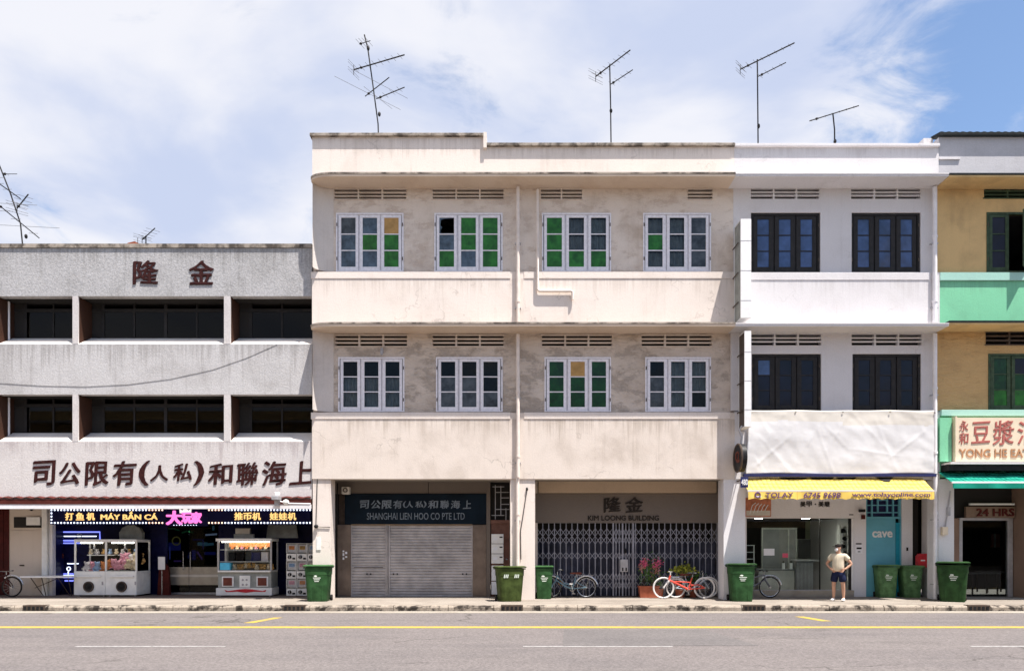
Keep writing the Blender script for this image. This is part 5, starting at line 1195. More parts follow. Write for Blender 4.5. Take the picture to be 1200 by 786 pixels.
# ================================================================== signs, awnings and tarpaulin of the white shop
def blade(name, label, px0, px1, py0, py1, yo, mat_l, thick_px):
    b = thing(name, label, 'sign', (X(px1, yo), -0.03, Z(py1, yo)))
    x1 = X(px1, yo); x0 = x1 - thick_px / F * (D + yo); z0, z1 = Z(py1, yo), Z(py0, yo)
    m = MB(); t = 0.03
    for a, b_, c, d in ((yo, -0.05, z0, z0 + t), (yo, -0.05, z1 - t, z1), (yo, yo + t, z0 + t, z1 - t), (-0.05 - t, -0.05, z0 + t, z1 - t)): m.box(x0, x1, a, b_, c, d)
    m.build('frame', 'white_paint', b)
    box('face', mat_l, b, x0 + 0.012, x0 + 0.02, yo + t, -0.05 - t, z0 + t, z1 - t); box('face', 'white_paint', b, x1 - 0.02, x1 - 0.012, yo + t, -0.05 - t, z0 + t, z1 - t)
    box('front_cover', 'white_paint', b, x0 - 0.004, x1 + 0.004, yo - 0.012, yo - 0.001, z0 + 0.01, z1 - 0.01)
    for k in range(3):
        z = z0 + (z1 - z0) * (0.18 + 0.3 * k); MB().tube([(x0 - 0.03, yo + 0.15, z), (x0 - 0.03, 0.0, z)], 0.018, 6).build('bracket', 'brown_metal', b); box('seam', 'galvanised', b, x0 - 0.006, x1 + 0.006, yo - 0.016, yo - 0.012, z - 0.006, z + 0.006)
    return b
blade('projecting_lightbox', 'white blank projecting lightbox between upper windows', 864, 880, 256.5, 373, -0.68, 'grey_cover', 12)
blade('projecting_lightbox', 'narrow white projecting sign frame below the lower canopy', 866, 880, 387.5, 500, -0.62, 'brown_metal', 7.5)
rs = thing('round_sign', 'black oval hanging sign with worn gold emblem beside tarpaulin', 'sign', (X(868, -0.5), -0.03, Z(553, -0.5)))
ys, zs_ = -0.45, Z(536.5, -0.45); xs_ = X(864.5, -0.45)
MB().tube([(xs_, ys, zs_), (xs_ + 0.16, ys, zs_)], 0.42, 32).build('disc', 'black_plastic', rs, smooth=True)
MB().torus((xs_ + 0.005, ys, zs_), 0.41, 0.03, 32, 6, axis='x').build('rim', 'brown_metal', rs, smooth=True)
MB().torus((xs_ - 0.006, ys, zs_ + 0.05), 0.13, 0.028, 16, 5, axis='x').build('emblem', 'saddle_brown', rs); MB().ell((xs_ - 0.006, ys - 0.05, zs_ - 0.1), 0.01, 0.16, 0.05).build('emblem', 'saddle_brown', rs)
MB().tube([(xs_ + 0.1, ys + 0.1, zs_ + 0.38), (xs_ + 0.1, -0.02, zs_ + 0.38)], 0.02, 6).build('bracket', 'brown_metal', rs); MB().tube([(xs_ + 0.1, ys + 0.1, zs_ - 0.38), (xs_ + 0.1, -0.02, zs_ - 0.38)], 0.02, 6).build('bracket', 'brown_metal', rs)
MB().tube([(xs_ + 0.1, ys, zs_ + 0.40), (xs_ + 0.12, ys, Z(512, ys)), (xs_ + 0.05, ys, Z(504, ys)), (xs_ + 0.13, ys, Z(499, ys))], 0.035, 6).build('hanger', 'galvanised', rs)
pl = thing('house_number_plate', 'small navy plate with white number 480 on column top', 'number plate', (X(872, -0.74), -0.72, Z(571, -0.74)))
box('plate', 'plate_blue', pl, X(868, -0.74), X(877, -0.74), -0.74, -0.71, Z(571, -0.74), Z(558.5, -0.74), 0.005); text('number', '480', 'white_paint', pl, X(868.8, -0.74), X(876.2, -0.74), Z(568, -0.74), Z(561.5, -0.74), -0.74, 0.008, 0.02)
box('plate_arm', 'brown_metal', pl, X(872, -0.74), X(873, -0.74), -0.709, 0.0, Z(562, -0.74), Z(560.5, -0.74))

# yellow awning
def awning(label, name, pxa, pxb, ytop, yfront, yval, Yf, mat, mat_bar, wavy, skew=0.0):
    a = thing(name, label, 'awning', (X((pxa + pxb) / 2, Yf), -0.02, Z(yval, Yf)))
    xa, xb = X(pxa, Yf), X(pxb, Yf); zt = Z(ytop, -0.02); zf = Z(yfront, Yf); n = 40; m = MB()
    for i in range(n):
        u0, u1 = xa + (xb - xa) * i / n, xa + (xb - xa) * (i + 1) / n
        for j in range(4):
            v0, v1 = j / 4, (j + 1) / 4
            def P(u, v): return (u + (skew * (1 - v) if u > (xa + xb) / 2 + (xb - xa) * 0.44 else 0), -0.02 + (Yf + 0.02) * v, zt + (zf - zt) * v - 0.02 * math.sin(math.pi * v) + 0.008 * math.sin(u * 5 + v * 3))
            m.quad(P(u0, v0), P(u1, v0), P(u1, v1), P(u0, v1))
    c = m.build('canopy', mat, a, smooth=True); so = c.modifiers.new('thickness', 'SOLIDIFY'); so.thickness = 0.008
    box('front_bar', mat_bar, a, xa - 0.02, xb + 0.02, Yf - 0.03, Yf + 0.03, zf - 0.045, zf + 0.012, 0.01)
    zv = Z(yval, Yf); m = MB(); n = 220
    for i in range(n):
        u0, u1 = xa + (xb - xa) * i / n, xa + (xb - xa) * (i + 1) / n
        w0, w1 = [zv + (0.035 * abs(math.sin(math.pi * (u - xa) / 0.36)) - 0.02 if wavy else 0.0) for u in (u0, u1)]
        y0, y1 = [Yf - 0.034 - 0.012 * math.sin(u * 6.3) for u in (u0, u1)]
        m.quad((u0, Yf - 0.033, zf - 0.045), (u1, Yf - 0.033, zf - 0.045), (u1, y1, w1), (u0, y0, w0))
    v = m.build('valance', mat, a); so = v.modifiers.new('thickness', 'SOLIDIFY'); so.thickness = 0.006
    for k in (0.08, 0.92): MB().tube([(xa + (xb - xa) * k, Yf, zf - 0.03), (xa + (xb - xa) * k, -0.02, zt - 0.25)], 0.018, 6).build('support_arm', 'galvanised', a)
    return a, v
YY = -0.62
ya_, yv_ = awning('yellow canvas awning with purple shop name, phone number and web address', 'shop_awning', 876.5, 1094, 559.5, 574.5, 584.5, YY, 'yellow_canvas', 'desk_cream', True)
yt = YY - 0.055
for s, a, b, mt in (('TOLAY', 897, 929, 'purple_print'), ('6745 9698', 942, 985, 'purple_print'), ('www.tolayonline.com', 998.5, 1090, 'purple_print')):
    text('lettering', s, mt, ya_, X(a, yt), X(b, yt), Z(583.0, yt), Z(576.9, yt), yt, 0.006, 0.016, slant=0.12)
MB().torus((X(888, yt), yt, Z(579.7, yt)), 0.075, 0.02, 14, 5).build('logo', 'purple_print', ya_); box('logo', 'paper', ya_, X(885, yt), X(892, yt), yt - 0.004, yt + 0.002, Z(582.2, yt), Z(581, yt))
for a, b, k in ((913, 946, 0.16), (948, 977, 0.17), (979, 1003, 0.16), (1025, 1046, 0.2)):
    def S(u, v): return (u, -0.02 + (YY + 0.02) * v, Z(559.5, -0.02) + (Z(574.5, YY) - Z(559.5, -0.02)) * v + 0.022)
    xa, xb = X(a), X(b); m = MB()
    if a < 1020: m.quad(S(xa, 0.03), S(xb, 0.03), S(xb - 0.1, k), S(xa + 0.05, k))
    else: m.quad(S(xa, 0.03), S(xb, 0.03), S(xb - 0.12, 0.2), S((xa + xb) / 2 + 0.05, 0.38), S((xa + xb) / 2 - 0.1, 0.32))
    q = m.build('old_print', 'black_print', ya_); so = q.modifiers.new('thickness', 'SOLIDIFY'); so.thickness = 0.004
box('mounting_rail', 'plate_blue', ya_, X(870), X(1094), -0.16, -0.021, Z(558.5), Z(555.5))
ta_, tv_ = awning('teal canvas awning with white bar over eating house door', 'shop_awning', 1116, 1330, 552.5, 564.5, 572, -0.75, 'teal_canvas', 'white_paint', False)

# tarpaulin with wind folds
tp = thing('tarpaulin', 'wrinkled white tarpaulin tied over the shop signboard below dark windows', 'tarpaulin', (X(985), -0.1, Z(556)))
x0, x1, z0, z1 = X(876.5), X(1093.5), Z(555.5, -0.1), Z(481, -0.1)
nu, nv = 130, 52
folds = []
rnd = random.Random(5)
for i in range(17):
    cx = x0 + (x1 - x0) * rnd.random(); cz = z0 + (z1 - z0) * rnd.random(); an = rnd.choice([rnd.uniform(-1.2, -0.7), rnd.uniform(-1.35, -0.9), rnd.uniform(0.5, 1.1), rnd.uniform(-0.3, 0.2)])
    folds.append((cx, cz, math.cos(an), math.sin(an), rnd.uniform(0.5, 1.5), rnd.uniform(0.025, 0.06), rnd.uniform(0.004, 0.011)))
def tarp_y(x, z):
    y = 0.03 * mnoise.noise(Vector((x * 0.9, z * 1.1, 3))) + 0.008 * mnoise.noise(Vector((x * 3 + z * 2, z * 3.2, 7))) + 0.002 * mnoise.noise(Vector((x * 11, z * 11, 1)))
    for cx, cz, ca, sa, ln, wd, hh in folds:
        u = (x - cx) * ca + (z - cz) * sa; v = -(x - cx) * sa + (z - cz) * ca
        if abs(u) < ln: y -= hh * math.exp(-(v / wd) ** 2) * (1 - (u / ln) ** 2)
    e = min(1, (z1 - z) / 0.12)
    return -0.14 + y * (0.35 + 0.65 * e)
m = MB(); mt2 = MB(); g = {}
for j in range(nv + 1):
    for i in range(nu + 1):
        u, v = i / nu, j / nv; x = x0 + (x1 - x0) * u; z = z0 + (z1 - z0) * v
        z += 0.03 * math.sin(u * 9) * (1 - v) + 0.025 * mnoise.noise(Vector((u * 6, 2, 0))) * v; x += 0.03 * mnoise.noise(Vector((v * 5, 4, u * 2))) - (0.12 * (1 - v) if u < 0.02 else 0)
        g[i, j] = (x, tarp_y(x, z), z)
for j in range(nv):
    for i in range(nu): m.quad(g[i, j], g[i + 1, j], g[i + 1, j + 1], g[i, j + 1])
bm_o = m.build('cloth', 'tarp', tp)
bmx = bmesh.new(); bmx.from_mesh(bm_o.data); bmesh.ops.remove_doubles(bmx, verts=bmx.verts, dist=1e-4); bmesh.ops.recalc_face_normals(bmx, faces=bmx.faces); bmx.to_mesh(bm_o.data); bmx.free()
for p in bm_o.data.polygons: p.use_smooth = True
so = bm_o.modifiers.new('thickness', 'SOLIDIFY'); so.thickness = 0.006
bm_o.data.materials.append(MATS['tarp_band'])
for p in bm_o.data.polygons:
    c = p.center + ORG
    if c.z > z1 - 0.33 + 0.05 * mnoise.noise(Vector((c.x * 1.4, 0, 2))) - (0.12 if c.x > X(985) else 0): p.material_index = 1
for px, py in ((877, 482), (930, 481), (985, 481), (1040, 481), (1092, 482)): MB().torus((X(px), -0.16, Z(py, -0.1) - 0.05), 0.02, 0.006, 8, 4).build('eyelet', 'brown_metal', tp)

# nail shop poster, red letter box, eating house signs
local()
po = thing('shop_poster', 'orange square poster with white brush lines above nail shop window', 'poster', (fx(888), YF - 0.05, fz(605)))
box('sheet', 'poster_orange', po, fx(871), fx(903), YF - 0.05, YF - 0.032, fz(605), fz(583), 0.004); box('lower_sheet', 'desk_cream', po, fx(874), fx(902), YF - 0.054, YF - 0.0505, fz(604), fz(598))
for k in range(5): MB().tube([(fx(878 + k * 4.4), YF - 0.056, fz(602 - k)), (fx(881 + k * 4.2), YF - 0.056, fz(592 + k * 0.4)), (fx(885 + k * 3.6), YF - 0.056, fz(589 + k * 0.6))], 0.014, 5).build('brush_line', 'paper', po)
rl = thing('red_letter_box', 'bright red letter box on wall beside white drainpipe', 'letter box', (fx(1084), YF - 0.3, fz(664)))
box('body', 'red_box', rl, X(1076.5, 0.9), X(1090.5, 0.9), 0.9, YF - 0.2, Z(664.5, 0.9), Z(652, 0.9), 0.02); MB().prism([(X(1076, 0.9), 0.88, Z(652, 0.9)), (X(1079, 0.9), 0.88, Z(648.3, 0.9)), (X(1088, 0.9), 0.88, Z(648.3, 0.9)), (X(1091, 0.9), 0.88, Z(652, 0.9))], (0, 0.2, 0)).build('lid', 'red_box', rl); box('slot', 'paper', rl, X(1079, 0.9), X(1084, 0.9), 0.894, 0.9, Z(657, 0.9), Z(655.5, 0.9))
YHs = -0.28
eh = thing('eating_house_signboard', 'beige eating house signboard with red Chinese characters on green facade', 'sign', (X(1200, YHs), -0.02, Z(541, YHs)))
box('board', 'sign_beige', eh, X(1121, YHs), X(1330, YHs), YHs, -0.001, Z(539.5, YHs), Z(489, YHs)); 
for a, b, c, d in ((1119, 1121, 487.8, 540.8), (1330, 1332, 487.8, 540.8)): box('frame', 'sign_beige', eh, X(a, YHs), X(b, YHs) - 0.001, YHs - 0.03, -0.002, Z(d, YHs), Z(c, YHs))
box('frame', 'sign_beige', eh, X(1121, YHs), X(1330, YHs), YHs - 0.028, YHs, Z(540.7, YHs), Z(539.5, YHs)); box('side_panel', 'mint', eh, X(1104, YHs), X(1117.5, YHs), YHs + 0.1, -0.001, Z(540, YHs), Z(488.5, YHs))
for ch, a, b, c, d in (('永', 1124.5, 1134.5, 493, 505), ('和', 1124, 1134.5, 507, 520), ('豆', 1139, 1160, 494, 519), ('漿', 1164, 1188, 492.5, 521), ('油', 1192.5, 1216, 493, 520), ('條', 1220, 1244, 493, 520)):
    text('character', ch, 'sign_red', eh, X(a, YHs), X(b, YHs), Z(d, YHs), Z(c, YHs), YHs, 0.012, 0.0, slant=0.05, tilt=0.06, nib=0.012, rough=0.02)
text('lettering', 'YONG HE EATING HOUSE', 'sign_tan', eh, X(1124, YHs), X(1272, YHs), Z(535.5, YHs), Z(526, YHs), YHs, 0.012, 0.02)
hs = thing('opening_hours_sign', 'brown board reading 24 HRS above eating house door', 'sign', (fx(1160), YF - 0.1, fz(606)))
box('board', 'sign_brown_board', hs, fx(1129.5), fx(1187), YF - 0.12, YF - 0.02, fz(606.2), fz(593.5), 0.006); text('lettering', '24 HRS', 'sign_dark_red', hs, fx(1141.5), fx(1185), fz(604.6), fz(596), YF - 0.12, 0.03, 0.02)
# tables seen through the eating house door
for k, (px, yy) in enumerate(((1148, 2.6), (1165, 3.6))):
    t = thing('dining_table', ('dark square table just inside eating house door', 'dark table further inside the eating house')[k], 'table', (X(px, yy), yy, 0.006)); x_ = X(px, yy)
    box('table_top', 'grey_panel', t, x_ - 0.5, x_ + 0.5, yy - 0.35, yy + 0.35, 0.70, 0.74)
    for a in (-0.42, 0.42):
        for b in (-0.28, 0.28): box('leg', 'brown_metal', t, x_ + a - 0.02, x_ + a + 0.02, yy + b - 0.02, yy + b + 0.02, 0.007, 0.699)
cu = thing('reflection_stripes', 'red and white stripes imitating a street reflection in eating house door', 'curtain', (X(1166, 4.5), 4.5, Z(645, 4.5)))  # coloured stripes inside the door stand in for the street's reflection
for a, b, mt in ((1161, 1164.5, 'sign_red'), (1164.6, 1167, 'paper'), (1167.1, 1172, 'sign_red')): box('stripe', mt, cu, X(a, 4.5), X(b, 4.5), 4.5, 4.53, Z(641, 4.5), Z(625, 4.5))

# nail shop furnishings
local()
def q5(px, Y): return X(px, Y)
dk = thing('reception_desk', 'cream reception desk behind nail shop glass', 'desk', (X(910, 2.2), 2.2, 0.05))
box('front', 'desk_cream', dk, X(889, 2.0), X(931, 2.0), 2.0, 2.05, 0.052, Z(668, 2.0), 0.006); box('desk_top', 'grey_panel', dk, X(886, 2.0), X(933, 2.0), 1.97, 2.6, Z(668, 2.0) + 0.001, Z(666.5, 2.0), 0.006); box('side', 'desk_cream', dk, X(889, 2.0), X(889, 2.0) + 0.03, 2.051, 2.55, 0.052, Z(668, 2.0)); box('side', 'desk_cream', dk, X(931, 2.0) - 0.03, X(931, 2.0), 2.051, 2.55, 0.052, Z(668, 2.0))
gp = thing('grey_partition', 'grey framed partition panel behind nail shop glass', 'partition', (X(910, 2.9), 2.9, 0.05))
box('panel', 'grey_panel', gp, X(892, 2.9), X(933, 2.9), 2.9, 2.95, 0.052, Z(620, 2.9)); 
for a in (892, 923, 932): box('post', 'grey_cover', gp, X(a, 2.9), X(a + 1.5, 2.9), 2.86, 2.899, 0.052, Z(619, 2.9))
box('rail', 'grey_cover', gp, X(892, 2.9), X(933.5, 2.9), 2.855, 2.9, Z(620, 2.9), Z(618, 2.9))
local()
tag(box('window_notice', 'paper', None, fx(895.5), fx(908), YF + 0.03, YF + 0.045, fz(650.5), fz(642.5)), 'white sheet of paper stuck on nail shop glass', 'notice')
tag(box('window_poster', 'poster_red', None, fx(917.5), fx(924), YF + 0.03, YF + 0.045, fz(653), fz(648)), 'small pink-red sign stuck on nail shop glass', 'notice')
for k, px in enumerate((918, 927)):
    bt = thing('lotion_bottle', ('pale tall bottle on desk left of its twin', 'pale tall bottle on desk right of its twin')[k], 'bottle', (X(px, 2.1), 2.1, Z(666.5, 2.0)), group='bottles on the reception desk'); zb0 = Z(666.5, 2.0)
    MB().tube([(X(px, 2.1), 2.1, zb0), (X(px, 2.1), 2.1, zb0 + 0.2)], 0.045, 10).build('flask', 'paper', bt, smooth=True); MB().tube([(X(px, 2.1), 2.1, zb0 + 0.2), (X(px, 2.1), 2.1, zb0 + 0.27)], 0.02, 8).build('cap', 'black_plastic', bt)
sh = thing('display_shelf', 'narrow shelf of dark bottles at right of nail shop window', 'shelf', (X(990, 1.8), 1.8, 0.05))
for k in range(6): box('shelf_board', 'white_paint', sh, X(983.5, 1.8), X(994.5, 1.8), 1.7, 1.95, Z(625 + k * 9, 1.8), Z(624.3 + k * 9, 1.8))
for a in (983, 994.6): box('shelf_side', 'white_paint', sh, X(a, 1.8), X(a + 0.8, 1.8), 1.7, 1.95, 0.052, Z(615, 1.8))
local()
for k in range(6):
    tag(MB().ell((X(987.5 + (k % 2) * 3, 1.8), 1.8, Z(624.3 + k * 9, 1.8) + 0.075), 0.10, 0.08, 0.075, 10, 6).build('shelf_bag', 'black_plastic', None, smooth=True), '%s dark bag on the narrow nail shop shelf' % ('topmost', 'second from top', 'third from top', 'fourth from top', 'fifth from top', 'lowest')[k], 'bag', 'bags on the shelf')
ct = thing('glass_counter', 'dark patterned counter with glass top in middle of nail shop', 'counter', (X(943, 2.0), 2.0, 0.05))
box('front', 'grey_panel', ct, X(933, 1.95), X(953, 1.95), 1.95, 2.4, 0.052, Z(657, 1.95)); box('counter_top', 'galvanised', ct, X(932, 1.93), X(961, 1.93), 1.93, 2.42, Z(657, 1.95) + 0.001, Z(655.5, 1.95))
for k in range(12): box('front_stripe', 'galvanised', ct, X(934 + k * 1.6, 1.95), X(934.6 + k * 1.6, 1.95), 1.942, 1.95, 0.15, Z(659, 1.95))
fr = thing('picture_frame', 'large pale framed picture on nail shop back wall', 'picture', (X(948, 4.6), 4.68, Z(655, 4.6)))
box('frame', 'grey_cover', fr, X(935, 4.6), X(962, 4.6), 4.64, 4.68, Z(655, 4.6), Z(631, 4.6)); box('picture', 'grey_panel', fr, X(936, 4.6), X(961, 4.6), 4.62, 4.639, Z(654, 4.6), Z(632, 4.6)); box('picture_streak', 'toy_pink', fr, X(952, 4.6), X(958, 4.6), 4.61, 4.619, Z(650, 4.6), Z(646, 4.6))
rk = thing('magazine_rack', 'pale wire rack behind bin at left of nail shop window', 'rack', (X(879, 1.6), 1.6, 0.05))
for a in (874, 883.5): MB().tube([(X(a, 1.6), 1.6, 0.05), (X(a, 1.6), 1.6, Z(638, 1.6))], 0.02, 6).build('upright', 'white_paint', rk)
for k in range(5): box('rack_shelf', 'white_paint', rk, X(874, 1.6), X(883.5, 1.6), 1.52, 1.72, Z(639 + k * 8, 1.6), Z(638.2 + k * 8, 1.6)); 

# ================================================================== wheelie bins
def make_bin(w, d, h, body, lid, label, loc, rz, marks=True, wheels=True):
    local(); b = thing('wheelie_bin', label, 'bin', (0, 0, 0)); hb = h * 0.90
    t = 0.80
    m = MB(); secs = [(0.0, t * 0.97), (0.02, t), (hb * 0.55, 0.91), (hb * 0.80, 0.955), (hb * 0.805, 0.985), (hb, 1.0)]; N = 20; rows = []
    def ring(z, k):
        out = []
        for i in range(N):
            a = 2 * math.pi * (i + 0.5) / N; c, s = math.cos(a), math.sin(a); p = 0.28
            out.append((w / 2 * k * math.copysign(abs(c) ** p, c), d / 2 * (0.5 + 0.5 * k) * math.copysign(abs(s) ** p, s), z))
        return out
    rows = [ring(z, k) for z, k in secs]
    for r in range(len(rows) - 1):
        for i in range(N): m.quad(rows[r][i], rows[r][(i + 1) % N], rows[r + 1][(i + 1) % N], rows[r + 1][i])
    m.quad(*rows[0][::-1]); m.quad(*rows[-1])
    bo = m.build('body', body, b)
    bmx = bmesh.new(); bmx.from_mesh(bo.data); bmesh.ops.remove_doubles(bmx, verts=bmx.verts, dist=1e-4); bmesh.ops.recalc_face_normals(bmx, faces=bmx.faces); bmx.to_mesh(bo.data); bmx.free()
    for p in bo.data.polygons: p.use_smooth = True
    bo.data.set_sharp_from_angle(angle=R(35))
    for s in (-0.62, 0.62): box('body_rib', body, bo, w * 0.36 * s - 0.012, w * 0.36 * s + 0.012, -d * 0.475, -d * 0.42, 0.05, hb * 0.62)
    box('rim', body, b, -w * 0.53, w * 0.53, -d * 0.53, d * 0.53, hb, hb + 0.035, 0.012)
    m = MB(); z = hb + 0.036; a_, c_ = w * 0.545, d * 0.56
    lo_ = [(-a_, -c_), (a_, -c_), (a_, c_), (-a_, c_)]; mid = [(x, y) for x, y in lo_]; up = [(x * 0.88, y * 0.84) for x, y in lo_]
    ajar = random.choice([0.0, 0.015, 0.05, 0.03])
    L = [[(x, y, zz + ajar * (c_ - y) / (2 * c_)) for x, y in q] for q, zz in ((lo_, z), (mid, z + 0.03), (up, z + h * 0.05))]
    for r in range(2):
        for i in range(4): m.quad(L[r][i], L[r][(i + 1) % 4], L[r + 1][(i + 1) % 4], L[r + 1][i])
    m.quad(*L[0][::-1]); m.quad(*L[2]); ld_ = m.build('lid', lid, b, bevel=0.0)
    MB().tube([(-w * 0.4, d * 0.60, hb + 0.02), (w * 0.4, d * 0.60, hb + 0.02)], 0.016, 8).build('handle', lid, b)
    for s in (-1, 1): box('handle_lug', body, b, s * w * 0.4 - 0.02, s * w * 0.4 + 0.02, d * 0.50, d * 0.62, hb - 0.02, hb + 0.034)
    for s in (-1, 1):
        wh = MB().tube([(s * w * 0.40, d * 0.44, 0.09), (s * w * 0.40 + s * 0.055, d * 0.44, 0.09)], 0.09, 16).build('wheel', 'rubber', b, smooth=True); MB().ell((s * (w * 0.40 + 0.056), d * 0.44, 0.09), 0.012, 0.045, 0.045).build('hub', 'brown_metal', wh)
    if marks:
        zz = hb * 0.70
        for k in range(3): box('print_line', 'print_white', b, -0.10 + 0.02 * k, 0.12 - 0.025 * k, -d * 0.5 + 0.006, -d * 0.5 + 0.05, zz - k * 0.05, zz - k * 0.05 + 0.022)
        MB().ell((-0.03, -d * 0.49 + 0.012, zz + 0.06), 0.06, 0.02, 0.03).build('print_emblem', 'print_white', b)
    b.location = loc; b.rotation_euler = (0, 0, rz)
    return b
def gpt(px, py): yy = gy(py); return (X(px, yy), yy, 0.0)
make_bin(0.73, 0.60, 1.09, 'bin_green', 'bin_green_lid', 'green wheelie bin beside the leftmost cream column', (X(373.5, -0.45), -0.45, 0), R(2))
b2 = make_bin(0.80, 0.58, 1.05, 'bin_olive', 'bin_olive', 'olive green bin with overhanging lid and two white marks by the drainpipe', (X(597, -0.46), -0.46, 0), R(14), marks=False)
local()
for k, px in enumerate((-0.16, 0.16)):
    q = MB()
    for j in range(3): q.tube([(px + 0.05 * (j - 1), -0.287, 0.80), (px + 0.05 * (j - 1) - 0.02, -0.285, 0.70)], 0.018, 6)
    q.build('white_mark', 'print_white', b2)
make_bin(0.54, 0.50, 1.02, 'bin_green', 'bin_green_lid', 'small narrow green bin in front of blue bicycle', gpt(637.5, 701), R(-2))
make_bin(0.74, 0.60, 1.12, 'bin_green', 'bin_dark', 'green wheelie bin in front of black bicycle by nail shop', (X(868, -0.44), -0.44, 0), R(-6))
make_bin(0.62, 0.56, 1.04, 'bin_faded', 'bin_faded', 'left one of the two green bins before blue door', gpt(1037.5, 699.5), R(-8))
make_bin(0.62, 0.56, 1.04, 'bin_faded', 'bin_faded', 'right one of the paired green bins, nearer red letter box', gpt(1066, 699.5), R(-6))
make_bin(0.80, 0.74, 1.16, 'bin_dark', 'bin_dark', 'largest dark green bin turned sideways outside the eating house', (X(1116, -0.58), -0.58, 0), R(-28))

# ================================================================== bicycles
def wheel(b, x, r, tyre, rim, hubr=0.03, tr=0.02):
    w = MB().torus((x, 0, r), r - tr, tr, 36, 8).build('wheel', tyre, b, smooth=True)
    MB().torus((x, 0, r), r - tr * 2.2, 0.010, 36, 6).build('rim', rim, w, smooth=True)
    m = MB()
    for k in range(16):
        t = 2 * math.pi * k / 16; m.tube([(x + 0.02 * math.cos(t + 1.2), 0.02 * (-1) ** k, r + 0.02 * math.sin(t + 1.2)), (x + (r - tr * 2.2) * math.cos(t), 0, r + (r - tr * 2.2) * math.sin(t))], 0.0022, 3)
    m.build('spokes', 'chrome', w); MB().tube([(x, -0.05, r), (x, 0.05, r)], hubr, 10).build('hub', 'chrome', w)
def bicycle(label, loc, rz, r, wb, frame_mat, tyre, rim, kind, group=None):
    """local x: rear wheel at 0, front wheel at wb"""
    local(); b = thing('bicycle', label, 'bicycle', (0, 0, 0))
    wheel(b, 0, r, tyre, rim); wheel(b, wb, r, tyre, rim)
    bb = (wb * 0.40, 0, r * 0.86); seat_t = (wb * 0.30, 0, r * 1.95); head_t = (wb * 0.83, 0, r * 2.15); head_b = (wb * 0.87, 0, r * 1.72)
    f = MB(); tr = 0.022
    if kind == 'mtb':
        f.tube([head_b, (wb * 0.60, 0, r * 1.25), bb], 0.033, 8); f.tube([head_t, head_b], 0.032, 8); f.tube([bb, seat_t], 0.022, 8)
        f.tube([(wb * 0.72, 0, r * 1.58), (wb * 0.36, 0, r * 1.50)], 0.018, 8); f.tube([(wb * 0.36, 0, r * 1.50), (wb * 0.30, 0, r * 1.2), (wb * 0.36, 0, r * 0.95)], 0.02, 8)
        for s in (-1, 1): f.tube([bb, (0, s * 0.06, r)], 0.018, 6); f.tube([(wb * 0.33, s * 0.03, r * 1.25), (wb * 0.15, s * 0.05, r * 1.3), (0, s * 0.06, r)], 0.018, 6)
    elif kind == 'city':
        f.tube([head_b, (wb * 0.60, 0, r * 1.1), bb], 0.024, 8); f.tube([(head_t[0], 0, head_t[2] - 0.03), (wb * 0.62, 0, r * 1.35), (wb * 0.35, 0, r * 1.25)], 0.02, 8); f.tube([head_t, head_b], 0.024, 8); f.tube([bb, seat_t], 0.02, 8)
        for s in (-1, 1): f.tube([bb, (0, s * 0.06, r)], 0.014, 6); f.tube([(wb * 0.34, s * 0.02, r * 1.6), (0, s * 0.06, r)], 0.012, 6)
    else:
        f.tube([head_b, bb], 0.022, 8); f.tube([head_t, (seat_t[0], 0, seat_t[2] - 0.1)], 0.02, 8); f.tube([head_t, head_b], 0.024, 8); f.tube([bb, seat_t], 0.02, 8)
        for s in (-1, 1): f.tube([bb, (0, s * 0.06, r)], 0.012, 6); f.tube([(wb * 0.315, s * 0.02, r * 1.75), (0, s * 0.06, r)], 0.011, 6)
    f.build('frame', frame_mat, b, smooth=True)
    fk = MB(); 
    for s in (-1, 1): fk.tube([head_b, (head_b[0], s * 0.05, head_b[2] - 0.03), (wb * 0.95, s * 0.055, r * 1.3), (wb, s * 0.055, r)], 0.016, 7)
    fk.build('fork', 'tyre_white' if kind == 'mtb' else frame_mat, b, smooth=True)
    hb = MB(); hz = head_t[2] + 0.12
    if kind == 'city': hb.tube([(wb * 0.70, -0.27, hz + 0.05), (wb * 0.78, -0.2, hz + 0.07), (wb * 0.83, -0.05, hz), (wb * 0.83, 0.05, hz), (wb * 0.78, 0.2, hz + 0.07), (wb * 0.70, 0.27, hz + 0.05)], 0.013, 6)
    else: hb.tube([(wb * 0.82, -0.30, hz), (wb * 0.85, -0.1, hz - 0.01), (wb * 0.85, 0.1, hz - 0.01), (wb * 0.82, 0.30, hz)], 0.014, 6)
    hb.tube([head_t, (wb * 0.83, 0, hz)], 0.016, 6)
    hd = hb.build('handlebar', 'tyre_white' if kind == 'mtb' else 'chrome', b, smooth=True)
    for s in (-1, 1):
        p = (wb * (0.70 if kind == 'city' else 0.82), s * 0.28, hz + (0.05 if kind == 'city' else 0)); MB().tube([p, (p[0] - 0.02, s * 0.36, p[2])], 0.02, 8).build('grip', 'rubber', hd)
    sx, sz = seat_t[0] - 0.02, seat_t[2] + 0.10
    MB().tube([seat_t, (sx, 0, sz)], 0.014, 6).build('seat_post', 'chrome', b)
    m = MB(); m.ell((sx - 0.06, 0, sz + 0.03), 0.12, 0.10, 0.04, 10, 6); m.ell((sx + 0.09, 0, sz + 0.03), 0.12, 0.035, 0.03, 10, 6); m.build('saddle', 'saddle_brown' if kind == 'city' else 'black_plastic', b, smooth=True)
    cr = MB().torus((bb[0], -0.045, bb[2]), 0.075, 0.012, 18, 5).build('chainring', 'chrome', b)
    MB().tube([(bb[0], -0.055, bb[2]), (bb[0] - 0.05, -0.075, bb[2] - 0.16)], 0.012, 6).tube([(bb[0], 0.055, bb[2]), (bb[0] + 0.05, 0.075, bb[2] + 0.16)], 0.012, 6).build('crank', 'chrome', cr)
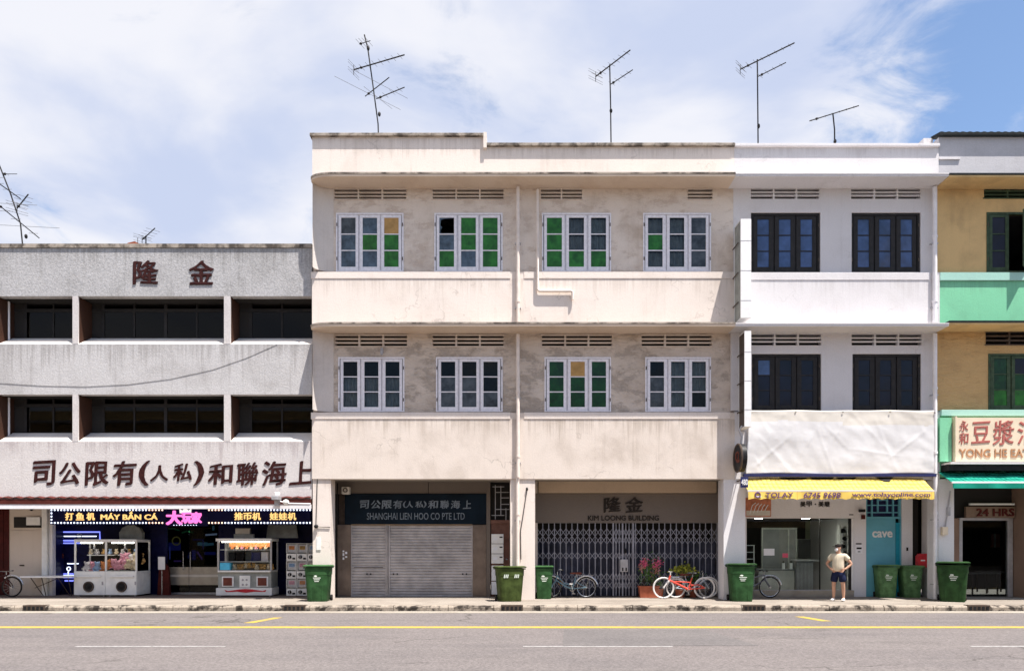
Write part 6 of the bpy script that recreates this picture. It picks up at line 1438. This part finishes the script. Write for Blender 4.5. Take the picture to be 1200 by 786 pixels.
    for s, o in ((-1, -1), (1, 1)): box('pedal', 'black_plastic' if kind != 'city' else 'tyre_white', b, bb[0] + o * 0.05 - 0.05, bb[0] + o * 0.05 + 0.05, s * 0.08 if s > 0 else -0.17, 0.17 if s > 0 else -0.08, bb[2] + o * 0.16 - 0.012, bb[2] + o * 0.16 + 0.012)
    MB().tube([(bb[0], -0.045, bb[2] + 0.075), (0, -0.045, r + 0.035), (-0.035, -0.045, r), (0, -0.045, r - 0.035), (bb[0], -0.045, bb[2] - 0.075)], 0.005, 4).build('chain', 'brown_metal', b)
    if kind in ('city', 'road'):
        arc = MB().tube([((r + 0.03) * math.cos(t), 0, r + (r + 0.03) * math.sin(t)) for t in [R(20 + 12 * k) for k in range(13)]], 0.022, 6).build('mudguard', 'chrome' if kind == 'city' else 'bike_grey', b, smooth=True)
        MB().tube([(wb + (r + 0.03) * math.cos(t), 0, r + (r + 0.03) * math.sin(t)) for t in [R(10 + 12 * k) for k in range(11)]], 0.022, 6).build('mudguard', 'tyre_white' if kind == 'city' else 'chrome', b, smooth=True)
    if kind == 'city':
        m = MB(); m.tube([(0.0 - 0.20, -0.06, r * 2.15), (0.26, -0.06, r * 2.15)], 0.008, 5); m.tube([(-0.20, 0.06, r * 2.15), (0.26, 0.06, r * 2.15)], 0.008, 5)
        for k in range(5): m.tube([(-0.18 + 0.1 * k, -0.06, r * 2.15), (-0.18 + 0.1 * k, 0.06, r * 2.15)], 0.006, 4)
        for s in (-1, 1): m.tube([(-0.1, s * 0.06, r * 2.15), (0, s * 0.06, r)], 0.007, 4)
        m.build('carrier', 'chrome', b); (tyre == 'rubber' and frame_mat == 'bike_blue') and MB().ell((wb * 0.72, -0.09, r * 1.42), 0.09, 0.06, 0.10, 10, 7).build('side_bag', 'basket_tan', b, smooth=True)
    b.location = loc; b.rotation_euler = (0, 0, rz)
    return b
# wheels rest on the pavement; each spans from its rear to its front wheel centre
Yb = 0.82
bicycle('blue city bicycle with brown saddle behind small narrow bin', (X(687, Yb), Yb, 0.006), R(180), 0.33, 1.10, 'bike_blue', 'rubber', 'chrome', 'city')
Yb = 0.45
bicycle('red mountain bicycle with white tyres leaning before the folding gate', (X(825.5, Yb), Yb, 0.006), R(180), 0.335, (825.5 - 777.5) / F * (D + Yb), 'bike_red', 'tyre_white', 'tyre_white', 'mtb')
Yb = 0.80
bicycle('pale blue bicycle overlapped by the red mountain bicycle rear wheel', (X(830, Yb) - 1.02, Yb, 0.006), R(0), 0.31, 1.02, 'bike_pale', 'tyre_white', 'chrome', 'city')
Yb = 0.75
bicycle('black bicycle with silver front mudguard half hidden behind bin at nail shop', (X(902, Yb) - 1.05, Yb, 0.006), R(0), 0.34, 1.05, 'bike_grey', 'rubber', 'chrome', 'road')
Yb = 1.05
bicycle('dark red bicycle at left edge in front of dark red door', (X(14, Yb) - 1.05, Yb, 0.012), R(0), 0.33, 1.05, 'bike_dark', 'rubber', 'brown_metal', 'road')

# ================================================================== potted plants
def leaves(n, c, sx, sy, sz, size, rnd, droop=0.3):
    m = MB()
    for i in range(n):
        p = Vector((c[0] + rnd.gauss(0, sx), c[1] + rnd.gauss(0, sy), c[2] + rnd.gauss(0, sz)))
        d = Vector((rnd.uniform(-1, 1), rnd.uniform(-1, 1), rnd.uniform(-droop, 0.8))).normalized(); s = d.cross(Vector((rnd.random(), rnd.random(), rnd.random()))).normalized(); L = size * rnd.uniform(0.6, 1.3); nn = d.cross(s)
        m.quad(p, p + d * L * 0.5 + s * L * 0.28 + nn * L * 0.06, p + d * L, p + d * L * 0.5 - s * L * 0.28 + nn * L * 0.06)
    return m
def pot_plant(label, px, Y, pot, pw, ph, fol, fol_mat, flowers, stems, seed):
    rnd = random.Random(seed); x = X(px, Y); local(); t = thing('potted_plant', label, 'plant', (0, 0, 0))
    if pot == 'trough':
        m = MB(); a, bq = pw / 2, 0.16
        lo_ = [(-a * 0.9, -bq * 0.85), (a * 0.9, -bq * 0.85), (a * 0.9, bq * 0.85), (-a * 0.9, bq * 0.85)]; up = [(-a, -bq), (a, -bq), (a, bq), (-a, bq)]
        for i in range(4): j = (i + 1) % 4; m.quad((*lo_[i], 0), (*lo_[j], 0), (*up[j], ph), (*up[i], ph))
        m.quad(*[(*p, 0) for p in lo_][::-1]); m.quad(*[(*p, ph) for p in up]); m.build('pot', 'terracotta', t)
        box('pot_rim', 'terracotta', t, -a - 0.015, a + 0.015, -bq - 0.015, bq + 0.015, ph - 0.04, ph + 0.012, 0.008); box('soil', 'soil', t, -a + 0.02, a - 0.02, -bq + 0.02, bq - 0.02, ph + 0.0125, ph + 0.02)
    else:
        MB().tube([(0, 0, 0), (0, 0, ph * 0.5), (0, 0, ph * 0.86)], [pw * 0.36, pw * 0.46, pw * 0.5], 18).build('pot', 'terracotta', t, smooth=True); MB().tube([(0, 0, ph * 0.86), (0, 0, ph)], pw * 0.55, 18).build('pot_rim', 'terracotta', t, smooth=True); MB().tube([(0, 0, ph), (0, 0, ph + 0.01)], pw * 0.48, 18).build('soil', 'soil', t)
    s = MB()
    for k in range(stems):
        x0 = rnd.uniform(-0.12, 0.12) * (2 if pot == 'trough' else 0.5); top = (fol[0] + rnd.gauss(0, fol[2] * 0.8), rnd.gauss(0, 0.08), fol[1] + rnd.gauss(0, fol[3] * 0.7))
        s.tube([(x0, 0, ph), (x0 * 0.6 + top[0] * 0.4 + rnd.uniform(-.05, .05), top[1] * 0.5, ph + (top[2] - ph) * 0.5), top], [0.012, 0.008, 0.004], 5)
    s.build('stems', 'stem', t)
    f = leaves(fol[4], (fol[0], 0, fol[1]), fol[2], 0.10, fol[3], fol[5], rnd).build('foliage', fol_mat, t); f['kind'] = 'stuff'
    for (fx_, fz_, r_, mt, n) in flowers:
        o = leaves(n, (fx_, -0.06, fz_), r_, r_ * 0.8, r_, 0.055, rnd).build('blossom', mt, t); o['kind'] = 'stuff'
    t.location = (x, Y, 0.006); return t
pot_plant('potted bougainvillea with pink blossoms in terracotta trough', 760, 0.95, 'trough', 0.62, 0.36, (0.06, 0.80, 0.19, 0.21, 560, 0.06), 'leaf', [(-0.15, 1.07, 0.07, 'flower_pink', 130), (0.24, 1.05, 0.075, 'flower_pink', 170), (-0.25, 0.93, 0.06, 'flower_pale', 60), (0.2, 0.82, 0.07, 'flower_pale', 70), (-0.1, 1.15, 0.03, 'flower_pale', 30)], 9, 3)
pot_plant('small round terracotta pot behind the red bicycle front wheel', 772, 0.95, 'round', 0.30, 0.28, (0, 0.42, 0.08, 0.06, 90, 0.06), 'leaf', [], 4, 4)
pot_plant('round terracotta pot with yellow-green leaves behind red bicycle frame', 797, 0.95, 'round', 0.32, 0.28, (0.10, 0.86, 0.17, 0.07, 330, 0.10), 'leaf_yellow', [], 8, 5)
pot_plant('dark leafy pot behind the red bicycle rear wheel', 812, 1.05, 'round', 0.28, 0.24, (0.05, 0.60, 0.14, 0.10, 220, 0.08), 'leaf', [], 6, 6)

# ================================================================== the man in shorts
def skin_mesh(name, verts, edges, radii, mat, parent, sub=2, root=0):
    me = bpy.data.meshes.new(name); me.from_pydata([tuple(v) for v in verts], edges, [])
    o = bpy.data.objects.new(name, me); COL.objects.link(o)
    sk = o.modifiers.new('skin', 'SKIN'); sk.use_smooth_shade = True; sk.branch_smoothing = 0.3
    if not me.skin_vertices: me.skin_vertices.new()
    for i, r in enumerate(radii):
        rr = r if isinstance(r, tuple) else (r, r); me.skin_vertices[0].data[i].radius = rr; me.skin_vertices[0].data[i].use_root = (i == root)
    ss = o.modifiers.new('sub', 'SUBSURF'); ss.levels = sub; ss.render_levels = sub
    dg = bpy.context.evaluated_depsgraph_get(); dg.update()
    m2 = bpy.data.meshes.new_from_object(o.evaluated_get(dg)); m2.name = name
    bpy.data.objects.remove(o); bpy.data.meshes.remove(me)
    for p in m2.polygons: p.use_smooth = True
    m2.materials.clear(); m2.materials.append(MATS[mat])
    return link(name, m2, parent)
local()
man = thing('person', 'person in beige shirt, navy shorts, cap and white mask standing hands on hips', 'person', (0, 0, 0))
# local axes: +x is the person's left side, -y the way he faces; then turned towards the photo's left
V = []; E = []; Rr = []
def jv(p, r, link_to=None):
    V.append(Vector(p)); Rr.append(r)
    if link_to is not None: E.append((link_to, len(V) - 1))
    return len(V) - 1
pel = jv((0, 0, 0.90), (0.165, 0.115)); ab = jv((0, -0.015, 1.05), (0.155, 0.12), pel); ch = jv((0, -0.005, 1.24), (0.17, 0.115), ab); sh_ = jv((0, 0.01, 1.38), (0.11, 0.085), ch); nk = jv((0, 0.005, 1.45), 0.055, sh_); hd0 = jv((0, -0.01, 1.53), (0.07, 0.08), nk); hd1 = jv((0, -0.012, 1.60), (0.078, 0.095), hd0); hd2 = jv((0, -0.005, 1.665), (0.06, 0.075), hd1)
for s in (-1, 1):
    a = jv((s * 0.165, 0.01, 1.365), 0.062, sh_); el = jv((s * 0.36, 0.07, 1.12), 0.045, a); wr = jv((s * 0.225, -0.04, 0.985), 0.030, el); hn = jv((s * 0.185, -0.09, 0.965), (0.038, 0.024), wr)
    hp = jv((s * 0.095, 0.0, 0.83), 0.10, pel); kn = jv((s * (0.115 + 0.02), -0.01, 0.48), 0.060, hp); cf = jv((s * 0.135, 0.02, 0.33), 0.058, kn); an = jv((s * 0.14, 0.02, 0.09), 0.036, cf); jv((s * 0.15, -0.09, 0.045), (0.040, 0.03), an)
body = skin_mesh('body', V, E, Rr, 'skin', man)
# fingers on the hips
for s in (-1, 1):
    for k in range(4):
        z = 0.985 - 0.017 * k; p0 = Vector((s * 0.195, -0.10, z)); fv = [p0, p0 + Vector((-s * 0.018, -0.035, -0.004)), p0 + Vector((-s * (0.05 + 0.006 * (k == 1)), -0.05, -0.012)), p0 + Vector((-s * (0.075 + 0.008 * (k in (1, 2))), -0.045, -0.02))]
        skin_mesh('finger', fv, [(0, 1), (1, 2), (2, 3)], [0.010, 0.0095, 0.009, 0.008], 'skin', body, 1)
    p0 = Vector((s * 0.20, -0.05, 0.985)); skin_mesh('thumb', [p0, p0 + Vector((s * 0.005, 0.035, 0.012)), p0 + Vector((-s * 0.02, 0.06, 0.016))], [(0, 1), (1, 2)], [0.012, 0.011, 0.009], 'skin', body, 1)
# clothes
V = []; E = []; Rr = []
p0 = jv((0, -0.005, 0.87), (0.195, 0.148)); p1 = jv((0, -0.015, 1.04), (0.190, 0.150), p0); p2 = jv((0, -0.005, 1.24), (0.20, 0.142), p1); p3 = jv((0, 0.01, 1.385), (0.125, 0.10), p2); jv((0, 0.006, 1.435), (0.070, 0.068), p3)
for s in (-1, 1): a = jv((s * 0.17, 0.01, 1.372), 0.088, p3); jv((s * 0.285, 0.045, 1.225), 0.088, a)
skin_mesh('shirt', V, E, Rr, 'shirt', man)
V = []; E = []; Rr = []
p0 = jv((0, 0, 0.90), (0.178, 0.13)); jv((0, 0, 0.98), (0.17, 0.125), p0)
for s in (-1, 1): a = jv((s * 0.10, 0.0, 0.80), 0.125, p0); jv((s * 0.128, -0.008, 0.555), 0.112, a)
skin_mesh('shorts', V, E, Rr, 'shorts', man)
for s in (-1, 1):
    skin_mesh('shoe', [(s * 0.142, 0.055, 0.05), (s * 0.144, 0.0, 0.055), (s * 0.15, -0.09, 0.045), (s * 0.155, -0.165, 0.035)], [(0, 1), (1, 2), (2, 3)], [(0.045, 0.05), (0.05, 0.055), (0.052, 0.043), (0.045, 0.034)], 'shoe_white', man, 2)
    MB().ell((s * 0.08, 0.0, 1.595), 0.014, 0.024, 0.034, 8, 6).build('ear', 'skin', man, smooth=True); MB().ell((s * 0.032, -0.098, 1.612), 0.014, 0.006, 0.008).build('eye', 'hair', man)
MB().ell((0, -0.118, 1.585), 0.016, 0.02, 0.022).build('nose', 'skin', man, smooth=True)
m = MB().ell((0, 0.022, 1.612), 0.087, 0.098, 0.085, 14, 9); m.build('hair', 'hair', man, smooth=True)
MB().ell((0, -0.075, 1.555), 0.064, 0.052, 0.058, 14, 9).build('face_mask', 'mask_white', man, smooth=True)
cp = MB().ell((0, 0.0, 1.66), 0.098, 0.112, 0.062, 16, 8).build('cap', 'hair', man, smooth=True)
MB().ell((0, -0.125, 1.645), 0.078, 0.085, 0.011, 14, 6).build('cap_peak', 'hair', cp, smooth=True)
MB().tube([(0.0, -0.155, 0.9), (0.0, -0.168, 1.05), (0.0, -0.152, 1.25), (0.0, -0.09, 1.40)], 0.006, 5).build('shirt_placket', 'shirt', man)
for o_ in man.children:
    if o_.name.split('.')[0] in ('ear', 'eye', 'nose', 'hair', 'face_mask', 'cap'): o_.rotation_euler = (0, 0, R(-35))
yy = gy(704); man.location = (X(982.5, yy), yy, 0.0); man.rotation_euler = (0, 0, R(-38)); man.scale = (0.99, 0.99, 0.985)

# ================================================================== roof antennas
def ant(label, mast, Ym, yagis, wires=(), extra=None, rm=0.022):
    """mast: photo points on plane Ym; yagis: (x0, y0, x1, y1, element lengths, vertical?) booms are level, so their far end's depth follows from its row"""
    local(); base = (X(mast[-1][0], Ym), Ym, ZC3 + 0.3 if mast[-1][0] > 365 else Z(287, 0.5) - 0.6)
    a = thing('roof_antenna', label, 'antenna', base)
    MB().tube([(X(p, Ym), Ym, Z(q, Ym)) for p, q in mast[:-1]] + [(X(mast[-1][0], Ym), Ym, base[2])], rm, 7).build('mast', 'antenna_metal', a)
    for (t0, p0, p1, els, rr) in yagis:
        # t0 is where the boom crosses the mast
        zz = Z(t0[1], Ym)
        def pt(p):
            d = (zz - EYE) * F / (HZ - p[1]); return Vector(((p[0] - 600) * d / F, d - D, zz))
        A, B = pt(p0), pt(p1)
        bo = MB().tube([A, B], rr, 6).build('boom', 'antenna_metal', a); dv = (B - A).normalized(); pr = Vector((-dv.y, dv.x, 0))
        n = len(els)
        for i, L in enumerate(els):
            c = A + (B - A) * (i + 0.3) / n; MB().tube([c - pr * L / 2, c + pr * L / 2], 0.0065, 4).build('element', 'antenna_light', bo)
        for s in (0, 1): MB().ell(tuple(A + (B - A) * (0.15 + 0.02 * s)), 0.045, 0.045, 0.04).build('balun', 'antenna_metal', bo) if s == 0 else None
        if rr > 0.017:
            z1 = Vector((0, 0, 0.17)); rf = MB().tube([A - z1, A + z1], 0.012, 5)
            for k in (-0.16, -0.08, 0.08, 0.16): rf.tube([A + Vector((0, 0, k)) - pr * 0.32, A + Vector((0, 0, k)) + pr * 0.32], 0.006, 4)
            rf.build('reflector', 'antenna_light', bo)
    zz = len(mast); 
    for p, q in wires: MB().ell((X(p, Ym), Ym, Z(q, Ym)), 0.05, 0.05, 0.08).build('clamp', 'antenna_metal', a)
    return a
ant('tall leaning antenna mast with four aerials above cream parapet step', [(427, 41), (431, 57), (437, 100), (443, 145), (446.5, 157)], 2.0,
    [((429, 54), (421, 52), (434, 48), [0.5, 0.5, 0.45, 0.5], 0.012), ((435, 77), (414.5, 82), (474, 64.5), [0.45, 0.35, 0.35, 0.32, 0.32, 0.3, 0.3, 0.3], 0.02), ((440, 103), (428, 113), (456, 91), [2.6, 2.2], 0.016), ((442, 115), (441, 116), (474, 102.5), [1.4, 0.3, 0.3, 0.3], 0.016)], [(444.5, 134), (431.5, 57)])
ant('antenna with two slanting yagi aerials behind centre of cream parapet', [(714.5, 76), (715.5, 120), (717, 168)], 2.0,
    [((714.5, 78), (698, 90), (738.5, 59), [0.5, 0.38, 0.34, 0.32, 0.3, 0.3, 0.28], 0.02), ((715.5, 99), (715, 99.5), (741.5, 82), [0.3, 0.26, 0.24, 0.22], 0.015)], [(716, 130)])
ant('tall antenna with paired aerials behind white parapet', [(887.5, 70), (888, 120), (889, 168)], 2.0,
    [((887.5, 71), (867.5, 81.5), (931, 50.5), [0.6, 0.42, 0.3, 0.2, 0.2, 0.2, 0.18, 0.18], 0.02), ((887.5, 90), (888, 90), (921, 73.5), [0.36, 0.26, 0.2, 0.18], 0.015)], [(889, 148)])
ant('short antenna with single long boom on white roof', [(976, 133), (978, 152), (978.5, 166)], 1.6, [((976, 134), (948.5, 142), (1006.5, 124), [0.12] * 7, 0.016)], [(978.5, 166)])
ant('leaning antenna cluster cut off by the left edge above concrete roof', [(-1, 193), (12, 226), (24, 262), (31, 283)], 2.2,
    [((12, 226), (-14, 206), (24, 233), [0.9, 0.3, 0.3, 0.3], 0.016), ((20, 243), (20, 244), (33, 228), [0.5, 0.5, 0.5, 0.4], 0.022), ((25, 260), (-8, 235), (46, 279), [2.4, 0.4, 0.3, 2.2, 0.3], 0.016), ((4, 204), (3, 204), (20, 204), [0.2], 0.01)], [(30.5, 277)])
ant('tiny distant antenna on the concrete roof edge', [(171, 276), (171, 286)], 6.0, [((171, 277), (166.5, 281), (181.5, 267.5), [0.7, 0.5, 0.5, 0.5, 0.5], 0.02)], [])
local()
rd_ = thing('roof_ridge_cap', 'small red tile ridge showing above the concrete roof edge', 'roof tiles', (X(157, 8), 8, Z(291, 0.5) - 0.1))
MB().prism([(X(146, 8), 8, Z(287, 8)), (X(150, 8), 8, Z(284.5, 8)), (X(158, 8), 8, Z(282.6, 8)), (X(161.5, 8), 8, Z(284.5, 8)), (X(161.5, 8), 8, Z(300, 8)), (X(146, 8), 8, Z(300, 8))], (0, 0.8, 0)).build('ridge', 'terracotta', rd_); MB().tube([(X(157, 8), 8.3, Z(283, 8)), (X(157, 8), 8.3, Z(275, 8))], 0.015, 5).build('pole', 'antenna_light', rd_)
